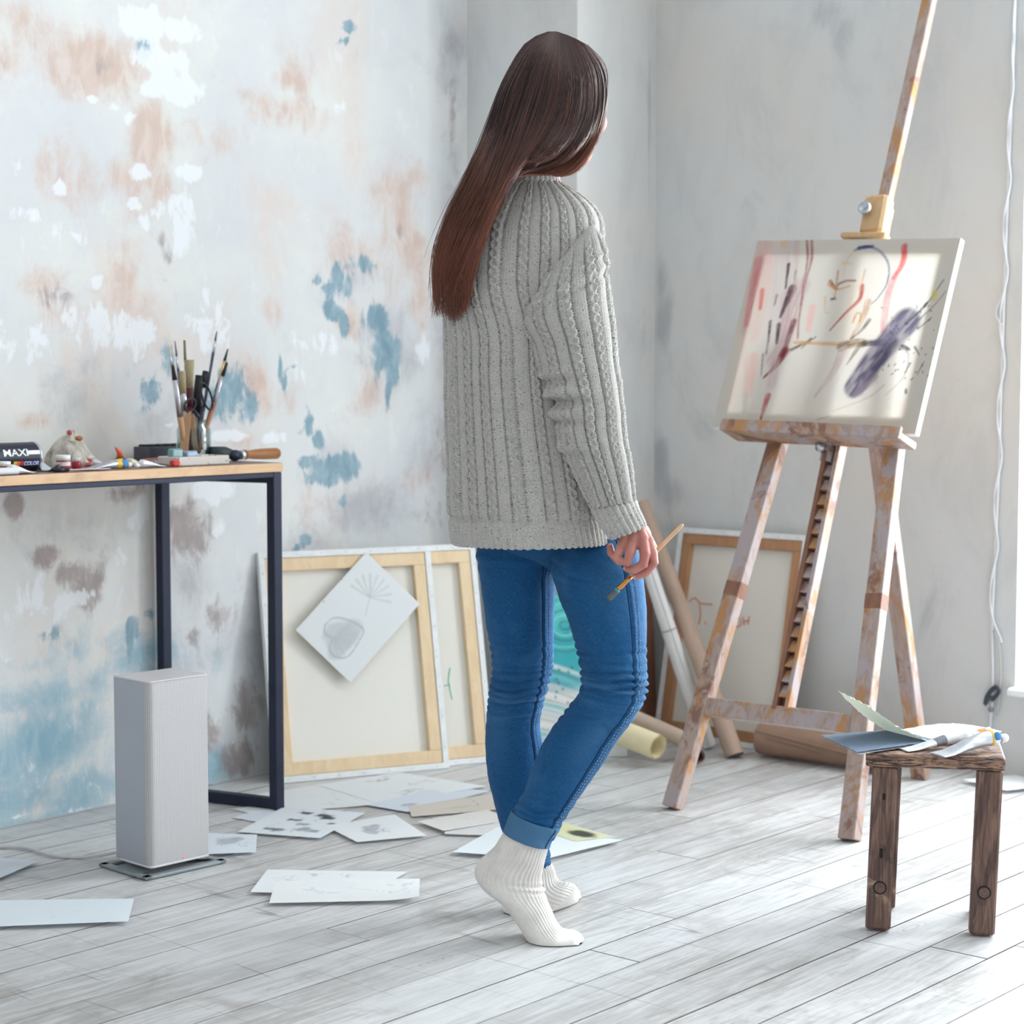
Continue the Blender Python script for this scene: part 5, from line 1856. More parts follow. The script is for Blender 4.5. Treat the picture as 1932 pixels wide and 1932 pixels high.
roll(at_d(1318, 1408, 5.10), at_d(1185, 1350, 5.20), .024, plain('beige_crumpled_paper', (190, 170, 154), .8, var=.1, scale=20), 'beige crumpled roll lying behind the cream yellow roll', inner=.7)
e1 = on_z(1318, 1442)
roll(np.array([e1[0], e1[1], .021]), np.array([e1[0] + .10, e1[1] + .10, .023]), .0195, kraft_dk, 'short dark brown roll end on the floor beside the left easel leg', inner=.66)
ka, kb = np.array([4.372, 2.895, .047]), np.array([4.385, 2.525, .047])
KR = roll(ka, kb, .046, kraft_dk, 'fat wrinkled brown paper roll lying along the right wall under the easel', inner=.80, turns=1.4)
for (f0, f1, dz) in ((.0, .9, .62), (.1, 1.0, .30), (.35, 1.0, .02)):
    P_ = []
    for q in np.linspace(f0, f1, 12):
        an = dz - .75 * (q - f0)
        c = ka + (kb - ka) * q
        P_.append(c + np.array([-math.cos(an), 0, math.sin(an)]) * .0462)
    Geo().tube(P_, [.0005] + [.0022] * 10 + [.0005], 6).make('paper_crease', kraft_dk, KR, smooth=True)

# ================================================================== PAPERS ON THE FLOOR


def scribble(I, seed, n, x0, x1, y0, y1, col=(150, 156, 162), wd=.010, alpha=.7, ln=.12):
    r_ = np.random.default_rng(seed)
    for k in range(n):
        x, y = r_.uniform(x0, x1), r_.uniform(y0, y1)
        an = r_.uniform(0, PI)
        P_ = [(x, y)]
        for q in range(3):
            an += r_.uniform(-.7, .7)
            x, y = x + ln / 3 * math.cos(an), y + ln / 3 * math.sin(an) / I.asp
            P_.append((x, y))
        c = tuple(np.clip(np.array(col) + r_.integers(-24, 24), 20, 250))
        I.stroke(P_, wd * r_.uniform(.5, 1.3), c, alpha * r_.uniform(.5, 1), wd * .4)


order = [0]


def floor_paper(px, label, tint=(238, 241, 243), draw=None, curl=None, nx=70, ny=44, name='drawing_sheet', cat='sheet', group=None, lift=.0004):
    order[0] += 1
    z = .0012 + lift * order[0]
    C4 = [on_z(x, y, z) for x, y in px]
    I = Img(nx, ny, tint)
    I.asp = np.linalg.norm(C4[3] - C4[0]) / np.linalg.norm(C4[1] - C4[0])
    if draw:
        draw(I)
    cz = (lambda u, v: np.stack([0 * u, 0 * u, (curl(u, v) if curl else 0 * u) + .0012 * (vnoise(u * 2.5, v * 2.5, order[0]) + 1) * .5], 1))
    return sheet(name, *C4, I, PAPER, None, lift=cz, label=label, cat=cat, group=group)


WH = (240, 243, 245)
LB = (226, 233, 242)
# heap in front of the leaning canvases, from the bottom up
floor_paper([(437, 1543), (500, 1554), (600, 1528), (520, 1519)], 'plain bluish sheet half under the dark sketch, nearest the table foot', LB)
floor_paper([(437, 1527), (474, 1535), (575, 1520), (540, 1508)], 'narrow white sheet edge showing directly behind the steel table foot', WH)
floor_paper([(460, 1502), (568, 1530), (745, 1516), (604, 1480)], 'large white sheet with pale pencil lines just right of the table foot', WH, lambda I: scribble(I, 5, 16, .3, .9, .3, .8, (178, 186, 190), .010, .6))
floor_paper([(700, 1520), (775, 1532), (925, 1493), (850, 1485)], 'plain pale blue sheet below the beige card', LB)
floor_paper([(598, 1481), (722, 1518), (918, 1484), (752, 1457)], 'big white sheet with dark ink sprays right against the large canvas', WH, lambda I: (scribble(I, 9, 10, .12, .25, .45, .75, (110, 118, 122), .012, .8, .10), scribble(I, 10, 8, .45, .55, .6, .9, (120, 124, 128), .010, .8, .10), scribble(I, 11, 16, .66, .84, .30, .5, (140, 146, 150), .010, .7, .12)))
floor_paper([(690, 1519), (768, 1532), (905, 1497), (812, 1490)], 'bluish sheet with a grey smudge tucked under the beige card', LB, lambda I: (I.blotch((.62, .25), .14, .10, (176, 182, 192), .8, .5, 3)))
floor_paper([(770, 1522), (777, 1541), (950, 1527), (928, 1498)], 'beige card with a drawn black rectangle outline', (222, 214, 202), lambda I: (I.stroke([(.08, .25), (.08, .72)], .012, (80, 84, 92), .9), I.stroke([(.08, .72), (.62, .78)], .008, (80, 84, 92), .9), I.stroke([(.62, .78), (.60, .35)], .012, (80, 84, 92), .9)))
floor_paper([(787, 1553), (837, 1571), (965, 1548), (920, 1528)], 'off-white sheet with curled front edge under the beige card', (232, 229, 224), lambda I: scribble(I, 21, 6, .2, .5, .4, .8, (110, 108, 108), .012, .8, .06), curl=lambda u, v: .004 * (1 - v))
floor_paper([(838, 1574), (952, 1577), (965, 1540), (852, 1546)], 'pale sheet with scattered pencil dashes beside the far foot', (228, 227, 226), lambda I: scribble(I, 22, 8, .3, .9, .2, .8, (96, 104, 108), .014, .8, .06))
floor_paper([(448, 1570), (604, 1582), (690, 1534), (536, 1522)], 'sheet covered with dark charcoal blots between table foot and bird drawing', (236, 241, 246), lambda I: [I.blotch((x, y), a, b, c, .95, .9, k, 22) for k, (x, y, a, b, c) in enumerate(((.38, .82, .10, .05, (40, 46, 52)), (.62, .78, .12, .06, (60, 64, 70)), (.70, .70, .10, .05, (40, 46, 50)), (.38, .55, .12, .04, (90, 98, 104)), (.35, .18, .16, .05, (120, 128, 134)), (.66, .25, .12, .08, (168, 176, 184)), (.84, .52, .05, .03, (50, 58, 62)), (.55, .42, .10, .05, (170, 178, 186)), (.80, .22, .08, .06, (160, 170, 180))))] + [scribble(I, 31, 18, .2, .8, .1, .9, (110, 118, 126), .012, .6)])
floor_paper([(613, 1558), (674, 1589), (806, 1577), (744, 1537)], 'white sheet with a grey bird-like sketch right of the charcoal sheet', WH, lambda I: ([I.blotch((x, y), a, b, (186, 192, 196), .8, .5, k) for k, (x, y, a, b) in enumerate(((.45, .45, .18, .10), (.58, .38, .16, .10), (.34, .56, .08, .08)))], scribble(I, 41, 26, .28, .62, .32, .58, (136, 142, 148), .012, .7, .14)))
floor_paper([(330, 1615), (483, 1608), (485, 1575), (338, 1571)], 'white sheet with a grey leaf sketch partly hidden by the heater', (232, 238, 244), lambda I: ([I.blotch((x, y), a, b, (176, 184, 192), .7, .6, k + 5) for k, (x, y, a, b) in enumerate(((.62, .62, .16, .20), (.76, .74, .10, .12)))], scribble(I, 51, 20, .45, .88, .35, .8, (150, 160, 168), .010, .6, .12)))
floor_paper([(472, 1683), (690, 1692), (769, 1645), (505, 1641)], 'rear one of two overlapping white sheets left of the feet, with tiny plant sketches', WH, lambda I: (scribble(I, 61, 12, .12, .28, .45, .75, (150, 170, 178), .010, .7, .08), scribble(I, 62, 8, .30, .42, .62, .85, (160, 176, 186), .009, .7, .07), scribble(I, 63, 7, .55, .64, .6, .85, (150, 170, 184), .009, .7, .06)))
floor_paper([(508, 1704), (791, 1698), (792, 1658), (520, 1662)], 'front one of two overlapping white sheets left of the feet, right edge curling', (243, 245, 245), lambda I: (scribble(I, 71, 12, .24, .38, .3, .6, (184, 204, 216), .010, .7, .09), scribble(I, 72, 9, .82, .94, .3, .7, (150, 178, 196), .010, .8, .09), I.stroke([(.5, .62), (.7, .45), (.9, .35)], .006, (190, 206, 214), .7)), curl=lambda u, v: .007 * np.clip((u - .72) / .28, 0, 1) ** 2 * (1 - v))
floor_paper([(-70, 1751), (242, 1739), (253, 1696), (-60, 1700)], 'long plain white sheet in the left foreground below the heater', (232, 241, 247), lambda I: scribble(I, 81, 10, .5, .7, .2, .5, (214, 224, 232), .010, .6, .08))
floor_paper([(-60, 1684), (-10, 1661), (74, 1625), (-90, 1611)], 'white sheet corner under the heater cable at the left edge', (226, 236, 246))
floor_paper([(853, 1608), (1029, 1621), (1176, 1585), (940, 1560)], 'large white sheet lying behind both feet', (236, 242, 246))
floor_paper([(1020, 1566), (1086, 1588), (1158, 1579), (1066, 1552)], 'cream photo print with dark corner on the white sheet behind the feet', (226, 226, 190), lambda I: (I.blotch((.62, .58), .34, .30, (64, 66, 62), .95, .3, 3), I.blotch((.30, .6), .14, .2, (226, 222, 160), .8, .3, 4)), name='photo_print', cat='print')
floor_paper([(1815, 1471), (1900, 1492), (1990, 1481), (1915, 1462)], 'plain white sheet on the floor beyond the stool by the window', WH)

# ================================================================== WALL CABLES
cb = thing('hanging_cable', on_x(1872, 1330, XR - .01), 'twisted white cable hanging down the right wall beside the window', 'cable')
wcab = plain('white_cable_plastic', (232, 234, 238), .45, var=.02)
main = [(1916, -60), (1914, 60), (1906, 250), (1902, 350), (1896, 520), (1890, 700), (1884, 900), (1876, 1080), (1872, 1180), (1873, 1300), (1866, 1400)]
Pm = spline([on_x(x, y, XR - .008) for x, y in main], 160)
Geo().tube(Pm, .0034, 8).make('cable_strand', wcab, cb, smooth=True)
Ps = spline([on_x(x, y, XR - .008) for x, y in main[:8] + [(1874, 1170), (1886, 1212)]], 160)
tt = np.linspace(0, 1, 160)
off = np.outer(np.sin(tt * 46) * .008 * np.clip(tt * 3, 0, 1), (0, -1, 0)) + np.outer(-np.abs(np.cos(tt * 46)) * .006, (1, 0, 0))
Geo().tube(Ps + off, .0028, 8).make('cable_strand', wcab, cb, smooth=True)
lp_ = spline([on_x(x, y, XR - .010) for x, y in ((1897, 545), (1888, 565), (1880, 590), (1886, 608), (1892, 612))], 20)
Geo().tube(lp_, .0026, 8).make('cable_loop', wcab, cb, smooth=True)
ls_ = spline([on_x(x, y, XR - .012) for x, y in ((1874, 1190), (1884, 1215), (1888, 1270), (1884, 1330), (1880, 1350))], 20)
Geo().tube(ls_, .0024, 8).make('cable_loop', plain('grey_cord', (190, 188, 186), .6), cb, smooth=True)
dkc = plain('dark_cord', (70, 76, 88), .5)
bund = [(1862, 1325), (1870, 1305), (1884, 1298), (1880, 1312), (1866, 1318), (1858, 1330), (1862, 1312), (1876, 1296), (1886, 1304), (1872, 1322)]
Geo().tube(spline([on_x(x, y, XR - .012 - .003 * (k % 3)) for k, (x, y) in enumerate(bund)], 60), .0042, 8).make('cord_knot', dkc, cb, smooth=True, label='dark knotted cord end')
Geo().add(*lathe(on_x(1872, 1338, XR - .02), [(.004, 0), (.007, .003), (.007, .010), (.004, .013)], 12, (-1, 0, 0))).make('cord_clip', plain('grey_clip', (130, 136, 142), .5), cb, smooth=True)

# ================================================================== PERSON
D0 = 3.6
person = thing('person', on_z(1010, 1745), 'person seen from behind in grey cable-knit sweater, blue jeans and white socks, holding a brush', 'person')


def remesh(parts, voxel, smooth_it=6):
    g = Geo()
    for V, F in parts:
        g.add(V, F)
    me = bpy.data.meshes.new('tmp')
    me.from_pydata(g.V, [], g.F)
    o = bpy.data.objects.new('tmp', me)
    COL.objects.link(o)
    m = o.modifiers.new('r', 'REMESH')
    m.mode = 'VOXEL'
    m.voxel_size = voxel
    if smooth_it:
        k = o.modifiers.new('s', 'SMOOTH')
        k.factor = .5
        k.iterations = smooth_it
    dg = bpy.context.evaluated_depsgraph_get()
    e = o.evaluated_get(dg)
    m2 = e.to_mesh()
    V = np.empty(len(m2.vertices) * 3, np.float32)
    m2.vertices.foreach_get('co', V)
    V = V.reshape(-1, 3).astype(float)
    F = [tuple(p.vertices) for p in m2.polygons]
    e.to_mesh_clear()
    bpy.data.objects.remove(o)
    bpy.data.meshes.remove(me)
    return V, F


def loft(rings, nu, nv, disp=None, power=2.0, close=True, even=True):
    """rings: (xl,yl,xr,yr,d,depth_half[,dl,dr]) measured edges. returns V (nv*nu), centre line.
    u starts on the far side: .25 left edge, .5 near side, .75 right edge"""
    K = []
    for r in rings:
        xl, yl, xr, yr, d, dh = r[:6]
        dl, dr = (r[6], r[7]) if len(r) > 6 else (d, d)
        L, R_ = at_d(xl, yl, dl), at_d(xr, yr, dr)
        K.append(np.concatenate([(L + R_) / 2, (R_ - L) / 2, [dh]]))
    K = np.array(K)
    S = spline(K, nv) if even else catmull(K, np.linspace(0, len(K) - 1, nv))
    C_, Hh, dh = S[:, :3], S[:, 3:6], S[:, 6]
    Dv = np.cross(UP[None], Hh)
    Dv[:, 2] = 0
    Dv /= np.linalg.norm(Dv, axis=1, keepdims=True) + 1e-9
    Dv *= np.sign(Dv @ _FH)[:, None]
    Dv = Dv * dh[:, None]
    u = np.arange(nu) / nu
    th = PI / 2 + 2 * PI * u
    c, s = np.cos(th), np.sin(th)
    if power != 2.0:
        c, s = np.sign(c) * np.abs(c) ** (2 / power), np.sign(s) * np.abs(s) ** (2 / power)
    V = C_[:, None] + Hh[:, None] * c[None, :, None] + Dv[:, None] * s[None, :, None]
    v = np.linspace(0, 1, nv)
    if disp is not None:
        V = displace(V, disp(*np.meshgrid(u, v)), C_)
    return V, C_


def grid_normals(V):
    du = np.roll(V, -1, 1) - np.roll(V, 1, 1)
    dv = np.gradient(V, axis=0)
    N = np.cross(du, dv)
    N /= np.linalg.norm(N, axis=2, keepdims=True) + 1e-12
    return N


def displace(V, h, C_):
    N = grid_normals(V)
    out = V - C_[:, None]
    sg = np.sign((N * out).sum(2).mean())
    return V + N * sg * h[..., None]


def loft_obj(name, V, mat, parent, uvs=None, capped=True, flip=False, **kw):
    nv, nu = V.shape[:2]
    F = grid_faces(nu, nv, wrap=True)
    return obj(name, V.reshape(-1, 3), F, mat, parent, smooth=True, uv=uvs, **kw)


# ------------------------------------------------------------------ skin, body
Ms = Mat('skin')
nz = Ms.noise(Ms.coord('Object'), 90, 4, .6)
nz1 = Ms.noise(Ms.coord('Object'), 22, 3, .6)
cs = Ms.mix(Ms.ramp(nz1, .35, .65), lin((206, 146, 132)), lin((190, 122, 112)))
cs = Ms.mix(Ms.math('MULTIPLY', Ms.ramp(nz, .5, .75), .3), cs, lin((190, 116, 108)))
skin = Ms.done(Ms.bsdf(cs, .45, spec=.4, normal=Ms.bump(nz, .12, .002), **{'Subsurface Weight': .12, 'Subsurface Radius': (.01, .004, .002), 'Subsurface Scale': .5}))
A = at_d
# head frame
psi = math.radians(36)
hf = nrm(_R * math.cos(psi) + _FH * math.sin(psi))                 # where she looks
hr = nrm(_R * math.sin(psi) - _FH * math.cos(psi))                 # her right
HC = A(1050, 188, 3.60)
body_parts = [
    ellipsoid(HC + hf * -.008, [hf * .090, hr * .071, UP * .112]),
    ellipsoid(HC + hf * .026 - UP * .058, [hf * .058, hr * .054, UP * .062]),
    ellipsoid(HC + hf * .050 - UP * .098, [hf * .026, hr * .026, UP * .020]),
    ellipsoid(HC + hf * .060 + UP * .000, [hf * .024, hr * .050, UP * .030]),
    capsule([HC + hf * .078 + UP * .006, HC + hf * .094 - UP * .033], [.007, .0095], 12),
    ellipsoid(HC + hf * .084 - UP * .036, [hf * .011, hr * .014, UP * .008]),
    capsule([HC + hf * .079 - hr * .016 - UP * .068, HC + hf * .084 - UP * .066, HC + hf * .079 + hr * .016 - UP * .068], [.005, .0075, .005], 10),
    capsule([HC - hf * .016 - UP * .06, A(1008, 345, 3.605)], [.043, .044], 18),
    capsule([A(1006, 345, 3.60), A(985, 420, 3.60), A(985, 600, 3.60), A(1000, 800, 3.61), A(1030, 960, 3.61)], [.044, .074, .085, .085, .080], 20),
    capsule([A(930, 440, 3.66), A(985, 430, 3.61), A(1066, 455, 3.57)], [.030, .045, .028], 16),
    capsule([A(1068, 470, 3.55), A(1108, 760, 3.47), A(1170, 930, 3.452), A(1194, 992, 3.448)], [.030, .030, .021, .018], 16),
    capsule([A(925, 440, 3.68), A(945, 720, 3.72), A(1020, 800, 3.74)], [.036, .032, .024], 16),
    capsule([A(1010, 980, 3.64), A(985, 1270, 3.68), A(995, 1600, 3.705)], [.045, .035, .022], 14),
    capsule([A(1110, 990, 3.57), A(1155, 1290, 3.53), A(1000, 1590, 3.52)], [.050, .038, .026], 14),
    capsule([A(1000, 1600, 3.705), A(995, 1700, 3.70), A(1060, 1694, 3.76)], [.020, .018, .010], 12),
    capsule([A(995, 1590, 3.52), A(955, 1650, 3.515), A(1040, 1770, 3.495)], [.022, .020, .008], 12),
]
for s in (-1, 1):
    body_parts.append(ellipsoid(HC + hr * s * .071 - hf * .004 - UP * .012, [hf * .016, hr * .008, UP * .030]))
    body_parts.append(ellipsoid(HC + hf * .066 + hr * s * .034 - UP * .040, [hf * .020, hr * .022, UP * .022]))
bV, bF = remesh(body_parts, .0045, 5)
# hand, finer
fing = [
    ([(1178, 1016, 3.440), (1169, 1040, 3.431), (1163, 1052, 3.434), (1153, 1044, 3.446), (1151, 1032, 3.452)], [.0096, .0088, .0084, .0076, .0066]),
    ([(1196, 1013, 3.434), (1190, 1042, 3.423), (1183, 1061, 3.424), (1167, 1058, 3.437), (1157, 1049, 3.446)], [.0102, .0094, .0090, .0080, .0068]),
    ([(1212, 1015, 3.433), (1217, 1044, 3.422), (1214, 1064, 3.423), (1196, 1075, 3.434), (1184, 1073, 3.444)], [.0102, .0096, .0092, .0082, .0070]),
    ([(1222, 1020, 3.440), (1231, 1044, 3.433), (1234, 1060, 3.434), (1218, 1081, 3.440), (1201, 1087, 3.446)], [.0102, .0094, .0090, .0080, .0068]),
    ([(1214, 1008, 3.462), (1230, 1034, 3.474), (1232, 1050, 3.473), (1214, 1078, 3.462)], [.0125, .0105, .0098, .0078]),
]
hand_parts = []
wr = A(1194, 988, 3.448)
for P_, r_ in fing:
    hand_parts.append(capsule([A(*p) for p in P_], r_, 14))
for P_, r_ in fing[:4]:
    hand_parts.append(capsule([wr, A(*P_[0])], [.019, r_[0] * 1.12], 14))
hand_parts.append(capsule([wr, A(*fing[4][0][0])], [.019, .0145], 14))
hand_parts.append(ellipsoid(A(1203, 1010, 3.447), [_R * .024, UP * .026, _FH * .014]))
hand_parts.append(capsule([A(1166, 925, 3.452), wr], [.020, .019], 16))
hV, hF = remesh(hand_parts, .0014, 5)
nb = len(bV)
bodyV = np.concatenate([bV, hV])
bodyF = bF + [tuple(i + nb for i in f) for f in hF]
body = obj('body', bodyV, bodyF, skin, person, smooth=True)
nail = plain('fingernail', (232, 178, 168), .25, var=.03)
for P_, r_ in fing:
    a, b = A(*P_[-2]), A(*P_[-1])
    t = nrm(b - a)
    nn = nrm(-_FH - t * (-_FH @ t) + _R * .3)
    nn = nrm(nn - t * (nn @ t))
    s = np.cross(t, nn)
    Geo().add(*ellipsoid(b + t * r_[-1] * .25 + nn * r_[-1] * .62, [t * .0052, s * .0042, nn * .0022], 12, 8)).make('fingernail', nail, body, smooth=True)
eye_w = plain('eye_white', (236, 234, 230), .2, var=.02)
for s in (-1, 1):
    ec = HC + hf * .074 + hr * s * .032 + UP * .004
    e_ = Geo().add(*ellipsoid(ec, [hf * .0115, hr * .0125, UP * .0085], 16, 10)).make('eye', eye_w, body, smooth=True)
    Geo().add(*ellipsoid(ec + hf * .0075, [hf * .0046, hr * .0055, UP * .0055], 14, 8)).make('iris', plain('brown_iris', (80, 54, 40), .2), e_, smooth=True)
    P_ = [HC + hf * (.076 - .010 * abs(q - .3)) + hr * s * (.014 + .034 * q) + UP * (.026 + .006 * math.sin(q * 2.4)) for q in np.linspace(0, 1, 7)]
    Geo().tube(P_, [.002, .003, .0032, .003, .0026, .002, .001], 8).make('eyebrow', plain('brow_hair', (64, 42, 36), .8), body, smooth=True)
P_ = [HC + hf * (.0865 - .012 * q * q) + hr * q * .021 - UP * (.067 + .002 * q * q) for q in np.linspace(-1, 1, 9)]
Geo().tube(P_, [.0012, .0034, .0045, .0048, .0046, .0048, .0045, .0034, .0012], 10).make('lips', plain('lips_pink', (196, 110, 106), .4), body, smooth=True)

# ------------------------------------------------------------------ jeans


def denim():
    M = Mat('blue_denim')
    uvn = M.n('UVMap').outputs[0]
    tw = M.n('TexWave', {'Vector': uvn, 'Scale': 260.0, 'Distortion': 1.2, 'Detail': 2.0}, wave_type='BANDS', bands_direction='DIAGONAL').outputs[0]
    n1 = M.noise(M.n('Mapping', {0: uvn, 3: (900, 200, 1)}).outputs[0], 1.0, 4, .7)
    n2 = M.noise(M.coord('Object'), 7, 5, .6)
    n3 = M.noise(M.n('Mapping', {0: uvn, 3: (130, 900, 1)}).outputs[0], 1.0, 3, .7)
    col = M.mix(M.ramp(n1, .3, .7), lin((14, 66, 112)), lin((34, 96, 146)))
    col = M.mix(M.math('MULTIPLY', M.ramp(n2, .5, .75), .35), col, lin((82, 138, 184)))
    col = M.mix(M.math('MULTIPLY', M.ramp(n3, .55, .75), .35), col, lin((110, 160, 200)))
    w_ = M.attr('worn_lit')
    col = M.mix(M.math('MULTIPLY', w_, .75), col, lin((120, 170, 208)))
    h = M.math('ADD', M.math('MULTIPLY', tw, .4), n1)
    return M.done(M.bsdf(col, .85, spec=.15, normal=M.bump(h, .25, .0012), **{'Sheen Weight': .06, 'Sheen Roughness': .5}))


DEN = denim()
NUJ, NVJ = 200, 330
near_r = [(1030, 985, 1180, 985, 3.60, .070), (1036, 1035, 1202, 1035, 3.58, .082), (1042, 1085, 1213, 1085, 3.565, .086), (1059, 1140, 1219, 1142, 3.553, .083), (1075, 1178, 1220, 1186, 3.54, .077), (1089, 1233, 1220, 1243, 3.535, .071),
          (1097, 1279, 1221, 1296, 3.53, .067), (1093, 1305, 1212, 1327, 3.527, .065), (1068, 1339, 1188, 1364, 3.525, .062), (1041, 1375, 1158, 1406, 3.525, .061), (1021, 1409, 1136, 1442, 3.525, .060), (1003, 1453, 1106, 1486, 3.52, .054),
          (987, 1499, 1078, 1525, 3.52, .048), (971, 1527, 1061, 1552, 3.52, .045), (958, 1556, 1046, 1583, 3.52, .044)]
far_r = [(900, 985, 1060, 985, 3.665, .090), (897, 1035, 1058, 1035, 3.667, .090), (904, 1085, 1047, 1085, 3.67, .082), (911, 1130, 1046, 1128, 3.672, .076), (918, 1180, 1045, 1178, 3.675, .070), (928, 1240, 1044, 1238, 3.68, .063), (927, 1285, 1039, 1280, 3.682, .060), (921, 1325, 1028, 1318, 3.685, .057),
         (917, 1370, 1019, 1364, 3.69, .056), (916, 1414, 1026, 1410, 3.695, .057), (921, 1470, 1034, 1468, 3.70, .055), (932, 1515, 1037, 1515, 3.70, .050), (945, 1560, 1037, 1560, 3.705, .043), (958, 1600, 1037, 1598, 3.705, .038), (964, 1634, 1039, 1630, 3.705, .0365), (966, 1636, 1037, 1632, 3.705, .034)]


def creases(yc, seed, seamu):
    """folds bunching behind the knee and above the hem, by vertical position v"""
    def f(u, v):
        a = (u - .5) * 2 * PI
        h = 0 * u
        for (vc, sg, amp, lam, tilt) in yc:
            env = np.exp(-((v - vc) / sg) ** 2)
            ph = (v - vc) / lam + tilt * a / 6 + .42 * vnoise(u * 9, v * 26, seed) + .8 * vnoise(u * 4, v * 7, seed + 3)
            h += amp * env * (np.abs(np.sin(ph * PI)) - .6) * (1 + .5 * vnoise(u * 7, v * 22, seed + 5))
        h += .0016 * fbm(u * 8, v * 14, seed, 3) + .0005 * vnoise(u * 40, v * 90, seed)
        # outseam ridge
        h += .0018 * np.exp(-((u - seamu) / .006) ** 2) - .0022 * np.exp(-((u - seamu + .012) / .005) ** 2)
        return h
    return f


def ucos(c):
    """u on the near side whose cosine is c"""
    th = 2 * PI - math.acos(c)
    return (th - PI / 2) / (2 * PI)


SN, SF = ucos(.64), ucos(.72)
Vn, Cn = loft(near_r, NUJ, NVJ, creases([(.475, .050, .0085, .026, 1.3), (.40, .03, .004, .03, .3), (.92, .05, .004, .035, .5), (.14, .03, .0035, .06, -.5), (.60, .06, .0035, .04, 1.4)], 4, SN))
Vf, Cf = loft(far_r, NUJ, NVJ, creases([(.46, .065, .0070, .022, .3), (.35, .03, .003, .025, .2), (.95, .05, .003, .03, .2), (.10, .04, .003, .05, .5)], 9, SF))


def leg_uv(V):
    nv, nu = V.shape[:2]
    u, v = np.meshgrid(np.arange(nu) / nu * .42, np.linspace(0, .62, nv))
    return np.stack([u.ravel(), v.ravel()], 1)


def worn_lit(V, spots):  # denim fading, plus window light painted pale along the right edges
    nv, nu = V.shape[:2]
    u, v = np.meshgrid(np.arange(nu) / nu, np.linspace(0, 1, nv))
    w_ = np.zeros_like(u)
    for (uc, vc, su, sv, a) in spots:
        w_ = np.maximum(w_, a * np.exp(-((u - uc) / su) ** 2 - ((v - vc) / sv) ** 2))
    # faded along crease crests
    w_ += .35 * np.exp(-((v - .5) / .05) ** 2) * np.clip(vnoise(u * 5, v * 120, 3), 0, 1)
    return np.clip(w_, 0, 1)


jeans = obj('jeans', Vn.reshape(-1, 3), grid_faces(NUJ, NVJ, True), DEN, person, smooth=True, uv=leg_uv(Vn), attrs={'worn_lit': ('FLOAT', worn_lit(Vn, [(.79, .25, .10, .22, .75), (.80, .55, .10, .10, .7), (.80, .8, .08, .15, .6), (.52, .66, .07, .10, .18), (.55, .2, .1, .1, .12)]))})
obj('far_trouser_leg', Vf.reshape(-1, 3), grid_faces(NUJ, NVJ, True), DEN, jeans, smooth=True, uv=leg_uv(Vf), attrs={'worn_lit': ('FLOAT', worn_lit(Vf, [(.76, .35, .05, .25, .6), (.77, .7, .05, .2, .5), (.40, .6, .1, .1, .12)]))})
hipr = [(920, 930, 1160, 930, 3.62, .100), (915, 985, 1165, 985, 3.625, .100), (930, 1035, 1160, 1035, 3.635, .085), (990, 1064, 1110, 1064, 3.65, .050), (1030, 1078, 1070, 1078, 3.65, .03)]
Vh_, Ch = loft(hipr, 160, 60)
obj('hip_panel', Vh_.reshape(-1, 3), grid_faces(160, 60, True), DEN, jeans, smooth=True, uv=np.stack([np.tile(np.arange(160) / 160, 60), np.repeat(np.linspace(0, .2, 60), 160)], 1), attrs={'worn_lit': ('FLOAT', np.zeros(160 * 60))})
thread = plain('pale_denim_thread', (168, 196, 220), .7)
seam_m = plain('dark_seam_blue', (16, 40, 76), .85)
for V_, su in ((Vn, SN), (Vf, SF)):
    nv, nu = V_.shape[:2]
    N_ = grid_normals(V_)
    j = int(round(su * nu)) % nu
    line = V_[6:-2:2, j]
    Nn = N_[6:-2:2, j]
    Nn = Nn * np.sign((Nn * -_FH).sum(1).mean())
    Geo().tube(V_[6:-2:2, j - 3] + Nn * .0006, .0011, 6).make('outseam', seam_m, jeans, smooth=True)
    g = Geo()
    for off in (2, 6):
        L_ = spline(V_[6:-2:2, (j + off) % nu] + Nn * .0009, 420)
        for k in range(0, 416, 4):
            g.add(*tube(L_[k:k + 3], .0007, 5))
    g.make('stitching', thread, jeans)
# turn-up of the near leg
Mc = Mat('denim_turn_up')
nzc = Mc.noise(Mc.n('Mapping', {0: Mc.n('UVMap').outputs[0], 3: (300, 300, 1)}).outputs[0], 1.0, 4, .7)
cc = Mc.mix(Mc.ramp(nzc, .3, .7), lin((54, 98, 138)), lin((94, 136, 170)))
turn = Mc.done(Mc.bsdf(cc, .85, spec=.15, normal=Mc.bump(nzc, .3, .001)))
cuff_r = [(967, 1530, 1057, 1560, 3.52, .046), (965.5, 1529, 1058, 1561, 3.52, .0485), (963, 1534, 1056, 1566, 3.52, .0492), (957, 1548, 1047, 1578, 3.52, .0482), (950, 1566, 1039, 1594, 3.52, .0472), (949, 1569, 1037.5, 1598, 3.52, .0465), (951, 1568, 1036, 1596, 3.52, .044)]
Vc_, Cc_ = loft(cuff_r, 140, 60, lambda u, v: .0008 * vnoise(u * 14, v * 5, 3))
obj('turn_up', Vc_.reshape(-1, 3), grid_faces(140, 60, True), turn, jeans, smooth=True, uv=leg_uv(Vc_), label='paler turned-up hem')
jc_ = int(ucos(.80) * 140)
Geo().tube(Vc_[3:-4, jc_] - _FH * .0004, .0011, 6).make('outseam', seam_m, jeans, smooth=True)

# ------------------------------------------------------------------ socks


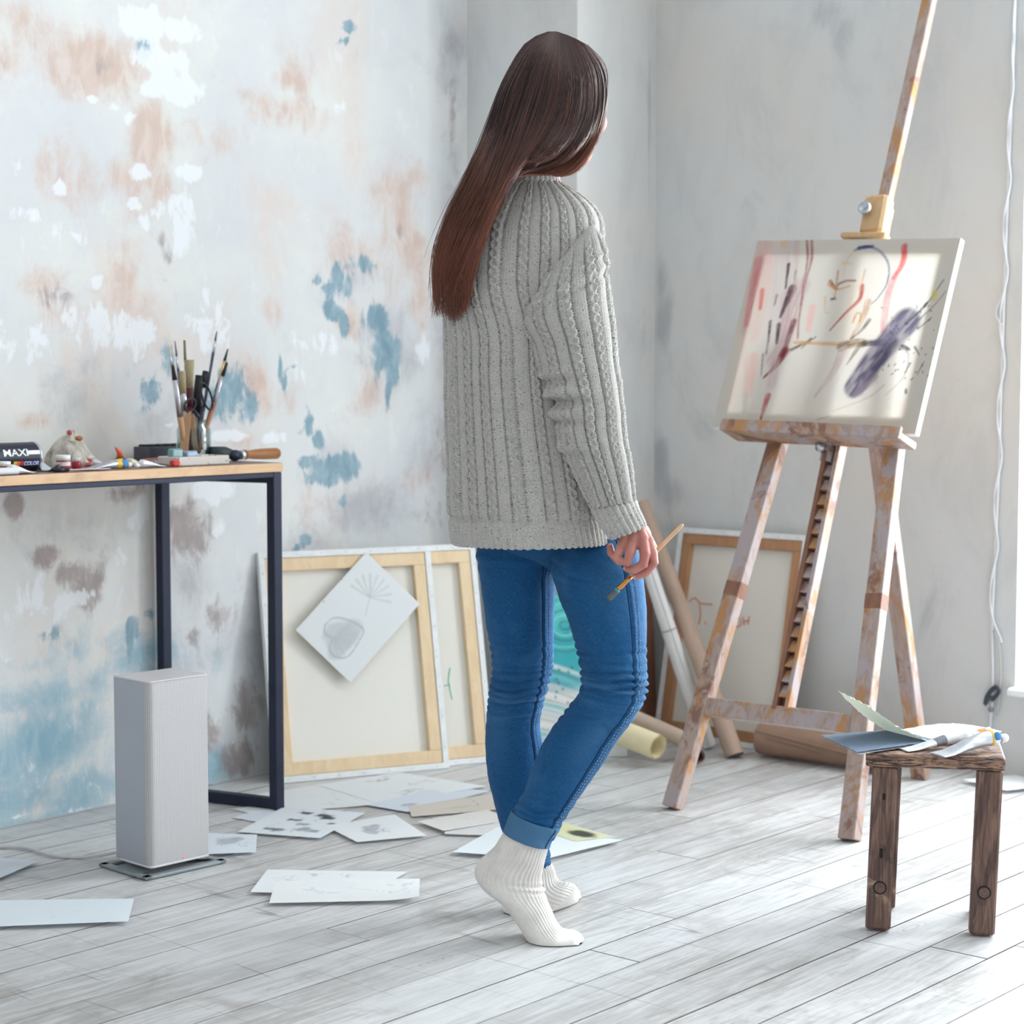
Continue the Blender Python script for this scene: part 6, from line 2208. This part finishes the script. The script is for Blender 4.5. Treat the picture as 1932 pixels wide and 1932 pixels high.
def wool_white():
    M = Mat('white_wool_sock')
    uvn = M.n('UVMap').outputs[0]
    n1 = M.noise(M.n('Mapping', {0: uvn, 3: (330, 330, 1)}).outputs[0], 1.0, 3, .7)
    n2 = M.noise(M.coord('Object'), 30, 4, .6)
    col = M.mix(M.ramp(n2, .3, .7), lin((236, 232, 226)), lin((222, 217, 211)))
    col = M.mix(M.math('MULTIPLY', M.ramp(n1, .5, .75), .35), col, lin((196, 190, 186)))
    return M.done(M.bsdf(col, .95, spec=.1, normal=M.bump(n1, .35, .001), **{'Sheen Weight': .2}))


WOOL = wool_white()
near_f = [(962, 1550, 1038, 1580, 3.52, .0400), (951, 1571, 1032, 1604, 3.52, .0410), (934, 1598, 1026, 1630, 3.52, .0410), (911, 1620, 1021, 1650, 3.517, .0395), (896, 1641, 1022, 1667, 3.515, .0375), (899, 1660, 1027, 1684, 3.512, .0375), (915, 1681, 1032, 1698, 3.51, .039), (939, 1698, 1039, 1714, 3.508, .041), (960, 1720, 1046, 1732, 3.505, .043),
          (980, 1750, 1055, 1747, 3.50, .046), (995, 1774, 1066, 1757, 3.495, .0475), (1012, 1786, 1078, 1759, 3.492, .0475), (1040, 1790, 1091, 1761, 3.49, .043), (1066, 1794, 1099, 1769, 3.486, .034), (1083, 1793, 1101, 1778, 3.484, .024), (1091, 1790, 1100, 1782, 3.484, .012)]
far_f = [(978, 1612, 1026, 1612, 3.705, .022), (972, 1628, 1034, 1624, 3.705, .029), (964, 1644, 1044, 1636, 3.704, .034), (961, 1660, 1047, 1647, 3.702, .036), (953, 1690, 1052, 1660, 3.69, .036), (949, 1714, 1061, 1665, 3.68, .036), (954, 1734, 1072, 1667, 3.675, .037), (984, 1744, 1083, 1670, 3.69, .040), (1024, 1733, 1091, 1678, 3.735, .042), (1058, 1719, 1095, 1687, 3.765, .038), (1080, 1708, 1094, 1693, 3.785, .026), (1088, 1702, 1093, 1696, 3.79, .012)]


def sock(name, rings, rib_to, heel, wr_, parent, lab):
    nu, nv = 240, 260

    def dsp(u, v):
        k = 1 - sstep(v, rib_to - .05, rib_to + .05 * np.cos((u - .5) * 2 * PI))
        top = sstep(np.cos((u - .72) * 2 * PI), .0, .6) * (1 - sstep(v, .70 if lab == 'near' else .52, .80 if lab == 'near' else .60)) * (1 - k)
        rib = np.cos(u * 2 * PI * 40)
        h = .0011 * rib * (k + .7 * top)
        h += (.0030 if 'near' in lab else .0008) * np.exp(-((v - wr_) / .035) ** 2) * np.sin((v - wr_) / .024 * PI + 1.2 * np.sin(u * 4 * PI)) * sstep(np.cos((u - .74) * 2 * PI), -.1, .6)
        h += .0009 * fbm(u * 9, v * 14, 5, 3)
        # bumps of the toes under the wool
        h += .0030 * np.exp(-((v - .95) / .035) ** 2) * np.cos(u * 2 * PI * 7)
        return h
    V, C_ = loft(rings, nu, nv, lambda u, v: dsp(u, v) * (1 - sstep(v, .95, .985)), power=2.2)
    V[:, :, 2] = np.maximum(V[:, :, 2], .0022)
    uu, vv = np.meshgrid(np.arange(nu) / nu * .25, np.linspace(0, .34, nv))
    tip = V[-1].mean(0) + (V[-1].mean(0) - V[-3].mean(0)) * .6
    tip[2] = max(tip[2], .004)
    FF = [tuple(f) for f in grid_faces(nu, nv, True)] + [((nv - 1) * nu + k, (nv - 1) * nu + (k + 1) % nu, nu * nv) for k in range(nu)]
    uv_ = np.concatenate([np.stack([uu.ravel(), vv.ravel()], 1), [[.1, .34]]])
    return obj(name, np.concatenate([V.reshape(-1, 3), tip[None]]), FF, WOOL, parent, smooth=True, uv=uv_), V


s1, Vs1 = sock('sock', near_f, .36, .4, .36, person, 'near')
s1['label'] = 'white sock on the raised near foot'
s2, Vs2 = sock('sock', far_f, .34, .4, .40, person, 'far')
s2['label'] = 'white sock on the flat far foot'

# ------------------------------------------------------------------ sweater


def knit():
    M = Mat('grey_marl_knit')
    uvn = M.n('UVMap').outputs[0]
    sp = M.n('SeparateXYZ', {0: uvn})
    U_, V_ = sp.outputs[0], sp.outputs[1]
    wob = M.noise(M.n('Mapping', {0: uvn, 3: (160, 160, 1)}).outputs[0], 1.0, 3, .7)
    su = M.math('DIVIDE', U_, .0046)
    fr = M.math('ABSOLUTE', M.math('SUBTRACT', M.math('FRACT', su), .5))
    sv = M.math('ADD', M.math('DIVIDE', V_, .0036), M.math('MULTIPLY', fr, 1.7))
    sv = M.math('ADD', sv, M.math('MULTIPLY', wob, .5))
    st_ = M.math('SINE', M.math('MULTIPLY', sv, 2 * PI))
    colm = M.math('COSINE', M.math('MULTIPLY', su, 2 * PI))
    h = M.math('ADD', M.math('MULTIPLY', st_, .5), M.math('MULTIPLY', colm, -.35))
    h = M.math('ADD', h, M.math('MULTIPLY', wob, .8))
    n1 = M.noise(M.n('Mapping', {0: uvn, 3: (420, 260, 1)}).outputs[0], 1.0, 3, .75)
    n2 = M.noise(M.n('Mapping', {0: uvn, 3: (60, 40, 1)}).outputs[0], 1.0, 4, .65)
    vo = M.n('TexVoronoi', {'Vector': M.n('Mapping', {0: uvn, 3: (170, 230, 1)}).outputs[0], 'Scale': 1.0}, feature='F1')
    rnd = M.n('SeparateXYZ', {0: vo.outputs['Color']}).outputs[0]
    fleck = M.math('MULTIPLY', M.math('SUBTRACT', 1.0, M.ramp(vo.outputs['Distance'], .12, .34)), M.ramp(rnd, .70, .74))
    col = M.mix(M.ramp(n1, .30, .70), lin((228, 225, 218)), lin((186, 182, 177)))
    col = M.mix(M.math('MULTIPLY', M.ramp(n2, .48, .70), .30), col, lin((160, 157, 156)))
    col = M.mix(M.math('MULTIPLY', fleck, .85), col, lin((84, 86, 98)))
    return M.done(M.bsdf(col, .95, spec=.08, normal=M.bump(h, .75, .0016), **{'Sheen Weight': .3, 'Sheen Roughness': .6})), M


KNIT, _ = knit()


def cable_height(um, vm, amp=1.0, P=.046, seed=0):
    """relief of a cable-knit cloth: um, vm in metres"""
    x = np.mod(um, P)
    col = np.floor(um / P)
    wc = .020
    h = np.zeros_like(um)
    inc = x < wc
    q = np.clip(x / wc, 0, 1)
    # rope of two strands crossing
    pv = vm / .038 + col * .37
    f = np.mod(pv, 1.0)
    cr = .5 + .36 * np.cos(2 * PI * pv)
    s1 = np.exp(-((q - cr) / .23) ** 2)
    s2 = np.exp(-((q - (1 - cr)) / .23) ** 2)
    front = .5 + .5 * np.sin(2 * PI * pv)
    rope = np.maximum(s1 * (.75 + .25 * front), s2 * (.75 + .25 * (1 - front)))
    rope = np.maximum(rope, .25 * np.sin(q * PI))
    h = np.where(inc, .0056 * rope, 0)
    # flat panel, slightly domed
    y = np.clip((x - wc) / (P - wc), 0, 1)
    h = np.where(~inc, .0022 * np.sin(y * PI) ** .6, h)
    # purl gutters with a ladder of holes
    for c in (0.0, wc, P):
        g = np.exp(-((x - c) / .0021) ** 2)
        h -= g * (.0022 + .0034 * (np.cos(2 * PI * vm / .0060) > 0))
    return h * amp


def rib_height(um, amp=.0016, p=.0125):
    return amp * (np.abs(np.cos(PI * um / p)) ** .8 - .5) * 2


NU, NV = 720, 400
torso_r = [(858, 1020, 1158, 1020, 3.60, .142), (852, 1025, 1163, 1022, 3.60, .148), (847, 1008, 1161, 1006, 3.60, .150), (845, 983, 1156, 983, 3.60, .146), (844, 940, 1148, 940, 3.60, .145), (844, 880, 1136, 880, 3.60, .140), (842, 800, 1120, 800, 3.60, .134), (840, 710, 1106, 710, 3.60, .128), (839, 630, 1100, 630, 3.60, .126),
           (846, 550, 1112, 550, 3.60, .122, 3.63, 3.57), (858, 485, 1126, 480, 3.60, .116, 3.65, 3.555), (876, 436, 1127, 428, 3.60, .104, 3.66, 3.545), (894, 408, 1119, 400, 3.60, .092, 3.66, 3.55), (911, 387, 1104, 381, 3.60, .080, 3.65, 3.555), (928, 368, 1084, 364, 3.60, .068, 3.635, 3.57), (944, 350, 1062, 349, 3.60, .058, 3.62, 3.585), (953, 338, 1052, 341, 3.60, .054)]
CIRC = .966


def torso_disp(u, v):
    um, vm = u * CIRC, v * .76
    hem = 1 - sstep(v, .078, .088)
    h = cable_height(um, vm) * (1 - hem) * (1 - .35 * sstep(v, .8, 1.0)) + rib_height(um) * hem
    h += -.004 * np.exp(-((v - .083) / .008) ** 2)
    # soft drapes
    a = (u - .5)
    h += .0055 * np.sin(u * 2 * PI * 7 + 1.3 * vnoise(u * 3, v * 2.5, 4)) * np.exp(-((v - .32) / .22) ** 2) * .7
    h += .006 * fbm(u * 5, v * 4, 11, 3) * (1 - sstep(v, .85, 1))
    return h


Vt, Ct = loft(torso_r, NU, NV, torso_disp, power=2.35)
uu, vv = np.meshgrid(np.arange(NU) / NU * CIRC, np.linspace(0, .76, NV))
sweater = obj('sweater', Vt.reshape(-1, 3), grid_faces(NU, NV, True), KNIT, person, smooth=True, uv=np.stack([uu.ravel(), vv.ravel()], 1))
# collar
col_r = [(950, 344, 1056, 352, 3.60, .053), (949, 338, 1058, 349, 3.60, .058), (952, 329, 1057, 342, 3.60, .0585), (956, 321, 1053, 334, 3.60, .0575), (959, 315, 1049, 328, 3.60, .056), (964, 314, 1045, 327, 3.60, .052), (966, 330, 1044, 340, 3.60, .049)]
Vc2, _c = loft(col_r, 300, 60, lambda u, v: rib_height(u * .36, .0013, .0105) + .0008 * vnoise(u * 20, v * 4, 2))
uu, vv = np.meshgrid(np.arange(300) / 300 * .36, np.linspace(0, .05, 60))
obj('collar', Vc2.reshape(-1, 3), grid_faces(300, 60, True), KNIT, sweater, smooth=True, uv=np.stack([uu.ravel(), vv.ravel()], 1))
# near sleeve
sl_r = [(1056, 478, 1104, 418, 3.56, .030), (1036, 500, 1119, 420, 3.55, .048), (1012, 535, 1132, 440, 3.533, .062), (992, 574, 1141, 478, 3.518, .073), (982, 606, 1148, 525, 3.507, .079), (989, 630, 1153, 577, 3.50, .080), (1004, 655, 1158, 625, 3.495, .077), (1016, 688, 1163, 672, 3.49, .074), (1033, 728, 1170, 728, 3.483, .070), (1045, 765, 1176, 772, 3.477, .068),
        (1045, 800, 1181, 812, 3.472, .067), (1059, 842, 1186, 855, 3.466, .065), (1080, 885, 1191, 892, 3.46, .062), (1099, 925, 1195, 925, 3.456, .058), (1113, 955, 1198, 943, 3.453, .053)]
NUS, NVS = 380, 420


def sleeve_disp(u, v):
    um, vm = u * .46, v * .62
    h = cable_height(um + .012, vm, 1.05, .046)
    fade = sstep(v, .06, .16)
    h = h * fade
    # pulled folds at the elbow and under the arm, on the inner (left) side
    inner = sstep(np.cos((u - .30) * 2 * PI), .1, .9)
    for (vc, sg, am) in ((.60, .022, .012), (.68, .020, .010), (.52, .02, .006), (.80, .02, .005)):
        ph = v - vc + .05 * (u - .3)
        h += am * inner * np.exp(-(ph / sg) ** 2)
        h -= am * .8 * inner * np.exp(-((ph - sg * 1.5) / (sg * .8)) ** 2)
    h += .0055 * fbm(u * 5, v * 8, 21, 3) * fade
    # shoulder seam: welt across the sleeve head
    h += .0045 * np.exp(-((v - .205 - .02 * np.cos((u - .5) * 2 * PI)) / .012) ** 2)
    h -= .0035 * np.exp(-((v - .232 - .02 * np.cos((u - .5) * 2 * PI)) / .007) ** 2)
    h += .0035 * np.exp(-((v - .165 - .02 * np.cos((u - .5) * 2 * PI)) / .008) ** 2)
    return h


Vs, Cs = loft(sl_r, NUS, NVS, sleeve_disp, power=2.1)
uu, vv = np.meshgrid(np.arange(NUS) / NUS * .46, np.linspace(0, .62, NVS))
obj('sleeve', Vs.reshape(-1, 3), grid_faces(NUS, NVS, True), KNIT, sweater, smooth=True, uv=np.stack([uu.ravel(), vv.ravel()], 1))
cf_r = [(1113, 955, 1197, 942, 3.453, .050), (1114, 960, 1201, 947, 3.452, .051), (1122, 976, 1206, 960, 3.45, .0485), (1136, 998, 1213, 976, 3.449, .045), (1149, 1015, 1218, 988, 3.448, .042), (1151, 1017, 1217, 990, 3.448, .040), (1150, 1012, 1213, 986, 3.448, .036), (1140, 995, 1205, 972, 3.449, .034)]
Vcf, _c = loft(cf_r, 300, 80, lambda u, v: rib_height(u * .25, .0018, .0115) + .0012 * vnoise(u * 9, v * 4, 8))
uu, vv = np.meshgrid(np.arange(300) / 300 * .25, np.linspace(0, .09, 80))
obj('cuff', Vcf.reshape(-1, 3), grid_faces(300, 80, True), KNIT, sweater, smooth=True, uv=np.stack([uu.ravel(), vv.ravel()], 1))
# far sleeve, bent across the front and hidden from here
fs_r = [(905, 470, 960, 410, 3.68, .05), (880, 520, 990, 440, 3.69, .075), (880, 600, 985, 590, 3.70, .072), (890, 700, 1000, 700, 3.715, .068), (930, 790, 1010, 730, 3.735, .062), (1000, 820, 1030, 760, 3.75, .050), (1050, 815, 1060, 775, 3.76, .036)]
Vfs, _c = loft(fs_r, 160, 160, lambda u, v: cable_height(u * .44, v * .5))
uu, vv = np.meshgrid(np.arange(160) / 160 * .44, np.linspace(0, .5, 160))
obj('sleeve', Vfs.reshape(-1, 3), grid_faces(160, 160, True), KNIT, sweater, smooth=True, uv=np.stack([uu.ravel(), vv.ravel()], 1))

# ------------------------------------------------------------------ hair


def hair_depth(x, y):
    e = 1 - ((x - 1047) / 106) ** 2 - ((y - 190) / 136) ** 2
    dh_ = 3.60 - .112 * math.sqrt(max(e, 0.0))
    db = 3.60 - .134 * math.sqrt(max(.10, 1 - ((x - 989) / 136) ** 2)) - .022 - .026 * float(sstep(y, 420, 520))
    k = float(sstep(y, 195, 325))
    d = dh_ * (1 - k) + db * k
    q = float(sstep(y, 296, 318)) * float(sstep(x, 952, 972)) * (1 - float(sstep(y, 345, 365)))
    return d * (1 - q) + 3.549 * q


GD = [
    [(1034, 60), (990, 82), (950, 150), (922, 225), (894, 298), (853, 383), (825, 458), (816, 515), (820, 562), (814, 599)],
    [(1040, 60), (1002, 92), (966, 160), (940, 245), (905, 335), (864, 425), (838, 500), (828, 560), (838, 600)],
    [(1045, 60), (1018, 105), (990, 190), (958, 285), (922, 375), (885, 455), (858, 535), (850, 585), (857, 611)],
    [(1049, 60), (1036, 120), (1012, 210), (975, 300), (944, 365), (912, 430), (885, 500), (868, 560), (868, 602)],
    [(1054, 61), (1052, 135), (1034, 225), (992, 300), (955, 340), (932, 392), (906, 462), (884, 530), (876, 592)],
    [(1060, 63), (1072, 150), (1058, 232), (1012, 296), (966, 322), (938, 375), (912, 445), (890, 515), (880, 580)],
    [(1072, 67), (1094, 150), (1084, 232), (1044, 292), (990, 318), (958, 326), (938, 372), (912, 440), (884, 535)],
    [(1086, 73), (1116, 145), (1112, 228), (1082, 288), (1036, 318), (996, 322), (968, 322), (950, 345)],
    [(1102, 82), (1132, 135), (1134, 205), (1118, 268), (1090, 312), (1060, 330), (1036, 326), (1008, 319)],
    [(1110, 86), (1142, 122), (1146, 170), (1136, 232), (1114, 283), (1088, 322), (1058, 333), (1034, 326)],
]
HN = 26
GU = []
for g_ in GD:
    P3 = np.array([A(x, y, hair_depth(x, y)) for x, y in g_])
    GU.append(spline(P3, HN))
GU = np.array(GU)                       # guides x points x 3
Mh = Mat('auburn_hair')
tt_ = Mh.attr('t')
rr_ = Mh.attr('rnd')
ch = Mh.mix(Mh.ramp(tt_, .30, .95), lin((42, 24, 30)), lin((158, 94, 68)))
ch = Mh.mix(Mh.math('MULTIPLY', rr_, .6), ch, lin((158, 98, 72)))
hs = Mh.bsdf(ch, .27, spec=.6, **{'Anisotropic': .4, 'Sheen Weight': .1})
htr = Mh.n('BsdfTranslucent', {'Color': ch}).outputs[0]
HAIRM = Mh.done(Mh.n('MixShader', {0: .18, 1: hs, 2: htr}).outputs[0])
# dark mass under the strands
hb_parts = [ellipsoid(HC - hf * .014 + UP * .004 + _FH * .008, [hf * .084, hr * .070, UP * .112]),
            ellipsoid(HC - hf * .026 - UP * .06 + _FH * .012, [hf * .058, hr * .050, UP * .058])]
for gi, rad_ in ((1, .016), (3, .019), (5, .016)):
    L_ = GU[gi]
    i0 = int(HN * .30)
    pts_ = L_[i0:int(HN * .93)] + _FH * .030
    r_ = np.linspace(1.0, .42, len(pts_)) * rad_
    hb_parts.append(capsule(pts_[::2], r_[::2], 12))
hbV, hbF = remesh(hb_parts, .0055, 6)
Mu = Mat('hair_mass')
nu_ = Mu.noise(Mu.coord('Object', (30, 30, 3)), 2.5, 4, .6)
cu_ = Mu.mix(Mu.ramp(nu_, .3, .7), lin((38, 22, 26)), lin((82, 46, 40)))
hair = obj('hair', hbV, hbF, Mu.done(Mu.bsdf(cu_, .5, spec=.3)), person, smooth=True, label='long straight auburn hair')
NS = 4600
hr_ = np.random.default_rng(11)
gi = hr_.uniform(0, len(GD) - 1.001, NS)
i0 = gi.astype(int)
fr_ = (gi - i0)[:, None, None]
PT = GU[i0] * (1 - fr_) + GU[np.minimum(i0 + 1, len(GD) - 1)] * fr_
s_ = np.linspace(0, 1, HN)
endf = hr_.uniform(.86, 1.0, NS)
endf = np.where(hr_.random(NS) < .1, hr_.uniform(.7, .9, NS), endf)
# resample each strand to its own length
ix = endf[:, None] * s_[None] * (HN - 1)
ia = np.clip(ix.astype(int), 0, HN - 2)
fb_ = (ix - ia)[..., None]
rows = np.arange(NS)[:, None]
PT = PT[rows, ia] * (1 - fb_) + PT[rows, ia + 1] * fb_
dep = hr_.uniform(0, 1, NS) ** 1.3
grow = np.clip(s_ * 3, 0, 1)
PT += (_FH[None, None] * (dep[:, None, None] * .016 * grow[None, :, None]))
ph = hr_.uniform(0, 6.28, (NS, 3))
am = hr_.normal(0, 1, (NS, 3)) * .0022
for k in range(3):
    fq = (1.3, 2.6, 4.1)[k]
    wv = np.sin(ph[:, k:k + 1] + s_[None] * fq * 2.2) * am[:, k:k + 1] * s_[None]
    PT += wv[..., None] * (_R if k % 2 == 0 else UP * .3 + _R * .5)[None, None]
PT += (hr_.normal(0, .0016, (NS, 1, 1)) * _R[None, None]) * grow[None, :, None]
# a few stray flyaways
fly = hr_.random(NS) < .035
PT += (fly * hr_.normal(0, 1, NS))[:, None, None] * (s_ ** 2 * .007)[None, :, None] * _R[None, None]
PT -= (fly * hr_.uniform(0, 1, NS))[:, None, None] * (s_ * .006)[None, :, None] * _FH[None, None]
T_ = np.gradient(PT, axis=1)
T_ /= np.linalg.norm(T_, axis=2, keepdims=True) + 1e-12
Sx = np.cross(T_, _FH[None, None])
Sx /= np.linalg.norm(Sx, axis=2, keepdims=True) + 1e-12
Bx = np.cross(Sx, T_)
rad_ = (.00085 * (1 - .75 * s_ ** 2))[None, :, None] * hr_.uniform(.7, 1.2, NS)[:, None, None]
ring = []
for k in range(3):
    a_ = 2 * PI * k / 3 + .4
    ring.append(PT + (Sx * math.cos(a_) + Bx * math.sin(a_)) * rad_)
HVv = np.stack(ring, 2).reshape(-1, 3)            # strand, point, side
base_i = (np.arange(NS) * HN * 3)[:, None, None]
pi_ = (np.arange(HN - 1) * 3)[None, :, None]
kk = np.arange(3)[None, None]
k2 = (kk + 1) % 3
Fh_ = np.stack([base_i + pi_ + kk, base_i + pi_ + k2, base_i + pi_ + 3 + k2, base_i + pi_ + 3 + kk], -1).reshape(-1, 4)
ta_ = np.repeat(np.tile(s_, NS) * np.repeat(np.where(i0 >= 6, .75, 1.0), HN) + np.repeat(.32 * sstep(gi, 6.5, 8.5), HN) * np.tile(s_, NS), 3)  # right-hand strands shifted paler, window light put into their colour
ra_ = np.repeat(np.repeat(hr_.random(NS) ** 2, HN), 3)
obj('hair_strands', HVv, Fh_, HAIRM, hair, smooth=True, attrs={'t': ('FLOAT', ta_), 'rnd': ('FLOAT', ra_)}, kind='stuff')

# ------------------------------------------------------------------ the brush in her hand
b0, b1 = A(1147, 1131, 3.452), A(1289, 989, 3.458)
pb = thing('paintbrush', (b0 + b1) / 2, 'flat paintbrush with teal-tipped bristles held in the hand of the standing person', 'brush')
pf_ = lambda f: b0 + (b1 - b0) * f
hwood = wood('pale_brush_handle', [(232, 190, 150), (216, 168, 128)], (20, 20, 20), .35)
Geo().tube([pf_(.30), pf_(.40), pf_(.52), pf_(.70), pf_(.93), pf_(.985), pf_(1)], [.0036, .0042, .0042, .0036, .0034, .0030, .0016], 14).make('handle', hwood, pb, smooth=True)
Geo().tube([pf_(.13), pf_(.17), pf_(.25), pf_(.31)], [.0050, .0048, .0042, .0038], 14).make('ferrule', plain('copper_ferrule', (214, 150, 84), .25, .85), pb, smooth=True)
Vb_, Fb_ = tube([pf_(0), pf_(.03), pf_(.10), pf_(.14)], [.0050, .0056, .0054, .0048], 14)
Geo().add(Vb_, Fb_).make('bristles', plain('grey_wet_bristle', (104, 104, 100), .5, bump=.3, scale=300), pb, smooth=True)
Geo().tube([pf_(.105), pf_(.135)], [.0057, .0052], 14).make('paint_ring', plain('teal_wet_paint', (70, 150, 160), .35), pb, smooth=True, label='ring of teal paint')
